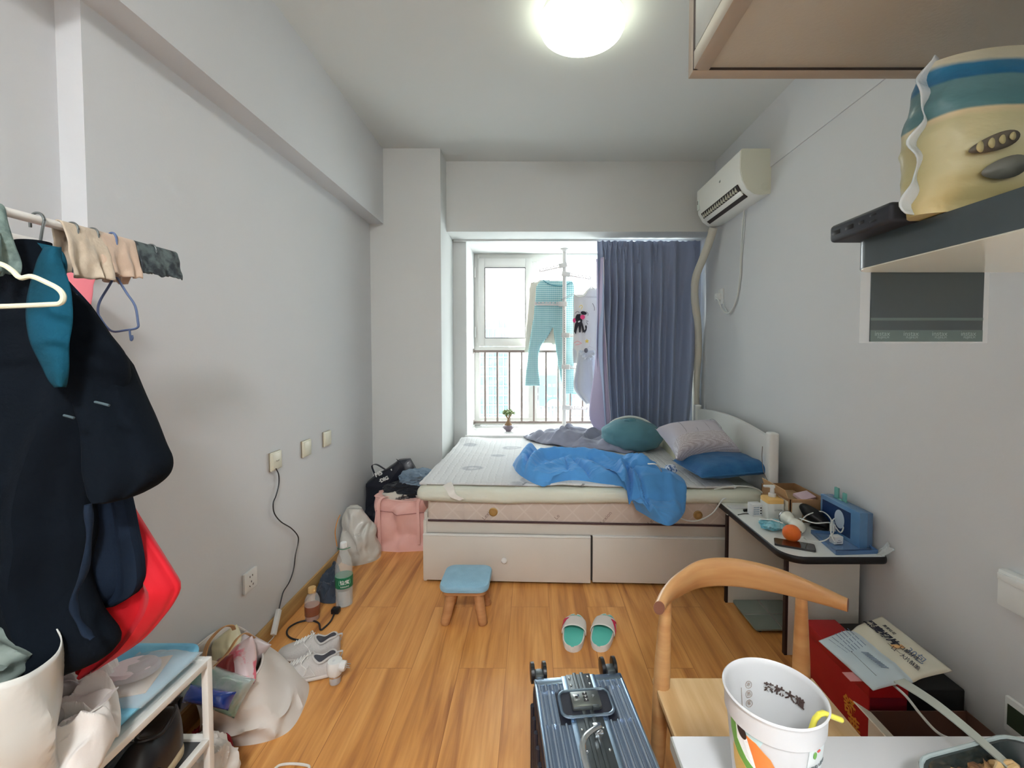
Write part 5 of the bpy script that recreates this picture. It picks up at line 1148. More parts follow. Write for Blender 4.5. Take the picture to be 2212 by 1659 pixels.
for k in range(7): onbag('········· ····· ·······', 0.10 + 0.045 * k, 0.25, 0, 0.2, 0.014, m_inkb, 0.0006, 'small_print')
onbag('|||||||||||', 0.30, 0.66, 0, 0.2, 0.03, m_inkb, 0.0004, 'barcode')
onbag('•———————', 0.14, 0.66, 0, 0.2, 0.014, m_ink, name='small_print')
p = bagp(0.70, 0.56); bm = BM(); box(bm, p.x - 0.02, p.y - 0.008, p.z + 0.003, p.x + 0.02, p.y + 0.008, p.z + 0.0045); obj('orange_mark', bm, mat('orange_mark', (232, 180, 120), 0.6), cb_, smooth=False)
# tape scraps on red box
bm = BM(); c = WZ(1852, 1465, 0.262); box(bm, c.x - 0.03, c.y - 0.01, 0.2585, c.x + 0.02, c.y + 0.03, 0.2605); tag(obj('pink_receipt', bm, mat('pink_paper', (220, 150, 150), 0.7)), 'scrap of pink paper under the snack bag on the red box', 'paper')
# white cable by the carton
bm = BM(); pts = [WZ(1928, 1478, 0.262), WZ(1958, 1505, 0.262), WZ(1990, 1545, 0.24), WZ(2025, 1582, 0.215), WZ(2060, 1598, 0.20), WZ(2110, 1612, 0.196)]
pts = [Vector((min(p.x, 1.45), p.y, p.z)) for p in pts]; tube(bm, spline(pts, 8), 0.004, 8); tag(obj('white_cable', bm, m_cord), 'white cable running from the snack bag over the open carton', 'cable')

# ================================================================ SUITCASE
SM = Matrix.Translation(WZ(1149, 1462, 0.44).to_3d()) ; a_ = WZ(1149, 1462, 0.44); b_2 = WZ(1344, 1450, 0.44)
xd = (b_2 - a_); xd.z = 0; W_ = xd.length; xd.normalize()
xd = Vector((cos(radians(5.8)), sin(radians(5.8)), 0)); yd = Vector((xd.y, -xd.x, 0))     # yd points toward the camera
SMm = Matrix((xd, yd, Vector((0, 0, 1)))).transposed().to_4x4(); SMm.translation = Vector((a_.x, a_.y, 0))
# local: x across (0..W_), y toward viewer (0..0.62), z up (handedness flipped is fine for points)
def S_(x, y, z): return SMm @ Vector((x, y, z))
SW, SL, SH = W_, 0.62, 0.44
m_alu = mat('brushed_blue_aluminium', (150, 170, 190), 0.22, 0.9, bump=(80, 0.1, (1, 12, 1))); m_shell = mat('dark_navy_shell', (30, 32, 44), 0.55); m_met = mat('dark_metal_frame', (88, 94, 96), 0.35, 0.7); m_chr = mat('chrome', (210, 214, 216), 0.15, 0.95)
ridge_m = mat('ridged_steel_blue', (176, 190, 206), 0.24, 0.8)
su = thing('suitcase', 'ridged steel-blue suitcase lying on its side with lock and handle upward', 'suitcase', S_(SW / 2, SL / 2, 0.02))
def sbox(bm, x0, y0, z0, x1, y1, z1, bev=0.0): return box(bm, x0, y0, z0, x1, y1, z1, M=SMm, bev=bev)
def sprism(bm, poly, z0, z1): return prism(bm, poly, z0, z1, SMm)
bm = BM(); rings = []
for s, z in ((0.94, 0.02), (1.0, 0.04), (1.0, 0.415), (0.99, 0.428), (0.97, 0.432)):
    rings.append([S_(SW / 2 + x * s, SL / 2 + y * (0.975 + 0.025 * s), z) for x, y in rrect(SW, SL, 0.03, 5)])
ring_loft(bm, rings); obj('shell', bm, m_shell, su)
# horizontal ridges on the sides
bm = BM()
for k in range(13):
    yy = 0.05 + k * 0.043
    for x in (-0.002, SW + 0.002): cyl(bm, S_(x, yy, 0.06), S_(x, yy, 0.40), 0.007, 8)
for k in range(5):
    xx = 0.03 + k * (SW - 0.06) / 4; cyl(bm, S_(xx, -0.001, 0.06), S_(xx, -0.001, 0.40), 0.005, 8)
obj('shell_ridges', bm, m_shell, su)
# top face halves, ridged along the length
def ridged(x0, x1, n, y0, y1):
    bm = BM(); prof = []
    K = 36
    for i in range(n * K + 1):
        t = i / (n * K); ph = (t * n) % 1.0
        if ph < 0.52: h_ = 0.0080 * sin(pi * ph / 0.52) ** 0.6
        else: q_ = ((ph - 0.52) / 0.16) % 1.0; h_ = 0.0034 * sin(pi * q_) ** 0.7
        prof.append((x0 + (x1 - x0) * t, 0.4325 + h_))
    rings = [[S_(x, y, z) for x, z in [(x0, 0.425)] + prof + [(x1, 0.425)]] for y in (y0, y0 + 0.006, y1)]
    return ring_loft(bm, rings)
cx_ = SW / 2; RC0, RC1 = 0.066, 0.150     # recess y-range around the lock
rw = 0.066
for (x0, x1, y0, y1, n) in ((0.012, cx_ - 0.047, 0.03, RC0 - 0.012, 4), (cx_ + 0.047, SW - 0.012, 0.03, RC0 - 0.012, 4), (0.012, cx_ - rw - 0.006, RC0 - 0.012, RC1 + 0.012, 2), (cx_ + rw + 0.006, SW - 0.012, RC0 - 0.012, RC1 + 0.012, 2), (0.012, cx_ - 0.047, RC1 + 0.012, SL - 0.03, 4), (cx_ + 0.047, SW - 0.012, RC1 + 0.012, SL - 0.03, 4)):
    obj('ridged_panel', ridged(x0, x1, n, y0, y1), ridge_m, su)
bm = BM()   # aluminium borders
sbox(bm, 0.004, 0.004, 0.425, SW - 0.004, 0.030, 0.438, bev=0.004)
for s in (-1, 1): sbox(bm, cx_ + s * 0.040 - 0.008, 0.004, 0.43, cx_ + s * 0.040 + 0.008, SL - 0.01, 0.4392, bev=0.002)
sbox(bm, 0.004, 0.01, 0.425, 0.013, SL - 0.01, 0.438, bev=0.003); sbox(bm, SW - 0.013, 0.01, 0.425, SW - 0.004, SL - 0.01, 0.438, bev=0.003)
obj('border', bm, m_alu, su)
bm = BM(); sbox(bm, cx_ - 0.034, 0.002, 0.43, cx_ + 0.034, SL - 0.01, 0.440, bev=0.001)
for s in (-1, 1): sbox(bm, cx_ + s * 0.010 - 0.005, 0.0, 0.438, cx_ + s * 0.010 + 0.005, SL - 0.01, 0.4435, bev=0.0015)
obj('closing_frame', bm, m_met, su)
bm = BM()
for y in (0.016, 0.042, 0.185, 0.245, 0.30, 0.36, 0.42, 0.48, 0.54):
    for s in (-1, 1): lathe(bm, [(0.0035, 0), (0.003, 0.0018), (0.001, 0.0025)], Matrix.Translation(S_(cx_ + s * 0.026, y, 0.440)), 10)
obj('rivets', bm, m_chr, su)['kind'] = 'stuff'
# recess with lock
bm = BM(); sprism(bm, rrect(2 * rw, RC1 - RC0, 0.02, 5, cx_, (RC0 + RC1) / 2), 0.4395, 0.4425); obj('lock_recess', bm, m_shell, su)
bm = BM(); tube(bm, [S_(x, y, 0.443) for x, y in rrect(2 * rw, RC1 - RC0, 0.02, 5, cx_, (RC0 + RC1) / 2)], 0.004, 8, closed=True); obj('recess_rim', bm, m_alu, su)
bm = BM(); sbox(bm, cx_ - 0.038, RC0 + 0.014, 0.440, cx_ + 0.038, RC1 - 0.018, 0.454, bev=0.004); lk = obj('combination_lock', bm, mat('gunmetal', (120, 124, 122), 0.3, 0.8), su)
bm = BM()
for k in range(3): cyl(bm, S_(cx_ - 0.006, RC0 + 0.026 + k * 0.011, 0.4525), S_(cx_ + 0.006, RC0 + 0.026 + k * 0.011, 0.4525), 0.004, 12)
obj('number_wheel', bm, m_black, lk)
for k, dgt in enumerate('555'):
    M = frameM(S_(cx_ - 0.0, RC0 + 0.026 + k * 0.011, 0.4567), xd, -yd); obj('digit', text_bm(dgt, 0.009, M, 0.0002), m_white, lk, smooth=False)
bm = BM(); sbox(bm, cx_ - 0.031, RC0 + 0.026, 0.453, cx_ - 0.015, RC0 + 0.046, 0.4548, bev=0.0006); obj('key_plate', bm, m_chr, lk)
bm = BM(); lathe(bm, [(0.004, 0), (0.004, 0.001), (0.001, 0.001)], Matrix.Translation(S_(cx_ - 0.023, RC0 + 0.036, 0.4548)), 12); obj('keyhole', bm, m_black, lk)
bm = BM(); lathe(bm, [(0.003, 0), (0.003, 0.002), (0.001, 0.002)], Matrix.Translation(S_(cx_ + 0.021, RC0 + 0.035, 0.4538)), 12); obj('button', bm, m_chr, lk)
bm = BM(); sbox(bm, cx_ + 0.012, RC1 - 0.021, 0.444, cx_ + 0.030, RC1 - 0.012, 0.455, bev=0.002); obj('latch', bm, m_met, lk)
# handle bracket near the viewer
hy = 0.245
bm = BM(); pts = spline([S_(cx_ + 0.014, hy - 0.045, 0.448), S_(cx_ + 0.010, hy - 0.040, 0.462), S_(cx_ - 0.018, hy - 0.02, 0.468), S_(cx_ - 0.036, hy + 0.0, 0.468), S_(cx_ - 0.042, hy + 0.03, 0.466), S_(cx_ - 0.040, hy + 0.10, 0.464)], 6)
tube(bm, pts, 0.0075, 10, flat=(1, 0.7)); obj('carry_handle', bm, m_chr, su)
bm = BM(); sbox(bm, cx_ - 0.002, hy - 0.062, 0.440, cx_ + 0.020, hy - 0.030, 0.456, bev=0.004); obj('handle_mount', bm, m_chr, su)
# wheels at the far end
def wheel(x, z):
    w = thing_ = None
    bm = BM(); c = S_(x, -0.012, z); box(bm, x - 0.012, -0.028, z - 0.03, x + 0.012, 0.004, z + 0.018, M=SMm, bev=0.004); hb = obj('wheel_bracket', bm, m_met, su)
    for dx in (-0.017, 0.017):
        bm = BM(); a, b = S_(x + dx - 0.006, -0.036, z), S_(x + dx + 0.006, -0.036, z)
        tube(bm, [a, a.lerp(b, 0.12), a.lerp(b, 0.88), b], [0.023, 0.027, 0.027, 0.023], 24); obj('wheel', bm, m_black, hb)
for x in (0.022, SW - 0.03):
    for z in (0.425, 0.06): wheel(x, z)
for x in (0.05, SW - 0.05):
    bm = BM(); sbox(bm, x - 0.02, 0.03, 0.0, x + 0.02, SL - 0.03, 0.022); obj('side_foot', bm, m_black, su)
# ================================================================ CURTAIN
m_cur = mat('slate_blue_curtain', (140, 152, 180), 0.8, sheen=0.25, bump=(300, 0.1)); m_lining = mat('lilac_curtain_lining', (176, 166, 192), 0.8)
CYY = 3.865
def interp(tbl, y):
    if y <= tbl[0][0]: return tbl[0][1:]
    n = len(tbl)
    for i in range(n - 1):
        a, b = tbl[i], tbl[i + 1]
        if y <= b[0]:
            h = b[0] - a[0]; t = (y - a[0]) / h; out = []
            for k in range(1, len(a)):
                s = (b[k] - a[k]) / h
                s0 = (a[k] - tbl[i - 1][k]) / (a[0] - tbl[i - 1][0]) if i > 0 else s
                s1 = (tbl[i + 2][k] - b[k]) / (tbl[i + 2][0] - b[0]) if i + 2 < n else s
                m0 = (s + s0) / 2 * h; m1 = (s + s1) / 2 * h
                out.append((2 * t ** 3 - 3 * t * t + 1) * a[k] + (t ** 3 - 2 * t * t + t) * m0 + (-2 * t ** 3 + 3 * t * t) * b[k] + (t ** 3 - t * t) * m1)
            return tuple(out)
    return tbl[-1][1:]
cu_ = thing('curtain', 'slate blue pleated curtain drawn to the right half of the window', 'curtain', (0.97, CYY, 0.6))
edge = [(525, 1289, 1512), (560, 1291, 1510), (650, 1293, 1504), (750, 1290, 1500), (850, 1294, 1494), (940, 1300, 1486)]
def pleat(u, v):
    # tight pleats on the left third, wide ones on the right
    ph = 2 * pi * (13.0 * u ** 0.72 + 0.5 * 0) if False else 2 * pi * (7.0 * (1 - (1 - u) ** 1.9) + 3.0 * u)
    amp = 0.006 + 0.034 * min(1, v * 3 + 0.1)
    w = sin(ph + 0.5 * sin(3 * v + u * 4)) 
    return amp * (w + 0.25 * sin(2 * ph + 1)) + 0.010 * nz(u * 5, v * 2, 3) * v
def curt(u, v):
    py = 529 + (945 - 529) * v; l, r = interp(edge, py); px = l + (r - l) * u
    p = WY(px, py, CYY); p.y = CYY + pleat(u, v) - 0.01
    if v < 0.02: p.z = 2.292 - 0.006 * abs(sin(2 * pi * 9 * u))
    return p
bm = BM(); surf(bm, curt, 260, 70); obj('drape', bm, m_cur, cu_, mods=[solid(0.003)])
bm = BM()
edl = [(560, 1288, 1300), (700, 1289, 1302), (760, 1287, 1306), (820, 1281, 1309), (870, 1274, 1312), (905, 1274, 1314), (928, 1285, 1308)]
def lin_(u, v):
    py = 560 + (928 - 560) * v; l, r = interp(edl, py); px = l + (r - l) * u; p = WY(px, py, CYY + 0.05); p.y = CYY + 0.045 - 0.085 * u - 0.02 * sin(pi * u) * v; return p
surf(bm, lin_, 14, 50); obj('lining', bm, m_lining, cu_, mods=[solid(0.002)])
bm = BM(); tube(bm, [lin_(1, v / 30) + Vector((0.002, -0.003, 0)) for v in range(31)], 0.0028, 6); obj('white_hem', bm, mat('hem_white', (220, 216, 226), 0.8), cu_)
m_pl = mat('pleat_dark', (70, 82, 108), 0.8)
for px in (1308, 1318, 1330, 1340, 1352, 1378, 1417, 1459, 1501):
    bm = BM(); c = WY(px, 545, CYY - 0.03)
    for s in (-1, 0, 1): tube(bm, spline([(c.x + s * 0.013, CYY - 0.005, 2.287), (c.x + s * 0.010, CYY - 0.020, c.z + 0.06), (c.x, CYY - 0.034, c.z - 0.02), (c.x + s * 0.012, CYY - 0.026, c.z - 0.09)], 5), [0.003, 0.004, 0.005, 0.006, 0.006, 0.007, 0.007, 0.007, 0.006, 0.005, 0.005, 0.004, 0.003, 0.002, 0.002, 0.002], 7)
    obj('pinch_pleat', bm, m_cur, cu_)
ct = thing('curtain_track', 'thin white curtain track under the window header', 'curtain rail', (0.36, 3.9, 2.295))
bm = BM(); box(bm, -0.69, 3.885, 2.296, XR - 0.02, 3.91, 2.31, bev=0.002); obj('rail', bm, m_white, ct)
bm = BM()
for k in range(14): px = 1293 + k * 6 if k < 8 else 1345 + (k - 8) * 31; c = WY(px, 528, 3.895); box(bm, c.x - 0.004, 3.89, 2.282, c.x + 0.004, 3.90, 2.298)
obj('gliders', bm, m_white, ct, smooth=False)['kind'] = 'stuff'

# ================================================================ DRYING POLE
m_pole = mat('offwhite_pole', (206, 202, 198), 0.4)
PX_, PY_ = 0.30, 4.24
dp = thing('drying_pole', 'white floor-to-ceiling drying pole with toothed arms on the window sill', 'drying rack', (PX_, PY_, 0.6))
bm = BM(); cyl(bm, (PX_, PY_, 0.61), (PX_, PY_, 2.295), 0.019, 20); obj('pole', bm, m_pole, dp)
bm = BM(); lathe(bm, [(0.045, 0), (0.045, 0.012), (0.022, 0.03)], at(PX_, PY_, 0.60), 24); obj('foot', bm, m_pole, dp)
bm = BM(); lathe(bm, [(0.022, -0.03), (0.042, -0.01), (0.042, 0)], at(PX_, PY_, 2.31), 24); obj('ceiling_pad', bm, m_pole, dp)
bm = BM()
for k in range(34): z = 1.72 - k * 0.022; box(bm, PX_ - 0.003, PY_ - 0.0205, z, PX_ + 0.003, PY_ - 0.018, z + 0.008)
obj('adjustment_slots', bm, mat('slot_grey', (110, 108, 108), 0.6), dp, smooth=False)
def arm(py, ex, ey, dy, n=9, teeth=True):
    a = WY(1219, py, PY_); z = a.z; e_ = WY(ex, ey, PY_ + dy)
    A = Vector((PX_, PY_, z)); d = (e_ - A); L = d.length; d.normalize(); M = frameM(A, d, (0, 0, 1)) 
    bm = BM(); box(bm, -0.025, -0.022, -0.024, 0.055, 0.022, 0.024, M=M, bev=0.004); arm_ = obj('arm_bracket', bm, m_pole, dp)
    bm = BM(); box(bm, 0.05, -0.014, -0.006, L, -0.004, 0.006, M=M, bev=0.001)
    x = 0.06; i = 0
    while x < L - 0.01:
        box(bm, x, -0.006, -0.005, x + 0.007, 0.012, 0.005, M=M); 
        if i % 2 == 0: box(bm, x, 0.008, -0.005, x + 0.018, 0.016, 0.005, M=M)
        x += 0.017; i += 1
    box(bm, L - 0.008, -0.016, -0.012, L + 0.004, 0.016, 0.012, M=M, bev=0.004)
    obj('toothed_arm', bm, mat('pinkish_white_plastic', (212, 200, 198), 0.4), arm_)
arm(573, 1166, 585, 0.02); arm(592, 1276, 601, -0.02); arm(657, 1156, 656, 0.03); arm(724, 1292, 726, -0.06); arm(792, 1266, 796, -0.04); arm(880, 1268, 882, 0.03)

def remesh(v): return ('REMESH', dict(mode='VOXEL', voxel_size=v, use_smooth_shade=True))
def limb(bm, rows, Y, depth, n=28, m=40, fold=0.0, nf=7, seed=0.0, ex=2.4, dy=0.0):
    """rows (py, pxl, pxr) -> closed flattened volume"""
    y0, y1 = rows[0][0], rows[-1][0]; rings = []
    for i in range(m + 1):
        t = i / m; py = y0 + (y1 - y0) * t; l, r = interp(rows, py); yy = Y + dy * t
        a, b = WY(l, py, yy), WY(r, py, yy); c = (a + b) / 2; hw = (b - a).length / 2
        d = depth * min(1, 0.35 + 3 * min(t, 1.0) ) * (0.5 if t > 0.985 else 1)
        ring = []
        for k in range(n):
            an = 2 * pi * k / n; cx = abs(cos(an)) ** (2 / ex) * (1 if cos(an) >= 0 else -1); sy = abs(sin(an)) ** (2 / ex) * (1 if sin(an) >= 0 else -1)
            f = 1 + fold * (sin(nf * cx * 2.2 + seed + 0.8 * nz(cx + seed, t * 3, 1)) ) * min(1, t * 2.5)
            x = c.x + hw * cx; y = yy + d * sy * f
            z = a.z + (b.z - a.z) * (cx * 0.5 + 0.5)
            ring.append(Vector((x + 0.004 * nz(x * 9, y * 9, z * 6), y + 0.005 * nz(x * 12 + seed, z * 9, 2), z)))
        rings.append(ring)
    return ring_loft(bm, rings)
# gingham trousers
m_gin = mat('teal_gingham', (150, 200, 204), 0.85)
nt, b = nodes_of(m_gin); tc = nt.nodes.new('ShaderNodeTexCoord'); sp_ = nt.nodes.new('ShaderNodeSeparateXYZ'); nt.links.new(tc.outputs['Object'], sp_.inputs[0]); outs = []
for i in (0, 2):
    a1 = nt.nodes.new('ShaderNodeMath'); a1.operation = 'MULTIPLY'; a1.inputs[1].default_value = 52; nt.links.new(sp_.outputs[i], a1.inputs[0])
    a2 = nt.nodes.new('ShaderNodeMath'); a2.operation = 'FRACT'; nt.links.new(a1.outputs[0], a2.inputs[0])
    a3 = nt.nodes.new('ShaderNodeMath'); a3.operation = 'GREATER_THAN'; a3.inputs[1].default_value = 0.5; nt.links.new(a2.outputs[0], a3.inputs[0]); outs.append(a3.outputs[0])
ad = nt.nodes.new('ShaderNodeMath'); ad.operation = 'ADD'; nt.links.new(outs[0], ad.inputs[0]); nt.links.new(outs[1], ad.inputs[1])
hf = nt.nodes.new('ShaderNodeMath'); hf.operation = 'MULTIPLY'; hf.inputs[1].default_value = 0.5; nt.links.new(ad.outputs[0], hf.inputs[0])
rr = nt.nodes.new('ShaderNodeValToRGB'); nt.links.new(hf.outputs[0], rr.inputs[0]); rr.color_ramp.elements[0].color = lin((206, 228, 228)); rr.color_ramp.elements[1].color = lin((96, 164, 172)); nt.links.new(rr.outputs[0], b.inputs['Base Color'])
TYY = 4.292
tw = thing('trousers', 'teal and white gingham trousers hanging behind the drying pole', 'trousers', (0.16, TYY, 1.1))
bm = BM()
limb(bm, [(606, 1168, 1236), (616, 1160, 1240), (640, 1157, 1242), (680, 1153, 1243), (706, 1150, 1243)], TYY, 0.022, fold=0.1)
limb(bm, [(690, 1151, 1200), (720, 1147, 1188), (750, 1142, 1168), (790, 1138, 1163), (833, 1134, 1167)], TYY, 0.022, fold=0.1, seed=1)
limb(bm, [(690, 1193, 1243), (720, 1196, 1243), (780, 1205, 1241), (830, 1213, 1240), (850, 1217, 1240)], TYY, 0.022, fold=0.1, seed=2)
obj('cloth', bm, m_gin, tw, mods=[remesh(0.006)])
bm = BM(); pts = spline([WY(x, y, TYY - 0.024) for x, y in ((1173, 605), (1185, 613), (1200, 617), (1218, 617), (1232, 611), (1238, 612))], 6); tube(bm, pts, 0.005, 8); obj('waistband', bm, mat('teal_waistband', (92, 148, 160), 0.8), tw)
def wirehanger(name, label, ax, ay, lx, ly, rx, ry, Y, hx, hy, m, r=0.0022, bottom=None):
    th = thing(name, label, 'hanger', WY(ax, ay, Y))
    bm = BM(); tube(bm, spline([WY(hx - 2, hy + 3, Y), WY(hx, hy, Y), WY(hx + 3, hy + 3, Y), WY(ax + 1, (ay + hy) / 2, Y), WY(ax, ay, Y)], 5), r, 7); obj('hook', bm, m, th)
    pts = [WY(ax, ay, Y), WY((ax + lx) / 2, ay + (ly - ay) * 0.25, Y), WY(lx, ly, Y)] 
    bm = BM(); tube(bm, spline([WY(lx, ly, Y), WY(ax * 0.6 + lx * 0.4, ay + (ly - ay) * 0.35, Y), WY(ax, ay, Y), WY(ax * 0.6 + rx * 0.4, ay + (ry - ay) * 0.35, Y), WY(rx, ry, Y)], 6), r, 7); obj('shoulders', bm, m, th)
    if bottom: bm = BM(); tube(bm, spline([WY(lx, ly, Y)] + [WY(x, y, Y) for x, y in bottom] + [WY(rx, ry, Y)], 5), r, 7); obj('bar', bm, m, th)
    return th
m_wire = mat('grey_wire_hanger', (140, 140, 146), 0.35, 0.4)
wirehanger('clothes_hanger', 'wire hanger holding the gingham trousers', 1199, 599, 1178, 604, 1234, 611, TYY - 0.0, 1199, 583, m_wire)
wirehanger('clothes_hanger', 'left wire hanger of the drying pole holding the cream top', 1178, 598, 1150, 612, 1192, 612, 4.325, 1176, 586, m_wire)
wirehanger('clothes_hanger', 'wire hanger right of the pole holding nothing, tilted across the window', 1257, 618, 1237, 634, 1278, 636, 4.20, 1257, 604, m_wire, bottom=((1211, 648), (1226, 643), (1250, 632)))
wirehanger('clothes_hanger', 'wire hanger at the curtain side holding the printed T-shirt', 1275, 614, 1252, 634, 1300, 622, 4.17, 1274, 602, m_wire)
# cream top behind the trousers
m_crt = mat('cream_cotton', (216, 212, 200), 0.85, sheen=0.3)
bm = BM(); limb(bm, [(604, 1166, 1186), (616, 1147, 1200), (640, 1142, 1215), (700, 1140, 1212), (742, 1139, 1210)], 4.328, 0.008, fold=0.2)
limb(bm, [(610, 1146, 1158), (660, 1141, 1152), (720, 1136, 1146), (762, 1132, 1143)], 4.328, 0.008)
limb(bm, [(620, 1196, 1210), (690, 1196, 1206), (745, 1192, 1200)], 4.328, 0.008)
tag(obj('blouse', bm, m_crt, mods=[remesh(0.006)]), 'cream long-sleeved top hanging behind the gingham trousers', 'top')
# printed t-shirt
m_tee = mat('white_tee_cotton', (216, 212, 208), 0.85, sheen=0.3); TY2 = 4.16
ts = thing('t_shirt', 'white T-shirt with black cat doodle hanging between pole and curtain', 't-shirt', (0.6, TY2, 1.3))
bm = BM(); limb(bm, [(636, 1238, 1306), (646, 1238, 1316), (700, 1238, 1312), (750, 1238, 1310), (778, 1240, 1308)], TY2, 0.016, fold=0.2)
limb(bm, [(622, 1272, 1300), (632, 1262, 1304), (642, 1256, 1306)], TY2, 0.015)
obj('cloth', bm, m_tee, ts, mods=[remesh(0.006)])
bm = BM(); tube(bm, spline([WY(x, y, TY2 - 0.017) for x, y in ((1240, 636), (1250, 641), (1262, 638), (1270, 628), (1277, 620), (1284, 624))], 6), 0.005, 8); obj('neckband', bm, m_crt, ts)
m_ink1 = mat('black_textile_ink', (30, 26, 32), 0.7); m_pk1 = mat('pink_textile_ink', (226, 70, 120), 0.7); m_yl = mat('yellow_textile_ink', (232, 200, 90), 0.7); m_sal = mat('salmon_textile_ink', (232, 150, 150), 0.7); m_gy1 = mat('grey_textile_ink', (130, 120, 120), 0.7)
def decal(name, poly, m, off=0.024, th=0.002):
    P = [WY(x, y, TY2 - off) for x, y in poly]; bm = BM(); a = [bm.verts.new(p) for p in P]; f = bm.faces.new(a)
    r = bmesh.ops.extrude_face_region(bm, geom=[f])
    for g in r['geom']:
        if isinstance(g, bmesh.types.BMVert): g.co.y += th + 0.006
    return obj(name, bm, m, ts, smooth=False)
decal('doodle_body', [(1242, 700), (1240, 716), (1244, 722), (1247, 710), (1250, 703), (1251, 718), (1254, 718), (1255, 703), (1258, 718), (1261, 716), (1262, 708), (1265, 702), (1267, 704), (1266, 712), (1262, 720), (1258, 721), (1240, 724), (1238, 716), (1242, 702), (1248, 690), (1257, 690), (1262, 700), (1258, 704)][:7] + [(1254, 718), (1256, 703), (1259, 719), (1263, 716), (1259, 700), (1256, 692), (1247, 692)], m_ink1)
decal('doodle_head', [(1244, 683), (1242, 690), (1246, 696), (1253, 699), (1258, 694), (1257, 687), (1254, 684), (1254, 678), (1246, 679)], m_ink1, 0.0245)
decal('doodle_ear', ell(1261, 676, 6.5, 3.6, 0.25), m_ink1, 0.024); decal('doodle_ear', ell(1240.5, 692, 3.0, 5.0, 0), m_pk1, 0.025)
decal('doodle_ear_pink', ell(1258.5, 685, 5.0, 5.0, 0), m_pk1, 0.0255)
decal('doodle_muzzle', ell(1251, 694.5, 2.8, 1.6, -0.5), m_tee, 0.027); decal('doodle_tail', [(1262, 714), (1265, 711), (1264, 704), (1266, 702), (1268, 706), (1267, 713), (1263, 720)], m_ink1, 0.024)
decal('star_print', [(1268 + (5 if i % 2 == 0 else 2.2) * cos(1.57 + i * pi / 5), 737 - (5 if i % 2 == 0 else 2.2) * sin(1.57 + i * pi / 5)) for i in range(10)], m_yl)
for pts, m in ((((1251, 664), (1255, 659), (1258, 662), (1255, 668)), m_yl), (((1240, 741), (1247, 737), (1255, 740)), m_sal), (((1243, 745), (1250, 744), (1257, 741)), m_sal), (((1242, 677), (1247, 673), (1252, 675)), m_gy1), (((1266, 673), (1270, 677), (1270, 682)), m_gy1), (((1266, 693), (1271, 694)), m_gy1), (((1267, 696), (1270, 701)), m_gy1), (((1280, 655), (1284, 664), (1284, 671)), m_gy1)):
    bm = BM(); tube(bm, spline([WY(x, y, TY2 - 0.023) for x, y in pts], 5), 0.0028, 6); obj('doodle_line', bm, m, ts)
# pale grey ruffled top, lower
m_rf = mat('pale_grey_satin', (190, 192, 196), 0.4, sheen=0.4, bump=(26, 0.6, (2, 2, 0.4))); RY = 4.10
rf = thing('ruffled_top', 'pale grey ruffled top hanging low beside the curtain', 'top', (0.55, RY, 0.9))
bm = BM(); limb(bm, [(757, 1250, 1284), (775, 1247, 1285), (800, 1242, 1286), (840, 1240, 1290), (862, 1256, 1292), (872, 1266, 1292)], RY, 0.02, fold=0.5, nf=9); obj('cloth', bm, m_rf, rf)
bm = BM(); pts = spline([WY(x, y, RY - 0.02) for x, y in ((1252, 757), (1262, 770), (1272, 776), (1284, 764))], 8); tube(bm, pts, [0.012 + 0.007 * sin(i * 1.9) for i in range(len(pts))], 10); obj('ruffle', bm, m_rf, rf)
bm = BM(); q = WY(1266, 757, RY - 0.01); blob(bm, q, (0.018, 0.01, 0.022), 0.1, sub=3); obj('dark_lining', bm, mat('grey_lining', (110, 106, 112), 0.8), rf)
wirehanger('clothes_hanger', 'thin hanger holding the pale grey ruffled top', 1274, 748, 1262, 754, 1286, 754, RY, 1274, 730, mat('pinkish_white_plastic', (212, 200, 198), 0.4), 0.002)
bm = BM(); limb(bm, [(752, 1237, 1246), (770, 1237, 1250), (785, 1238, 1248)], 4.16, 0.012); tag(obj('grey_garment', bm, m_rf), 'small grey garment glimpsed between pole and ruffled top', 'garment')

# ================================================================ PLANT on the sill
m_pot = mat('mauve_glazed_pot', (120, 106, 116), 0.3, coat=0.4); m_leaf = mat('succulent_leaf', (112, 134, 84), 0.5, var=(30, (150, 160, 110), 0.4, 0.7)); m_bulb = mat('brown_caudex', (140, 110, 80), 0.8, bump=(60, 0.6))
c = WY(1098, 931, 4.11); pz = 0.60
pl = thing('potted_plant', 'little succulent with swollen stem in a mauve round pot on the window sill', 'plant', (c.x, 4.11, pz))
bm = BM(); lathe(bm, [(0.001, 0), (0.024, 0), (0.028, 0.008), (0.050, 0.030), (0.054, 0.044), (0.046, 0.056), (0.040, 0.058), (0.036, 0.052), (0.001, 0.050)], at(c.x, 4.11, pz), 32); obj('pot', bm, m_pot, pl)
bm = BM(); lathe(bm, [(0.034, 0.05), (0.034, 0.06), (0.022, 0.082), (0.009, 0.10), (0.007, 0.125)], at(c.x, 4.11, pz), 20); obj('swollen_stem', bm, m_bulb, pl)
bm = BM(); R.seed(11); br_ = []
for k in range(9):
    a = 2 * pi * k / 9; t = Vector((c.x + 0.035 * cos(a), 4.11 + 0.03 * sin(a), pz + 0.15 + 0.035 * R.random())); br_.append(t)
    tube(bm, spline([(c.x, 4.11, pz + 0.115), (c.x + 0.02 * cos(a), 4.11 + 0.018 * sin(a), pz + 0.135), t], 4), 0.0035, 6)
obj('stems', bm, m_bulb, pl)
bm = BM()
for t in br_:
    for k in range(13):
        d = Vector((R.uniform(-1, 1), R.uniform(-1, 1), R.uniform(-0.3, 1))).normalized(); e_ = t + d * R.uniform(0.008, 0.022)
        M = Matrix.Translation(e_) @ d.to_track_quat('Z', 'Y').to_matrix().to_4x4()
        q = bmesh.ops.create_icosphere(bm, subdivisions=1, radius=1, matrix=M @ Matrix.Diagonal((0.010, 0.005, 0.016, 1)))
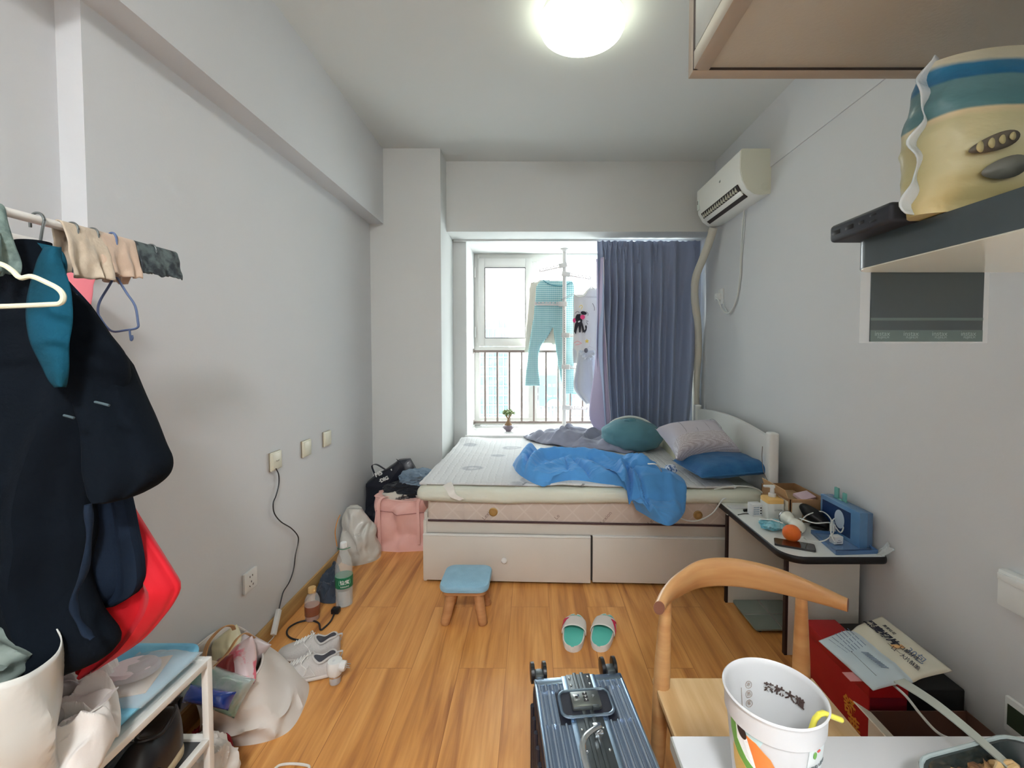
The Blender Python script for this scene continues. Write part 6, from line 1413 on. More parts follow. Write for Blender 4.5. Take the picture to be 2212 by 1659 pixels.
obj('leaves', bm, m_leaf, pl)
# ================================================================ SHOE HELPERS
m_shg = mat('pale_grey_mesh', (196, 192, 188), 0.7, bump=(180, 0.4)); m_sole = mat('offwhite_sole', (206, 200, 194), 0.55); m_shd = mat('charcoal_lining', (70, 70, 78), 0.8); m_lace = mat('white_lace', (226, 224, 220), 0.8)
def shoe_at(th, M, L=0.27, Wd=0.098, mu=m_shg, ms_=m_sole, mi=m_shd, ml=m_lace, high=0.0, solet=0.03, laces=True):
    """local x: heel 0 -> toe L"""
    def wd(t): return Wd / 2 * (0.72 + 0.28 * sin(pi * min(1, max(0, (t - 0.15) / 1.0))) ** 1) * (max(0.0, 1 - abs(2 * t - 1) ** 7)) ** 0.5
    def st(t, o=0.0): return solet * (1.05 - 0.45 * t) + (0.014 * max(0, t - 0.8) / 0.2)
    rings = []
    for i in range(25):
        t = i / 24; t = min(max(t, 0.004), 0.996); w = wd(t) + 0.004; zb = 0.012 * max(0, t - 0.82) / 0.18; zt = st(t)
        rings.append([M @ Vector((t * L, y, z)) for y, z in ((-w * 0.93, zb), (w * 0.93, zb), (w, (zb + zt) / 2), (w * 0.96, zt), (-w * 0.96, zt), (-w, (zb + zt) / 2))])
    bm = BM(); ring_loft(bm, rings); obj('sole', bm, ms_, th, mods=[SUB1])
    def hh(t):
        tb = [(0, 0.082 + high), (0.12, 0.086 + high), (0.28, 0.066 + high), (0.42, 0.086 + high * 0.7), (0.55, 0.076 + high * 0.25), (0.7, 0.058), (0.85, 0.044), (1.0, 0.026)]
        return interp(tb, t)[0]
    rings = []
    for i in range(33):
        t = min(max(i / 32, 0.006), 0.985); w = wd(t); z0 = st(t) - 0.006; h = hh(t) - z0
        ring = []
        for k in range(20):
            a = pi * k / 19; y = w * cos(a) * (1 if sin(a) < 0.5 else (1 - 0.30 * (sin(a) - 0.5)) if t < 0.5 else 1)
            ring.append(M @ Vector((t * L + 0.008 * sin(a) * (1 - t) * 0, y, z0 + h * sin(a) ** 0.75)))
        rings.append(ring)
    bm = BM(); ring_loft(bm, rings); obj('upper', bm, mu, th)
    bm = BM(); q = bmesh.ops.create_icosphere(bm, subdivisions=4, radius=1)
    for v in bm.verts:
        x = 0.225 + 0.165 * v.co.x; v.co = M @ Vector((x * L, 0.024 * v.co.y * (Wd / 0.098), hh(x) - 0.0005 + 0.006 * v.co.z))
    obj('lining', bm, mi, th)
    bm = BM(); tube(bm, [M @ Vector(((0.225 + 0.175 * cos(a)) * L, 0.027 * sin(a), hh(0.225 + 0.175 * cos(a)) - 0.001)) for a in [2 * pi * k / 30 for k in range(30)]], 0.0048, 8, closed=True); obj('collar', bm, mu, th)
    if laces:
        bm = BM(); pts = []
        for k in range(13):
            x = 0.44 + 0.30 * k / 12; s = 1 if k % 2 else -1; pts.append(M @ Vector((x * L, s * 0.020, hh(x) + 0.001)))
        tube(bm, spline(pts, 4), 0.0022, 6); obj('laces', bm, ml, th)
        bm = BM(); x = 0.43
        for s in (-1, 1): tube(bm, spline([M @ Vector((x * L, 0, hh(x) + 0.004)), M @ Vector(((x + 0.05) * L, s * 0.02, hh(x) + 0.010)), M @ Vector(((x + 0.1) * L, s * 0.035, hh(x) - 0.01)), M @ Vector(((x + 0.02) * L, s * 0.042, hh(x) - 0.03)), M @ Vector(((x + 0.06) * L, s * 0.047, 0.035))], 5), 0.0022, 6)
        obj('lace_bow', bm, ml, th)
    bm = BM(); tube(bm, spline([M @ Vector((-0.002, 0, hh(0) - 0.02)), M @ Vector((-0.010, 0, hh(0) + 0.008)), M @ Vector((0.012, 0, hh(0.05) + 0.003))], 5), 0.004, 6, flat=(1.6, 0.6)); obj('heel_tab', bm, mu, th)
    for s in (-1, 1):
        bm = BM(); M2 = frameM(M @ Vector((0.42 * L, s * (Wd * 0.495), 0.045)), (M.to_3x3() @ Vector((1, 0, 0))), (M.to_3x3() @ Vector((0, -s * 0.35, 1)))); tube(bm, [M2 @ Vector(p) for p in ((-0.028, -0.012, 0), (0.0, 0.026, 0), (0.022, -0.012, 0))], 0.0018, 6, closed=True); obj('side_triangle', bm, ml, th)
def heeltoe(heel, toe): 
    d = toe - heel; return Matrix.Translation(heel) @ Matrix.Rotation(atan2(d.y, d.x), 4, 'Z')
for lab, hp, tp_ in (('pale grey sneaker nearest the viewer, beside the white tote', (735, 1452), (598, 1468)), ('pale grey sneaker farther from the viewer, overlapped by its mate', (735, 1412), (588, 1418))):
    M = heeltoe(WZ(*hp, 0), WZ(*tp_, 0)); th = thing('sneaker', lab, 'shoe', M=M); shoe_at(th, M, L=0.265)

# ================================================================ SLIPPERS
m_tealf = mat('teal_footbed', (96, 196, 180), 0.6, bump=(200, 0.3)); m_swh = mat('white_slide_rubber', (220, 216, 210), 0.5); m_pinkp = mat('crimson_arrow', (206, 40, 80), 0.5)
def slide(lab, px0, py0, px1, py1, side):
    a, b = WZ(px0, py0, 0), WZ(px1, py1, 0)     # toe (far), heel (near)
    M = heeltoe(b, a); L = (a - b).length; th = thing('slide_sandal', lab, 'slipper', M=M)
    def wd(t): return 0.052 * (0.80 + 0.22 * sin(pi * t * 0.95 + 0.1)) * (max(0, 1 - abs(2 * t - 1) ** 5.5)) ** 0.5
    rings = []
    for i in range(31):
        t = min(max(i / 30, 0.003), 0.997); w = wd(t); rings.append([M @ Vector((t * L, y, z)) for y, z in ((-w * 0.94, 0), (w * 0.94, 0), (w, 0.014), (w * 0.97, 0.028), (w * 0.88, 0.030), (w * 0.84, 0.024), (-w * 0.84, 0.024), (-w * 0.88, 0.030), (-w * 0.97, 0.028), (-w, 0.014))])
    bm = BM(); ring_loft(bm, rings); obj('sole', bm, m_swh, th)
    rings = []
    for i in range(31):
        t = min(max(i / 30, 0.02), 0.98); w = wd(t) * 0.84; rings.append([M @ Vector((t * L, y, z)) for y, z in ((-w, 0.022), (w, 0.022), (w, 0.0265), (0, 0.0245), (-w, 0.0265))])
    bm = BM(); ring_loft(bm, rings); obj('footbed', bm, m_tealf, th)
    def sf(u, v):
        a_ = pi * v; t = 0.40 + 0.36 * u + 0.03 * sin(a_); w = wd(t) * 1.02
        return M @ Vector((t * L, w * cos(a_) , 0.018 + (0.040 - 0.010 * u) * sin(a_) ** 0.7))
    bm = BM(); surf(bm, sf, 14, 24); obj('strap', bm, m_swh, th, mods=[solid(0.004, 1)])
    # arrow mark on the outer side of the strap
    def mk(u, v): p = sf(u, v); n = (p - M @ Vector(((0.40 + 0.36 * u) * L, 0, 0.02))).normalized(); return p + n * 0.0006
    vs = (lambda x: x) if side > 0 else (lambda x: 1 - x)
    bm = BM(); P = [(0.78, 0.34), (0.84, 0.12), (0.70, 0.10), (0.66, 0.18), (0.30, 0.05), (0.12, 0.04), (0.60, 0.27)]
    a_ = [bm.verts.new(mk(u, vs(v))) for u, v in P]; bm.faces.new(a_); bmesh.ops.triangulate(bm, faces=bm.faces[:])
    bmesh.ops.subdivide_edges(bm, edges=bm.edges[:], cuts=5, use_grid_fill=True)
    # push the subdivided patch out onto the curved strap
    Mi = M.inverted()
    for v in bm.verts:
        l = Mi @ v.co; t = l.x / L; w = wd(t) * 1.02; c_ = max(-1, min(1, l.y / w)); a0 = math.acos(c_); u = (t - 0.40) / 0.36
        v.co = M @ Vector((l.x, (w + 0.0052) * cos(a0), 0.0232 + (0.040 - 0.010 * u) * sin(a0) ** 0.7))
    obj('arrow_mark', bm, m_pinkp, th, smooth=False, mods=[solid(0.0012, 1)])
slide('left white slide with teal footbed and crimson arrow, pointing to the bed', 1244, 1338, 1236, 1410, 1)
slide('right white slide with teal footbed and crimson arrow, pointing to the bed', 1312, 1338, 1293, 1409, -1)

# ================================================================ STOOL
m_sto = mat('dusty_blue_felt', (146, 190, 212), 0.85, sheen=0.2, bump=(200, 0.4), var=(20, (136, 180, 204), 0.35, 0.65)); m_stw = mat('stool_wood', (196, 146, 100), 0.5, var=(5, (176, 124, 80), 0.35, 0.65, (1, 1, 6)))
SC = Vector((-0.338, 2.235, 0)); Mst = Matrix.Translation(SC) @ Matrix.Rotation(radians(-1), 4, 'Z')
st_ = thing('footstool', 'low square stool with dusty blue seat and wooden legs before the bed', 'stool', M=Mst)
bm = BM(); rings = []
for s, z in ((0.93, 0.168), (0.985, 0.171), (1.0, 0.180), (1.0, 0.190), (0.975, 0.199), (0.90, 0.203), (0.5, 0.205)): rings.append([Mst @ Vector((x * s, y * s, z)) for x, y in rrect(0.245, 0.235, 0.05, 6)])
ring_loft(bm, rings); obj('seat', bm, m_sto, st_)
bm = BM(); prism(bm, rrect(0.215, 0.205, 0.03, 4), 0.150, 0.168, Mst); obj('seat_board', bm, m_stw, st_)
for sx in (-1, 1):
    for sy in (-1, 1):
        bm = BM(); tube(bm, [Mst @ Vector((sx * 0.065, sy * 0.06, 0.152)), Mst @ Vector((sx * 0.08, sy * 0.075, 0.07)), Mst @ Vector((sx * 0.094, sy * 0.088, 0.006)), Mst @ Vector((sx * 0.095, sy * 0.089, 0.0))], [0.026, 0.025, 0.023, 0.019], 14, flat=(1, 1)); obj('leg', bm, m_stw, st_)

# ================================================================ TRAVEL PLUG on the floor
c = WZ(724, 1474, 0); tp2 = thing('plug_adapter', 'white plug adapter standing on the floor right of the sneakers', 'plug', (c.x, c.y, 0))
bm = BM(); lathe(bm, [(0.001, 0), (0.020, 0), (0.022, 0.003), (0.022, 0.030), (0.024, 0.032)], at(c.x, c.y, 0), 24); obj('clear_base', bm, mat('clear_plastic_grey', (216, 220, 224), 0.15, alpha=0.7, coat=0.5), tp2)
bm = BM(); lathe(bm, [(0.024, 0.036), (0.030, 0.044), (0.031, 0.080), (0.027, 0.092), (0.001, 0.094)], at(c.x, c.y, 0), 28); obj('body', bm, m_white, tp2)
bm = BM(); lathe(bm, [(0.0245, 0.030), (0.0255, 0.031), (0.0255, 0.036), (0.0245, 0.037)], at(c.x, c.y, 0), 28); obj('metal_band', bm, m_chr, tp2)
bm = BM(); tube(bm, [(c.x + 0.015, c.y, 0.074), (c.x + 0.042, c.y - 0.004, 0.071), (c.x + 0.046, c.y - 0.004, 0.0705)], [0.018, 0.020, 0.016], 16); obj('plug_head', bm, m_white, tp2)
bm = BM(); lathe(bm, [(0.006, 0), (0.006, 0.0006), (0.001, 0.0006)], at(c.x - 0.002, c.y - 0.004, 0.0938), 16); obj('button', bm, mat('pale_grey_card', (214, 216, 218), 0.4), tp2)
for dz, dy in ((0.006, -0.006), (0.006, 0.006), (-0.006, 0)):
    bm = BM(); cyl(bm, (c.x + 0.045, c.y + dy - 0.004, 0.071 + dz), (c.x + 0.064, c.y + dy - 0.005, 0.070 + dz), 0.0018, 8); obj('pin', bm, m_chr, tp2)

# ================================================================ BOTTLES
m_pet = mat('clear_pet', (230, 238, 240), 0.05, alpha=0.28, coat=1.0, bump=(30, 0.3)); m_wat = mat('water', (214, 226, 228), 0.02, alpha=0.35, coat=1.0); m_tea = mat('amber_tea', (170, 84, 24), 0.05, alpha=0.86, coat=1.0); m_lgrn = mat('green_label', (28, 116, 82), 0.4)
c = WZ(744, 1306, 0); wb = thing('water_bottle', 'large clear water bottle with green label standing on the floor', 'bottle', (c.x, c.y, 0)); H = 0.335
bm = BM(); lathe(bm, [(0.001, 0.006), (0.030, 0.0), (0.042, 0.006), (0.044, 0.03), (0.0425, 0.045), (0.044, 0.06), (0.044, 0.085), (0.0435, 0.10), (0.0435, 0.165), (0.044, 0.18), (0.042, 0.215), (0.034, 0.255), (0.020, 0.29), (0.0145, 0.305), (0.0145, 0.318)], at(c.x, c.y, 0), 40, cap=False); obj('bottle_body', bm, m_pet, wb)
bm = BM(); lathe(bm, [(0.001, 0.008), (0.040, 0.008), (0.0415, 0.03), (0.0405, 0.045), (0.0415, 0.09), (0.001, 0.091)], at(c.x, c.y, 0), 32); obj('water', bm, m_wat, wb)
bm = BM(); lathe(bm, [(0.0440, 0.105), (0.0448, 0.106), (0.0448, 0.162), (0.0440, 0.163)], at(c.x, c.y, 0), 40); obj('label', bm, m_lgrn, wb)
def bwrap(cx, cy, r, a0, z0):
    def f(v): a = a0 + v[0] / r; rr_ = r + v[2]; return (cx + rr_ * cos(a), cy + rr_ * sin(a), z0 + v[1])
    return f
aw = radians(-63)
bm = text_bm('怡宝', 0.024, Matrix.Identity(4), 0.0003, wrap=bwrap(c.x, c.y, 0.0455, aw, 0.138), bold=0.0006); obj('label_lettering', bm, m_white, wb, smooth=False)
bm = text_bm('饮用纯净水', 0.009, Matrix.Identity(4), 0.0003, wrap=bwrap(c.x, c.y, 0.0455, aw, 0.116)); obj('label_lettering', bm, m_white, wb, smooth=False)
bm = BM(); f = bwrap(c.x, c.y, 0.0456, aw, 0.138); tube(bm, [Vector(f((x, y, 0))) for x, y in rrect(0.060, 0.026, 0.006, 3)], 0.0008, 5, closed=True); obj('label_frame', bm, mat('pale_green_line', (150, 210, 180), 0.5), wb)
bm = BM(); lathe(bm, [(0.0165, 0.31), (0.0168, 0.312), (0.0168, 0.332), (0.015, 0.336), (0.001, 0.336)], at(c.x, c.y, 0), 24); obj('cap', bm, m_white, wb)
bm = BM(); tube(bm, spline([(c.x - 0.03, c.y - 0.005, 0.304), (c.x - 0.01, c.y - 0.019, 0.307), (c.x + 0.01, c.y - 0.019, 0.306), (c.x + 0.036, c.y + 0.0, 0.309)], 6), 0.002, 6); obj('neck_print', bm, m_lgrn, wb)
c = WZ(675, 1337, 0); tb_ = thing('tea_bottle', 'small bottle half full of amber tea by the baseboard', 'bottle', (c.x, c.y, 0))
bm = BM(); lathe(bm, [(0.001, 0.004), (0.028, 0), (0.034, 0.005), (0.0355, 0.03), (0.0355, 0.09), (0.034, 0.105), (0.024, 0.125), (0.0165, 0.132), (0.0165, 0.142)], at(c.x, c.y, 0), 36, cap=False); obj('bottle_body', bm, m_pet, tb_)
bm = BM(); lathe(bm, [(0.001, 0.004), (0.032, 0.005), (0.0335, 0.03), (0.0335, 0.075), (0.001, 0.0755)], at(c.x, c.y, 0), 32); obj('tea', bm, m_tea, tb_)
bm = BM(); lathe(bm, [(0.0358, 0.028), (0.0362, 0.029), (0.0362, 0.074), (0.0358, 0.075)], at(c.x, c.y, 0), 32); obj('label', bm, mat('clear_brown_label', (150, 76, 34), 0.2, alpha=0.6), tb_)
bm = BM(); lathe(bm, [(0.0185, 0.138), (0.0188, 0.14), (0.0188, 0.160), (0.017, 0.163), (0.001, 0.163)], at(c.x, c.y, 0), 20); obj('cap', bm, mat('tan_cap', (206, 168, 110), 0.4), tb_)

# ================================================================ CORNER BAGS
def loft2(A, B_, n=56, m=18, bulge=0.0, f=None, sharp=False):
    """rings from two closed 3-D loops of control points"""
    def res(P):
        if sharp:
            Q = [Vector(p) for p in P] + [Vector(P[0])]; S = [Q[i].lerp(Q[i + 1], k / 12) for i in range(len(P)) for k in range(12)]
        else: S = spline([Vector(p) for p in P] + [Vector(P[0])], 12)[:-1]
        L = len(S); out = []
        for k in range(n): q = k * L / n; i = int(q); t = q - i; out.append(S[i % L].lerp(S[(i + 1) % L], t))
        return out
    a, b_ = res(A), res(B_); ca = sum(a, Vector()) / n; cb2 = sum(b_, Vector()) / n; rings = []
    for i in range(m + 1):
        t = i / m; c_ = ca.lerp(cb2, t); ring = []
        for k in range(n):
            p = a[k].lerp(b_[k], t); p = c_ + (p - c_) * (1 + bulge * sin(pi * t)); 
            if f: p = p + f(p, t, k / n)
            ring.append(p)
        rings.append(ring)
    return rings
def crumple(amp, s, seed=0):
    def f(p, t, k):
        w = min(1, t * 6) ; return Vector((nz(p.x + seed, p.y, p.z, s), nz(p.y, p.z + seed, p.x, s), 0.4 * nz(p.z, p.x, p.y + seed, s))) * amp * w + Vector((1, 1, 0)) * (ridge(p.x + seed, p.y, p.z * 0.7, s * 0.6) * amp * 0.8 * w)
    return f
m_pink = mat('dusty_pink_fabric', (242, 194, 184), 0.7, wrk=(3.5, 0.03), var=(7, (232, 182, 174), 0.3, 0.7))
pb2 = thing('tote_bag', 'dusty pink fabric tote stuffed with clothes beside the bed', 'bag', (-0.90, 3.05, 0))
y0 = 2.93
A = [(-1.06, y0 + 0.02, 0), (-0.90, y0, 0), (-0.73, y0 + 0.02, 0), (-0.715, y0 + 0.12, 0), (-0.73, y0 + 0.22, 0), (-0.9, y0 + 0.23, 0), (-1.05, y0 + 0.22, 0), (-1.07, y0 + 0.12, 0)]
Bt = [(-1.065, y0 + 0.01, 0.375), (-0.90, y0 - 0.02, 0.345), (-0.72, y0 + 0.01, 0.355), (-0.69, y0 + 0.11, 0.35), (-0.715, y0 + 0.22, 0.36), (-0.9, y0 + 0.24, 0.36), (-1.05, y0 + 0.22, 0.37), (-1.09, y0 + 0.12, 0.37)]
bm = BM(); ring_loft(bm, loft2(A, Bt, n=96, m=24, bulge=0.05, f=crumple(0.030, 9), sharp=True)); obj('bag_body', bm, m_pink, pb2)
bm = BM(); rg = loft2(A, Bt, n=96, m=24, bulge=0.05, f=crumple(0.030, 9), sharp=True)
tube(bm, [p for p in rg[-1]], 0.004, 6, closed=True); obj('top_hem', bm, m_pink, pb2)
bm = BM(); rg_ = rg[18]; tube(bm, [p + Vector((0, -0.004, 0)) for p in rg_[1:24]], 0.003, 6); obj('seam', bm, mat('pink_seam', (186, 132, 126), 0.8), pb2)
for x in (-1.02, -0.76):
    bm = BM(); ribbon(bm, [(x, y0 - 0.012, 0.06), (x, y0 - 0.02, 0.2), (x, y0 - 0.018, 0.34), (x + 0.03, y0 - 0.005, 0.375), (x + 0.06, y0 + 0.03, 0.36)], 0.02, wd=(1, 0, 0)); obj('strap', bm, m_pink, pb2)
m_jean = clothmat('washed_denim', (92, 112, 132), (130, 150, 166)); m_dkc = clothmat('black_cloth', (24, 28, 38)); m_wst = mat('white_patterned_cloth', (206, 200, 190), 0.85, var=(16, (60, 56, 60), 0.55, 0.62))
bm = BM(); blob(bm, (-0.80, 3.10, 0.45), (0.135, 0.10, 0.062), 0.3, sub=5, crease=0.14, s=8, seed=4); tag(obj('jeans', bm, m_jean), 'washed blue denim bundle on top of the pink tote', 'jeans')
bm = BM(); blob(bm, (-0.86, 3.06, 0.385), (0.17, 0.10, 0.06), 0.25, sub=5, crease=0.12, s=8, seed=9); tag(obj('dark_clothes', bm, m_dkc), 'black clothes stuffed in the pink tote under the denim', 'clothes')
bm = BM(); blob(bm, (-0.93, 2.99, 0.362), (0.10, 0.05, 0.03), 0.35, sub=4, crease=0.1, seed=2); tag(obj('white_clothes', bm, m_wst), 'white cloth with dark pattern at the rim of the pink tote', 'clothes')
bm = BM(); blob(bm, (-0.745, 3.0, 0.37), (0.045, 0.04, 0.03), 0.3, sub=4, crease=0.3, seed=12); tag(obj('fabric_scrap', bm, m_wst), 'pale fabric scrap at the right rim of the pink tote', 'clothes')
# big black bag leaning in the corner
m_bkb = mat('black_nylon', (30, 34, 46), 0.4, coat=0.15, bump=(14, 0.5))
kb = thing('shoulder_bag', 'big black bag with white lettering slumped in the corner behind the pink tote', 'bag', (-1.0, 3.2, 0))
P = [(766, 1072), (790, 1045), (812, 1027), (838, 1012), (862, 994), (885, 992), (895, 1012), (884, 1035), (862, 1060), (820, 1100), (800, 1140), (776, 1112)]
def pxpoly(P, Y): return [WY(x, y, Y) for x, y in P]
bm = BM(); rings = loft2(pxpoly(P, 3.20), pxpoly(P, 3.355), n=60, m=8, bulge=0.05, sharp=True, f=lambda p, t, k: Vector((0.01 * nz(p.x, p.y, p.z, 12), 0.015 * nz(p.z, p.x, p.y, 9), 0.01 * nz(p.y, p.z, p.x, 10))))
for r_ in rings:
    for p in r_: p.x = max(p.x, XL + 0.018)
c0_ = sum(rings[0], Vector()) / 60; rings = [[c0_ + (p - c0_) * 0.5 + Vector((0, -0.035, 0)) for p in rings[0]], [c0_ + (p - c0_) * 0.85 + Vector((0, -0.022, 0)) for p in rings[0]]] + rings
ring_loft(bm, rings); obj('bag_body', bm, m_bkb, kb)
bm = BM(); blob(bm, (-1.10, 3.20, 0.13), (0.12, 0.12, 0.13), 0.15, sub=4, crease=0.15, flat=0.0); obj('lower_body', bm, m_bkb, kb)
bm = BM(); ribbon(bm, pxpoly([(812, 1030), (804, 1010), (806, 1004), (815, 1004), (832, 1014)], 3.15), 0.016, wd=(0.2, 1, 0)); obj('handle', bm, m_bkb, kb)
bm = BM(); ribbon(bm, pxpoly([(815, 1080), (836, 1055), (855, 1030), (868, 1008), (860, 994)], 3.13), 0.035, wd=(0.6, 0.2, -0.5)); obj('strap', bm, m_bkb, kb)
for s, px, py, sz in (('M5', 818, 1024, 0.042), ('·DIG', 829, 1036, 0.036), ("'", 847, 1018, 0.04)):
    cc = WY(px, py, 3.128); bm = text_bm(s, sz, frameM(cc, (1, 0, 0.45), (-0.45, 0, 1)), 0.004, bold=0.0012)
    obj('lettering', bm, m_white, kb, smooth=False)
# brown item under
bm = BM(); c = WY(776, 1130, 3.0); blob(bm, (c.x + 0.0, 3.03, 0.11), (0.05, 0.07, 0.11), 0.2, sub=4, crease=0.2, flat=0.0); tag(obj('brown_pouch', bm, clothmat('brown_cloth', (70, 54, 48))), 'dark brown pouch squeezed between the white plastic bag and pink tote', 'pouch')
# white plastic bag
m_plw = mat('milky_plastic_bag', (214, 214, 208), 0.3, coat=0.4, alpha=0.93, wrk=(6, 0.04), var=(5, (198, 196, 186), 0.3, 0.7))
wbg = thing('plastic_bag', 'crumpled milky white plastic bag leaning on the left wall behind the water bottle', 'bag', (-1.11, 2.83, 0))
A = [(-1.215, 2.78, 0), (-1.12, 2.74, 0), (-1.02, 2.80, 0), (-1.0, 2.88, 0), (-1.06, 2.95, 0), (-1.16, 2.96, 0), (-1.215, 2.9, 0)]
Bt = [(-1.20, 2.81, 0.34), (-1.155, 2.79, 0.345), (-1.11, 2.81, 0.335), (-1.10, 2.83, 0.33), (-1.12, 2.86, 0.33), (-1.17, 2.87, 0.34), (-1.20, 2.85, 0.34)]
bm = BM(); ring_loft(bm, loft2(A, Bt, n=64, m=24, bulge=0.28, f=crumple(0.022, 11, 5)))
for v in bm.verts: v.co.x = max(v.co.x, XL + 0.016)
obj('bag_body', bm, m_plw, wbg, smooth=True)
cc = WY(771, 1156, 2.66); bm = text_bm('HO', 0.03, frameM(cc, (1, 0.3, 0), (0, 0.1, 1)), 0.001); obj('faint_lettering', bm, mat('faint_grey', (176, 176, 172), 0.5), wbg, smooth=False)
bm = BM(); tube(bm, spline([WX(728, 1180, XL + 0.025), WX(724, 1150, XL + 0.02), WX(729, 1125, XL + 0.022), WX(735, 1112, XL + 0.03)], 5), 0.0025, 6); obj('orange_cord', bm, mat('orange_cord', (226, 150, 60), 0.5), wbg)
# dark blue cloth on the floor
bm = BM(); ob_ = [(p.x, p.y) for p in (WZ(x, y, 0) for x, y in ((680, 1296), (700, 1304), (724, 1303), (735, 1290), (740, 1262), (732, 1240), (712, 1232), (700, 1245), (690, 1268)))]
ob_ = [(max(x, XL + 0.02), y) for x, y in ob_]
lump(bm, ob_, 0.001, foldH(0.06, 0.03, 4, 40, 0.8, 5, 0.04, 4), nr=30, na=110, edge=0.3); tag(obj('dark_blue_cloth', bm, clothmat('slate_cloth', (58, 68, 82))), 'dark slate cloth heaped on the floor by the baseboard', 'cloth')

# ================================================================ CABLES, left
m_bkc = mat('black_cable', (36, 38, 42), 0.4)
pts = [(355, 415), (376, 462), (377, 540), (355, 630), (333, 690), (342, 770), (395, 838), (475, 888), (527, 948), (531, 1005), (510, 1100), (495, 1215), (462, 1315), (415, 1392), (398, 1450), (374, 1556)]
bm = BM(); tube(bm, spline([WX(500 + x * 0.2712, 900 + y * 0.2712, XL + 0.012 + 0.012 * (i == 0)) for i, (x, y) in enumerate(pts)], 6), 0.0028, 7); tag(obj('black_cable', bm, m_bkc), 'thin black cable hanging in a wavy line down the left wall', 'cable')
a, b_ = WX(601, 1324, XL + 0.022), WX(592, 1364, XL + 0.035); M = frameM((a + b_) / 2, b_ - a, (0, 1, 0)); th = thing('inline_adapter', 'slim white adapter box hanging at the baseboard', 'adapter', M=Matrix.Translation(b_))
bm = BM(); box(bm, -0.055, -0.012, -0.009, 0.055, 0.012, 0.009, M=M, bev=0.003); obj('case', bm, m_white, th)
bm = BM(); tube(bm, spline([b_, WZ(592, 1374, 0.02), WZ(580, 1388, 0.006), WZ(568, 1400, 0.02)], 6), 0.0025, 7); obj('lead', bm, m_cord, th)
bm = BM(); pts = [WZ(x, y, 0.006) for x, y in ((662, 1385), (632, 1380), (620, 1370), (624, 1356), (645, 1344), (670, 1340), (688, 1346), (692, 1360), (700, 1356), (714, 1342), (722, 1326))]
tube(bm, spline(pts, 7), 0.0042, 8); bc = tag(thing('plug_cable', 'black cable curling on the floor behind the sneakers with its plug by the water bottle', 'cable', pts[0]));  obj('cord', bm, m_bkc, bc)
c = WZ(725, 1320, 0.012); bm = BM(); box(bm, c.x - 0.02, c.y - 0.015, 0.001, c.x + 0.02, c.y + 0.02, 0.028, bev=0.006); obj('plug', bm, m_black, bc)
bm = BM()
for s in (-1, 1): box(bm, c.x + s * 0.006 - 0.001, c.y + 0.02, 0.012, c.x + s * 0.006 + 0.001, c.y + 0.036, 0.018)
obj('prongs', bm, m_chr, bc, smooth=False)
bm = BM(); pts = [WZ(x, y, 0.006) for x, y in ((592, 1662), (604, 1653), (625, 1650), (650, 1651), (668, 1656), (660, 1668), (625, 1672), (600, 1670))]; tube(bm, pts and spline(pts + [pts[0]], 5)[:-1], 0.004, 7, closed=True); tag(obj('white_strap_loop', bm, m_strap), 'loop of white strap on the floor at the bottom edge of the picture', 'strap')

# ================================================================ WHITE TOTE with plastic packs
m_tote = mat('white_tote_vinyl', (220, 212, 206), 0.5, wrk=(3, 0.02), var=(3, (210, 202, 192), 0.3, 0.7))
tt = thing('tote_bag', 'large white tote with tan handles slumped open beside the sneakers', 'bag', (-1.02, 1.62, 0))
A = [WZ(438, 1588, 0.0), WZ(500, 1612, 0.0), WZ(590, 1598, 0.0), WZ(640, 1560, 0.0), Vector((-0.90, 1.74, 0)), Vector((-1.00, 1.82, 0)), Vector((-1.13, 1.84, 0)), Vector((-1.19, 1.70, 0))]
Bt = [WY(440, 1550, 1.38), WY(505, 1498, 1.46), WY(556, 1452, 1.56), WY(566, 1408, 1.66), WY(545, 1374, 1.74), WX(500, 1352, -1.20), WX(440, 1384, -1.215), WX(398, 1440, -1.215)]
def tf(p, t, k): return Vector((nz(p.x, p.y, p.z, 6), nz(p.y, p.z, p.x, 6), 0)) * 0.016 * min(1, 4 * t * (1 - t) + 0.2) + Vector((0.5, -0.5, 0)) * 0.06 * (ridge(p.x * 0.7, p.y, p.z * 1.4, 8) - 0.25) * (1 - t) * min(1, t * 8)
rg = loft2(A, Bt, n=90, m=26, bulge=0.07, f=tf)
for r_ in rg:
    for p in r_: p.x = max(p.x, XL + 0.006); p.z = max(p.z, 0.0)
bm = BM(); n_ = 90; vr = [[bm.verts.new(p) for p in r_] for r_ in rg]
for a, b_ in zip(vr, vr[1:]):
    for i in range(n_): bm.faces.new((a[i], a[(i + 1) % n_], b_[(i + 1) % n_], b_[i]))
bm.faces.new(vr[0][::-1]); obj('bag_body', bm, m_tote, tt, mods=[solid(0.004, -1)])
bm = BM(); tube(bm, rg[-1], 0.004, 6, closed=True); obj('rim', bm, m_tote, tt)
m_tan = mat('tan_leather_strap', (206, 160, 108), 0.5)
bm = BM(); ribbon(bm, [WY(445, 1440, 1.47), WY(441, 1420, 1.48), WY(452, 1385, 1.50), WY(480, 1356, 1.52), WY(500, 1352, 1.56), WY(506, 1360, 1.60)], 0.022, 0.0015, wd=(0.8, -0.3, 0.4)); obj('handle', bm, m_tan, tt)
bm = BM(); ribbon(bm, [WY(462, 1440, 1.45), WY(490, 1412, 1.44), WY(512, 1380, 1.46), WY(530, 1368, 1.55), WY(550, 1378, 1.66)], 0.014, 0.0015, wd=(0.8, -0.3, 0.4)); obj('handle', bm, m_tan, tt)
bm = BM(); box(bm, -0.022, -0.016, -0.002, 0.022, 0.016, 0.002, M=frameM(WY(450, 1438, 1.46), (1, 0.3, -0.5), (0, 0.5, 1))); obj('handle_patch', bm, mat('cream_patch', (226, 216, 196), 0.5), tt)
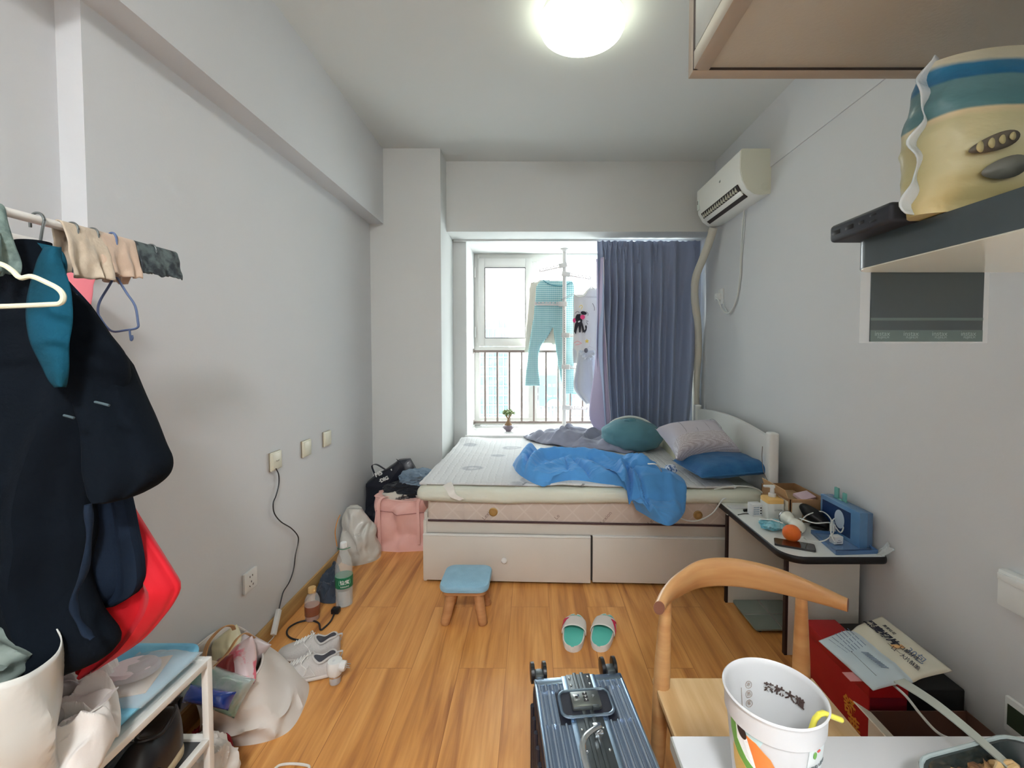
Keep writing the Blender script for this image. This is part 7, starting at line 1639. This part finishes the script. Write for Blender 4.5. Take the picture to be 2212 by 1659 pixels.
def inbag(name, lab, cat, px, py, Y, r, m, rot=(0, 0, 0), **k):
    bm = BM(); M = Matrix.Translation(WY(px, py, Y)) @ Matrix.Rotation(rot[1], 4, 'Y') @ Matrix.Rotation(radians(50), 4, 'X'); pillow(bm, M, r[0] * 2.3, r[2] * 2.2, r[1] * 2.4, n=24, wr=0.011, seed=px, flatb=1.0, corner=0.05); return tag(obj(name, bm, m), lab, cat)
inbag('pink_pack', 'white and pink printed pouch in the middle of the white tote', 'packet', 527, 1436, 1.56, (0.035, 0.03, 0.075), mat('pink_white_print', (226, 204, 206), 0.3, coat=0.4, wrk=(9, 0.03), var=(16, (226, 110, 130), 0.5, 0.56)), (0, radians(-35), 0))
inbag('cream_pack', 'cream packet with yellow tint at the back of the white tote', 'packet', 492, 1404, 1.62, (0.045, 0.03, 0.06), mat('cream_yellow_film', (222, 214, 176), 0.3, coat=0.4, wrk=(9, 0.03)), (0, radians(-40), 0))
inbag('long_pack', 'pale pack lying along the right inside of the white tote', 'packet', 542, 1400, 1.66, (0.05, 0.03, 0.035), mat('mauve_film', (204, 190, 190), 0.3, coat=0.4, wrk=(9, 0.03)), (0, radians(30), 0))
inbag('red_pack', 'dark red snack pack half hidden in the white tote', 'packet', 492, 1452, 1.53, (0.035, 0.03, 0.05), mat('dark_red_film', (134, 22, 26), 0.3, coat=0.5, wrk=(9, 0.03)), (0, radians(-20), 0))
inbag('clear_pack', 'clear plastic bag with green print at the mouth of the white tote', 'packet', 470, 1488, 1.46, (0.085, 0.045, 0.05), mat('clear_green_film', (176, 190, 186), 0.15, coat=0.7, alpha=0.9, bump=(30, 0.9), var=(14, (140, 176, 160), 0.45, 0.6)), (0, radians(20), 0), crease=0.10)
inbag('blue_film', 'crinkled royal blue plastic film between the shoe rack and the tote', 'packet', 452, 1506, 1.385, (0.065, 0.03, 0.022), mat('royal_blue_film', (30, 70, 170), 0.12, coat=0.8, bump=(30, 0.9)), (0, radians(10), 0), crease=0.12)

# red cloth and white bag on the floor by the rack
bm = BM(); ob_ = [(p.x, p.y) for p in (WZ(x, y, 0) for x, y in ((438, 1580), (470, 1606), (505, 1622), (500, 1660), (460, 1680), (420, 1660), (410, 1610)))]
lump(bm, ob_, 0.001, foldH(0.035, 0.02, 3, 30, 0.4, 8, 0.03, 4), nr=20, na=90); tag(obj('red_cloth', bm, clothmat('deep_red_cloth', (150, 16, 34))), 'deep red cloth on the floor between tote and shoe rack', 'cloth')
bm = BM(); blob(bm, (-0.985, 1.27, 0.075), (0.085, 0.10, 0.11), 0.25, sub=5, crease=0.10, s=8, seed=3, flat=0.0); tag(obj('white_cloth_bag', bm, mat('white_cloth_bag', (216, 208, 200), 0.7, wrk=(7, 0.03))), 'crumpled white cloth bag on the floor under the end of the shoe rack', 'bag')

# ================================================================ SHOE RACK
m_rk = mat('white_painted_steel', (226, 224, 218), 0.4)
RX0, RX1, RY0, RY1, RZ = -1.225, -0.872, -0.1, 1.180, 0.520
rk = thing('shoe_rack', 'white steel shoe rack along the left wall with a blue mat on top', 'shoe rack', ((RX0 + RX1) / 2, 0.55, 0))
for x in (RX0, RX1 - 0.018):
    for y in (RY1 - 0.018, RY0):
        bm = BM(); box(bm, x, y, 0, x + 0.018, y + 0.018, RZ, bev=0.002); obj('upright', bm, m_rk, rk)
for z in (RZ - 0.018, 0.285, 0.06):
    for x in (RX0, RX1 - 0.018): bm = BM(); box(bm, x, RY0 + 0.018, z, x + 0.018, RY1 - 0.018, z + 0.018, bev=0.002); obj('long_rail', bm, m_rk, rk)
    for y in (RY0, RY1 - 0.018): bm = BM(); box(bm, RX0 + 0.018, y, z, RX1 - 0.018, y + 0.018, z + 0.018, bev=0.002); obj('end_rail', bm, m_rk, rk)
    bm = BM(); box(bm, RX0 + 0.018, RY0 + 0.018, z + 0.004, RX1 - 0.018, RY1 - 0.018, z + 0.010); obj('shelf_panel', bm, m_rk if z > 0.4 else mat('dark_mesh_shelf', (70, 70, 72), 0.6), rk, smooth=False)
m_matb = mat('sky_blue_mat', (104, 172, 204), 0.85, bump=(40, 0.5), var=(8, (126, 190, 214), 0.35, 0.65))
bm = BM(); 
def mt(u, v, top=1): 
    x = RX0 + 0.01 + (RX1 - RX0 - 0.035) * u; y = RY0 + 0.1 + (RY1 + 0.02 - RY0 - 0.1) * v
    # rounded far corner
    cr_ = 0.05
    if u > 1 - cr_ / 0.32 and v > 1 - cr_ / 1.2:
        dx = (u - (1 - cr_ / 0.32)) * 0.32; dy = (v - (1 - cr_ / 1.2)) * 1.2; d = sqrt(dx * dx + dy * dy); mxd = max(dx, dy)
        if d > 1e-6: x += dx * (mxd / d - 1); y += dy * (mxd / d - 1)
    return Vector((x, y, RZ + 0.002 + (0.010 + 0.008 * max(0, nz(x * 6, y * 6, 1)) + 0.02 * max(0, v - 0.9) * 1.0) * top))
surf(bm, mt, 24, 80); tag(obj('rack_mat', bm, m_matb, mods=[solid(0.008, 1)]), 'sky blue fabric mat covering the top of the shoe rack', 'mat')
# dark shoes on the rack shelf
m_bkl = mat('black_leather', (20, 20, 24), 0.45, coat=0.2); m_bsole = mat('beige_sole', (176, 160, 130), 0.6)
for lab, y, x, zz, ml_ in (('black chunky shoe with beige sole at the near end of the rack shelf', 0.84, -0.955, 0.303, m_bkl), ('black chunky shoe with worn beige sole at the far end of the rack shelf', 1.125, -0.925, 0.303, m_bkl)):
    M = Matrix.Translation((x, y, zz)) @ Matrix.Rotation(radians(-94), 4, 'Z'); th = thing('chunky_shoe', lab, 'shoe', M=M); shoe_at(th, M, L=0.26, Wd=0.10, mu=m_bkl, ms_=m_bsole, mi=m_bkl, ml=m_bkl, high=0.05, solet=0.042, laces=False)
bm = BM(); blob(bm, (-1.09, 1.0, 0.385), (0.08, 0.14, 0.08), 0.15, sub=4, crease=0.2, flat=0.304); tag(obj('black_pouch', bm, m_dkc), 'soft black bag behind the shoes on the rack shelf', 'bag')
bm = BM(); blob(bm, (-1.02, 0.93, 0.14), (0.13, 0.17, 0.06), 0.15, sub=4, crease=0.2, flat=0.08); tag(obj('dark_pouch', bm, m_dkc), 'dark bag on the bottom shelf of the rack', 'bag')

# pink padded insole pack and white clothes on the mat
m_pad2 = mat('pale_pink_pad', (224, 208, 210), 0.8, bump=(60, 0.4)); m_pch = mat('peach_card', (222, 186, 152), 0.7)
c = WZ(286, 1458, 0.545); pk2 = thing('cushion_pad', 'round pale pink pad in clear wrap on the blue mat', 'pad', (c.x, c.y, 0.535))
bm = BM(); lathe(bm, [(0.001, 0.0), (0.050, 0.0), (0.056, 0.005), (0.056, 0.014), (0.050, 0.020), (0.001, 0.023)], Matrix.Translation((c.x, c.y, 0.548)) @ Matrix.Rotation(radians(-8), 4, 'X') @ Matrix.Diagonal((1, 0.95, 1, 1)), 40); obj('pad', bm, m_pad2, pk2)
bm = BM(); box(bm, -0.055, -0.075, 0, 0.06, 0.06, 0.004, M=Matrix.Translation((c.x, c.y, 0.540)) @ Matrix.Rotation(0.3, 4, 'Z'), bev=0.001); obj('backing_card', bm, m_pch, pk2)
bm = BM(); surf(bm, lambda u, v: Vector((c.x - 0.06 + 0.17 * u, c.y - 0.10 + 0.19 * v, 0.542 + 0.032 * max(0, sin(pi * u)) * max(0, sin(pi * v)) ** 0.5 + 0.004 * nz(u * 9, v * 9, 1))), 24, 24); obj('clear_wrap', bm, mat('clear_wrap', (220, 226, 228), 0.12, alpha=0.28, coat=0.8, bump=(40, 0.8)), pk2, mods=[solid(0.0004)])
m_knit = mat('white_rib_knit', (222, 216, 212), 0.85, bump=(20, 0.6, (1, 14, 1))); m_wsh = clothmat('offwhite_cotton', (212, 206, 200), (222, 216, 210)); m_gsh = clothmat('pale_grey_cotton', (176, 172, 168), (196, 192, 190))
def rim_out(pts, z): return [(p.x, p.y) for p in (WZ(a, b, z) for a, b in pts)]
bm = BM(); lump(bm, rim_out([(90, 1500), (140, 1462), (195, 1440), (250, 1436), (262, 1452), (250, 1480), (215, 1510), (160, 1525), (110, 1520)], 0.545), 0.541, foldH(0.040, 0.022, 2, 70, 1.2, 3, 0.03, 4), nr=30, na=130); tag(obj('knit_top', bm, m_knit), 'white ribbed knit folded on the mat behind the pale shirt', 'clothes')
bm = BM(); lump(bm, rim_out([(70, 1560), (140, 1530), (210, 1500), (245, 1492), (262, 1540), (262, 1580), (240, 1640), (180, 1700), (90, 1740), (30, 1690)], 0.545), 0.541, foldH(0.05, 0.045, 2, 44, 0.9, 7, 0.045, 4), nr=36, na=150); tag(obj('pale_shirt', bm, m_wsh, mods=[SUB1]), 'off-white garment crumpled at the near end of the mat', 'clothes')
bm = BM(); lump(bm, rim_out([(40, 1560), (100, 1520), (170, 1518), (200, 1545), (150, 1590), (70, 1640), (20, 1640)], 0.56), 0.575, foldH(0.03, 0.04, 2, 60, 0.5, 17, 0.045, 4), nr=30, na=130); tag(obj('grey_shirt', bm, m_gsh, mods=[SUB1]), 'pale grey garment tucked under the white knit on the rack', 'clothes')
def strap_on(pts, m, lab, w=0.016):
    bm = BM(); ribbon(bm, pts, w, 0.0012, wd=(0.5, 0.5, 0.2)); return tag(obj('garment_strap', bm, m), lab, 'strap')
strap_on([WZ(135, 1600, 0.62), WZ(165, 1560, 0.635), WZ(215, 1525, 0.635), WZ(246, 1490, 0.60)], m_wsh, 'white strap arching over the crumpled garments on the rack')
# white plastic bag at far left
wl = thing('plastic_bag', 'tall white plastic bag at the left edge standing on the shoe rack', 'bag', (-0.98, 0.72, 0.545))
A = [Vector(p) for p in ((-1.15, 0.68, 0.545), (-1.02, 0.62, 0.545), (-0.90, 0.66, 0.545), (-0.885, 0.76, 0.545), (-0.95, 0.84, 0.545), (-1.08, 0.86, 0.545), (-1.16, 0.8, 0.545))]
Bt = [Vector(p) for p in ((-1.14, 0.69, 0.82), (-1.02, 0.65, 0.83), (-0.885, 0.70, 0.80), (-0.87, 0.78, 0.80), (-0.94, 0.83, 0.84), (-1.06, 0.85, 0.86), (-1.15, 0.79, 0.84))]
bm = BM(); ring_loft(bm, loft2(A, Bt, n=70, m=22, bulge=0.06, f=crumple(0.022, 7, 2)), cap=False); obj('bag_body', bm, mat('white_paper_plastic', (208, 208, 202), 0.35, coat=0.3, wrk=(3, 0.04, (1, 1, 0.5))), wl, mods=[solid(0.002)])
bm = BM(); blob(bm, (-1.02, 0.76, 0.80), (0.10, 0.07, 0.06), 0.25, sub=5, crease=0.10, seed=6); tag(obj('grey_green_wrap', bm, mat('grey_green_wrap', (128, 140, 134), 0.4, coat=0.3, bump=(14, 0.8))), 'grey-green crumpled wrap sticking out of the tall white bag', 'wrap')

# ================================================================ CLOTHES RAIL
m_rail2 = mat('white_enamel_rail', (224, 220, 214), 0.3, coat=0.3)
PXr, PZr = -0.95, 1.600
rl_ = thing('clothes_rail', 'white wall-mounted double clothes rail at the left with garments on it', 'clothes rail', (PXr, 0.45, PZr))
bm = BM(); cyl(bm, (PXr, -0.35, PZr), (PXr, 1.165, PZr), 0.0085, 18); obj('front_pole', bm, m_rail2, rl_)
bm = BM(); cyl(bm, (-1.19, -0.35, PZr + 0.005), (-1.19, 1.165, PZr + 0.005), 0.013, 18); obj('rear_pole', bm, m_rail2, rl_)
for y in (-0.3, 0.62): bm = BM(); box(bm, XLR, y - 0.012, PZr - 0.012, PXr + 0.01, y + 0.012, PZr + 0.012, bev=0.003); obj('wall_bracket', bm, m_rail2, rl_)
bm = BM(); cyl(bm, (PXr, 1.160, PZr), (PXr, 1.170, PZr), 0.0105, 18); obj('end_cap', bm, m_rail2, rl_)
def hookpath(Y, r=0.014, drop=0.07, x=PXr, side=1):
    c_ = Vector((x, Y, PZr)); rr_ = r
    pts = [c_ + Vector((-side * rr_ * 1.0, 0, -0.014))] + [c_ + Vector((side * rr_ * cos(a), 0, rr_ * sin(a) * 1.0)) for a in (pi * 0.95, pi * 0.75, pi * 0.5, pi * 0.25, 0.0, -0.35)] + [c_ + Vector((side * 0.004, 0, -0.045)), c_ + Vector((0, 0, -drop))]
    return spline(pts, 5)
# navy coat with its hanger
m_coat = mat('dark_navy_fleece', (10, 17, 25), 0.95, spec=0.15, bump=(120, 0.3), wrk=(2.2, 0.03, (1, 1, 0.5))); m_coatb = mat('dark_slate_fleece', (25, 36, 52), 0.95, spec=0.15, bump=(120, 0.3), wrk=(3, 0.03, (1, 1, 0.4))); m_teall = mat('teal_lining', (18, 80, 104), 0.9, spec=0.2, bump=(150, 0.3), var=(3, (10, 54, 64), 0.4, 0.6, (1, 1, 2)))
m_stl = mat('steel_wire', (130, 136, 136), 0.3, 0.8)
YC = 0.861
hg = thing('coat_hanger', 'steel wire hanger hooked on the rail, holding the navy coat', 'hanger', (PXr, YC, 1.5))
bm = BM(); tube(bm, hookpath(YC, 0.0135, 0.10), 0.0024, 8); obj('hook', bm, m_stl, hg)
bm = BM(); tube(bm, spline([(PXr - 0.16, YC, 1.43), (PXr - 0.06, YC, 1.475), (PXr, YC, 1.49), (PXr + 0.04, YC, 1.475), (PXr + 0.07, YC, 1.455)], 6), 0.003, 8); obj('shoulders', bm, m_stl, hg)
def garment(bm, rows, Y, depth, n=72, m=70, fold=0.25, nf=5, seed=0.0, skew=None, low=None):
    y0_, y1_ = rows[0][0], rows[-1][0]; rings = []
    for i in range(m + 1):
        t = i / m; py = y0_ + (y1_ - y0_) * t; l, r = interp(rows, py)
        a, b_ = WY(l, py, Y), WY(r, py, Y); c_ = (a + b_) / 2; hw = (b_ - a).length / 2
        d = depth * (0.30 + 0.70 * min(1, t * 3.0)) * (0.75 if i == m else 1)
        ring = []
        for k in range(n):
            an = 2 * pi * k / n; cx = cos(an); sy = sin(an); tt_ = min(1, t * 2.2)
            f = fold * tt_ * (sin(nf * an + seed + 1.2 * nz(cx + seed, t * 1.6, 1)) + 0.4 * sin(2.3 * nf * an + 2 * seed + t * 2))
            x = c_.x + (hw - 0.004) * cx * (1 + 0.04 * f); y = Y + d * sy * (1 + f)
            z = a.z + 0.008 * nz(x * 6, y * 6, t * 4)
            y += 0.012 * nz(x * 7 + seed, z * 5, 2) ; x += 0.006 * nz(z * 8, x * 5, seed)
            if low: z += low(x, t)
            ring.append(Vector((x, y, z)))
        rings.append(ring)
    return ring_loft(bm, rings)
co = thing('coat', 'long dark navy coat with teal lining hanging on the rail at the left', 'coat', (PXr, YC, 0.7))
bm = BM(); garment(bm, [(522, 30, 108), (545, -20, 114), (576, -60, 124), (611, -95, 146), (655, -120, 196), (685, -125, 214), (720, -135, 236), (770, -150, 262), (850, -170, 262), (960, -180, 225), (1090, -190, 192), (1150, -195, 196), (1240, -200, 186), (1320, -200, 215), (1390, -190, 250), (1425, -190, 215), (1455, -190, 150), (1492, -180, 88)], YC, 0.075, fold=0.22, nf=6, seed=0.5)
obj('body', bm, m_coat, co)
# gathered sleeve
bm = BM(); garment(bm, [(655, 130, 192), (700, 140, 222), (760, 160, 252), (830, 180, 284), (900, 195, 318), (960, 200, 345), (995, 200, 362), (1030, 215, 358), (1055, 235, 335), (1070, 262, 310)], YC + 0.02, 0.06, n=56, m=60, fold=0.12, nf=4, seed=2.0); obj('sleeve', bm, m_coat, co)
bm = BM()
lining_rows = [(534, 98, 130), (560, 84, 132), (585, 76, 140), (620, 66, 152), (660, 59, 157), (700, 60, 157), (740, 68, 150), (790, 92, 148), (822, 108, 144), (836, 120, 140)]
def ln(u, v):
    py = 534 + 302 * v; l, r = interp(lining_rows, py); px = l + (r - l) * u; return WY(px, py, YC - 0.083 - 0.012 * sin(pi * u) + 0.014 * (1 - min(1, v * 4)) )
surf(bm, ln, 16, 60); obj('teal_lining', bm, m_teall, co, mods=[solid(0.004)])
bm = BM(); pts = [WY(x, y, YC - 0.05) for x, y in ((104, 530), (116, 545), (122, 570), (118, 600))]; ribbon(bm, pts, 0.03, 0.002, wd=(1, 0.3, -0.2)); obj('collar_edge', bm, m_teall, co)
bm = BM(); pts = spline([WY(x, y, YC - 0.075) for x, y in ((190, 1090), (193, 1150), (183, 1230), (160, 1290), (165, 1330), (185, 1365), (200, 1380))], 8); tube(bm, pts, [0.006 + 0.0015 * sin(i * 0.5) for i in range(len(pts))], 12, flat=(1, 0.7)); obj('front_hem', bm, m_coatb, co)
bm = BM()
for pts in (((138, 897), (150, 900), (160, 903)), ((205, 868), (222, 872), (236, 876))): tube(bm, [WY(x, y, YC - 0.088) for x, y in pts], 0.0022, 6)
obj('stitched_tags', bm, mat('faint_slate', (70, 86, 92), 0.8), co)
# second navy jacket behind
Y2 = 0.925
hg = thing('coat_hanger', 'dark wire hanger on the rail holding the slate jacket behind the coat', 'hanger', (PXr, Y2, 1.5))
bm = BM(); tube(bm, hookpath(Y2, 0.0135, 0.09), 0.002, 8); obj('hook', bm, m_stl, hg)
j2 = thing('jacket', 'slate blue jacket hanging just behind the navy coat, its folds showing below the sleeve', 'jacket', (PXr, Y2, 0.8))
bm = BM(); garment(bm, [(600, 100, 150), (680, 40, 215), (800, 0, 250), (950, -10, 278), (1060, -10, 286), (1150, -10, 300), (1230, -10, 313), (1262, -5, 312), (1285, 10, 298), (1305, 30, 262)], Y2, 0.035, fold=0.35, nf=8, seed=4); obj('body', bm, m_coatb, j2)
# red garment
Y3 = 0.968
m_redc = mat('bright_red_cloth', (208, 8, 32), 0.75, sheen=0.1, wrk=(4, 0.03, (1, 1, 0.6)))
rd = thing('red_garment', 'bright red garment flaring out below the navy coat', 'garment', (PXr, Y3, 0.65))
bm = BM(); garment(bm, [(640, 120, 160), (720, 60, 205), (850, 40, 240), (1000, 60, 262), (1100, 80, 284), (1150, 90, 316), (1200, 100, 352), (1240, 110, 378), (1265, 120, 391), (1300, 140, 378), (1340, 150, 348), (1385, 160, 305), (1415, 175, 262), (1445, 190, 215)], Y3, 0.035, fold=0.3, nf=7, seed=6); obj('body', bm, m_redc, rd)
bm = BM(); tube(bm, hookpath(Y3, 0.0135, 0.09), 0.002, 8); obj('hanger_hook', bm, m_stl, rd)
# pink garment
Y4 = 1.115
pg = thing('pink_garment', 'salmon pink garment peeking out behind the coat collar', 'garment', (PXr, Y4, 1.2))
bm = BM(); garment(bm, [(568, 118, 180), (576, 100, 204), (620, 90, 205), (660, 85, 200), (760, 80, 190), (900, 70, 195)], Y4, 0.012, fold=0.2, seed=8); obj('body', bm, mat('salmon_pink_cloth', (232, 128, 138), 0.85, sheen=0.3), pg)
bm = BM(); tube(bm, hookpath(Y4, 0.0135, 0.06), 0.002, 8); obj('hanger_hook', bm, m_stl, pg)
# empty hangers
m_crh = mat('cream_coated_wire', (214, 214, 190), 0.5); YH = 0.69
he = thing('coat_hanger', 'empty cream coated hanger crossing in front of the navy coat', 'hanger', (PXr, YH, 1.42))
pts = [(-172, 548), (-60, 560), (0, 570), (26, 584), (44, 600), (68, 597), (100, 610), (126, 624), (137, 640), (130, 655), (100, 658), (0, 662), (-160, 666), (-320, 668), (-470, 662), (-480, 640), (-420, 605), (-300, 575)]
bm = BM(); tube(bm, spline([WY(x, y, YH) for x, y in pts], 5), 0.0038, 8, closed=True); obj('frame', bm, m_crh, he)
bm = BM(); tube(bm, hookpath(YH, 0.0135, 0.105), 0.0022, 8); obj('hook', bm, m_crh, he)
m_bluh = mat('slate_blue_plastic', (92, 110, 146), 0.45); YB = 1.01
hb = thing('coat_hanger', 'small empty slate blue hanger dangling below the beige cloths', 'hanger', (PXr, YB, 1.4))
loc = lambda x, y: (x * 450 / 1659, 400 + y * 450 / 1659)
bm = BM(); tube(bm, spline([WY(*loc(x, y), YB) for x, y in ((905, 735), (870, 800), (795, 925), (780, 1010), (800, 1060), (850, 1130), (905, 1166), (1000, 1155), (1093, 1136), (1098, 1080), (1075, 960), (1010, 860), (935, 740))], 5), 0.0024, 8, closed=True); obj('frame', bm, m_bluh, hb)
bm = BM(); tube(bm, spline([WY(*loc(x, y), YB) for x, y in ((907, 740), (906, 690), (905, 640))] + [Vector((PXr + 0.012, YB, PZr - 0.01)), Vector((PXr + 0.010, YB, PZr + 0.010)), Vector((PXr, YB, PZr + 0.014)), Vector((PXr - 0.012, YB, PZr))], 5), 0.0024, 8); obj('hook', bm, m_bluh, hb)
bm = BM(); tube(bm, spline([WY(*loc(x, y), YB) for x, y in ((1033, 1145), (1036, 1190), (1044, 1236), (1056, 1220), (1052, 1195))], 5), 0.002, 8); obj('trouser_hook', bm, m_bluh, hb)
# cloths draped over the pole
def draped(name, lab, Ya, Yb, front, back, m, seed, amp=0.012, ragged=0.02, thick=0.0025):
    bm = BM()
    def f(u, v):
        Y = Ya + (Yb - Ya) * u; rag = 1 + ragged * 12 * nz(u * 4 + seed, seed, 0.3) * 0.35
        if v < 0.4: s = (0.4 - v) / 0.4; x = -0.011 - 0.004 * s; z = -back * s * rag
        elif v < 0.55: a = pi - pi * (v - 0.4) / 0.15; x = 0.0105 * cos(a); z = 0.0105 * sin(a)
        else: s = (v - 0.55) / 0.45; x = 0.011 + 0.010 * s; z = -front * s * rag
        k = max(0, -z) / 0.1
        x += amp * min(1.2, k) * (sin(u * 14 + seed + 2 * nz(u * 3, v * 3, seed)) * 0.6 + nz(u * 6 + seed, v * 5, seed) * 0.8) + amp * 0.4 * min(1, k)
        return Vector((PXr + x, Y + 0.012 * nz(u * 3, v * 4, seed) * min(1, k * 2), PZr + z + (0.004 * nz(u * 8, v * 6, 4) if k > 0 else 0.0)))
    surf(bm, f, 34, 44); return tag(obj(name, bm, m, mods=[solid(thick)]), lab, 'cloth')
m_bei = mat('beige_mesh_cloth', (206, 190, 168), 0.85, sheen=0.3, bump=(60, 0.6), var=(30, (186, 168, 146), 0.35, 0.65)); m_bei2 = mat('peach_beige_cloth', (204, 178, 156), 0.85, sheen=0.3, bump=(60, 0.5)); m_gla = mat('grey_lace', (96, 108, 108), 0.7, bump=(90, 0.6), var=(40, (44, 50, 56), 0.42, 0.6)); m_mint = mat('mint_grey_lace', (132, 152, 144), 0.7, bump=(80, 0.6), var=(40, (90, 108, 104), 0.4, 0.6))
draped('beige_cloth', 'wrinkled cream-beige cloth draped over the rail next to the coat hook', 0.897, 0.985, 0.098, 0.085, m_bei, 1)
draped('beige_cloth', 'peach-beige cloth draped over the rail between the cream one and the grey lace', 0.970, 1.060, 0.082, 0.095, m_bei2, 5)
draped('grey_lace_cloth', 'dark grey lace cloth draped over the free end of the rail', 1.062, 1.185, 0.064, 0.055, m_gla, 9)
draped('mint_lace_cloth', 'grey-mint lace cloth on the rail at the left picture edge', 0.745, 0.800, 0.115, 0.10, m_mint, 13)

# ================================================================ groups of repeats
for key, g in (('sneaker', 'pair of pale grey sneakers'), ('slide_sandal', 'pair of white slides'), ('wall_switch', 'row of cream plates on the left wall'), ('beige_cloth', 'beige cloths draped on the clothes rail'), ('chunky_shoe', 'black chunky shoes on the rack shelf'), ('ceiling_lamp', 'round ceiling lamps'), ('clothes_hanger', 'thin wire hangers on the drying pole'), ('coat_hanger', 'hangers on the clothes rail')):
    for o in COL.objects:
        if o.parent is None and o.get('label') and o.name.split('.')[0] == key: o['group'] = g
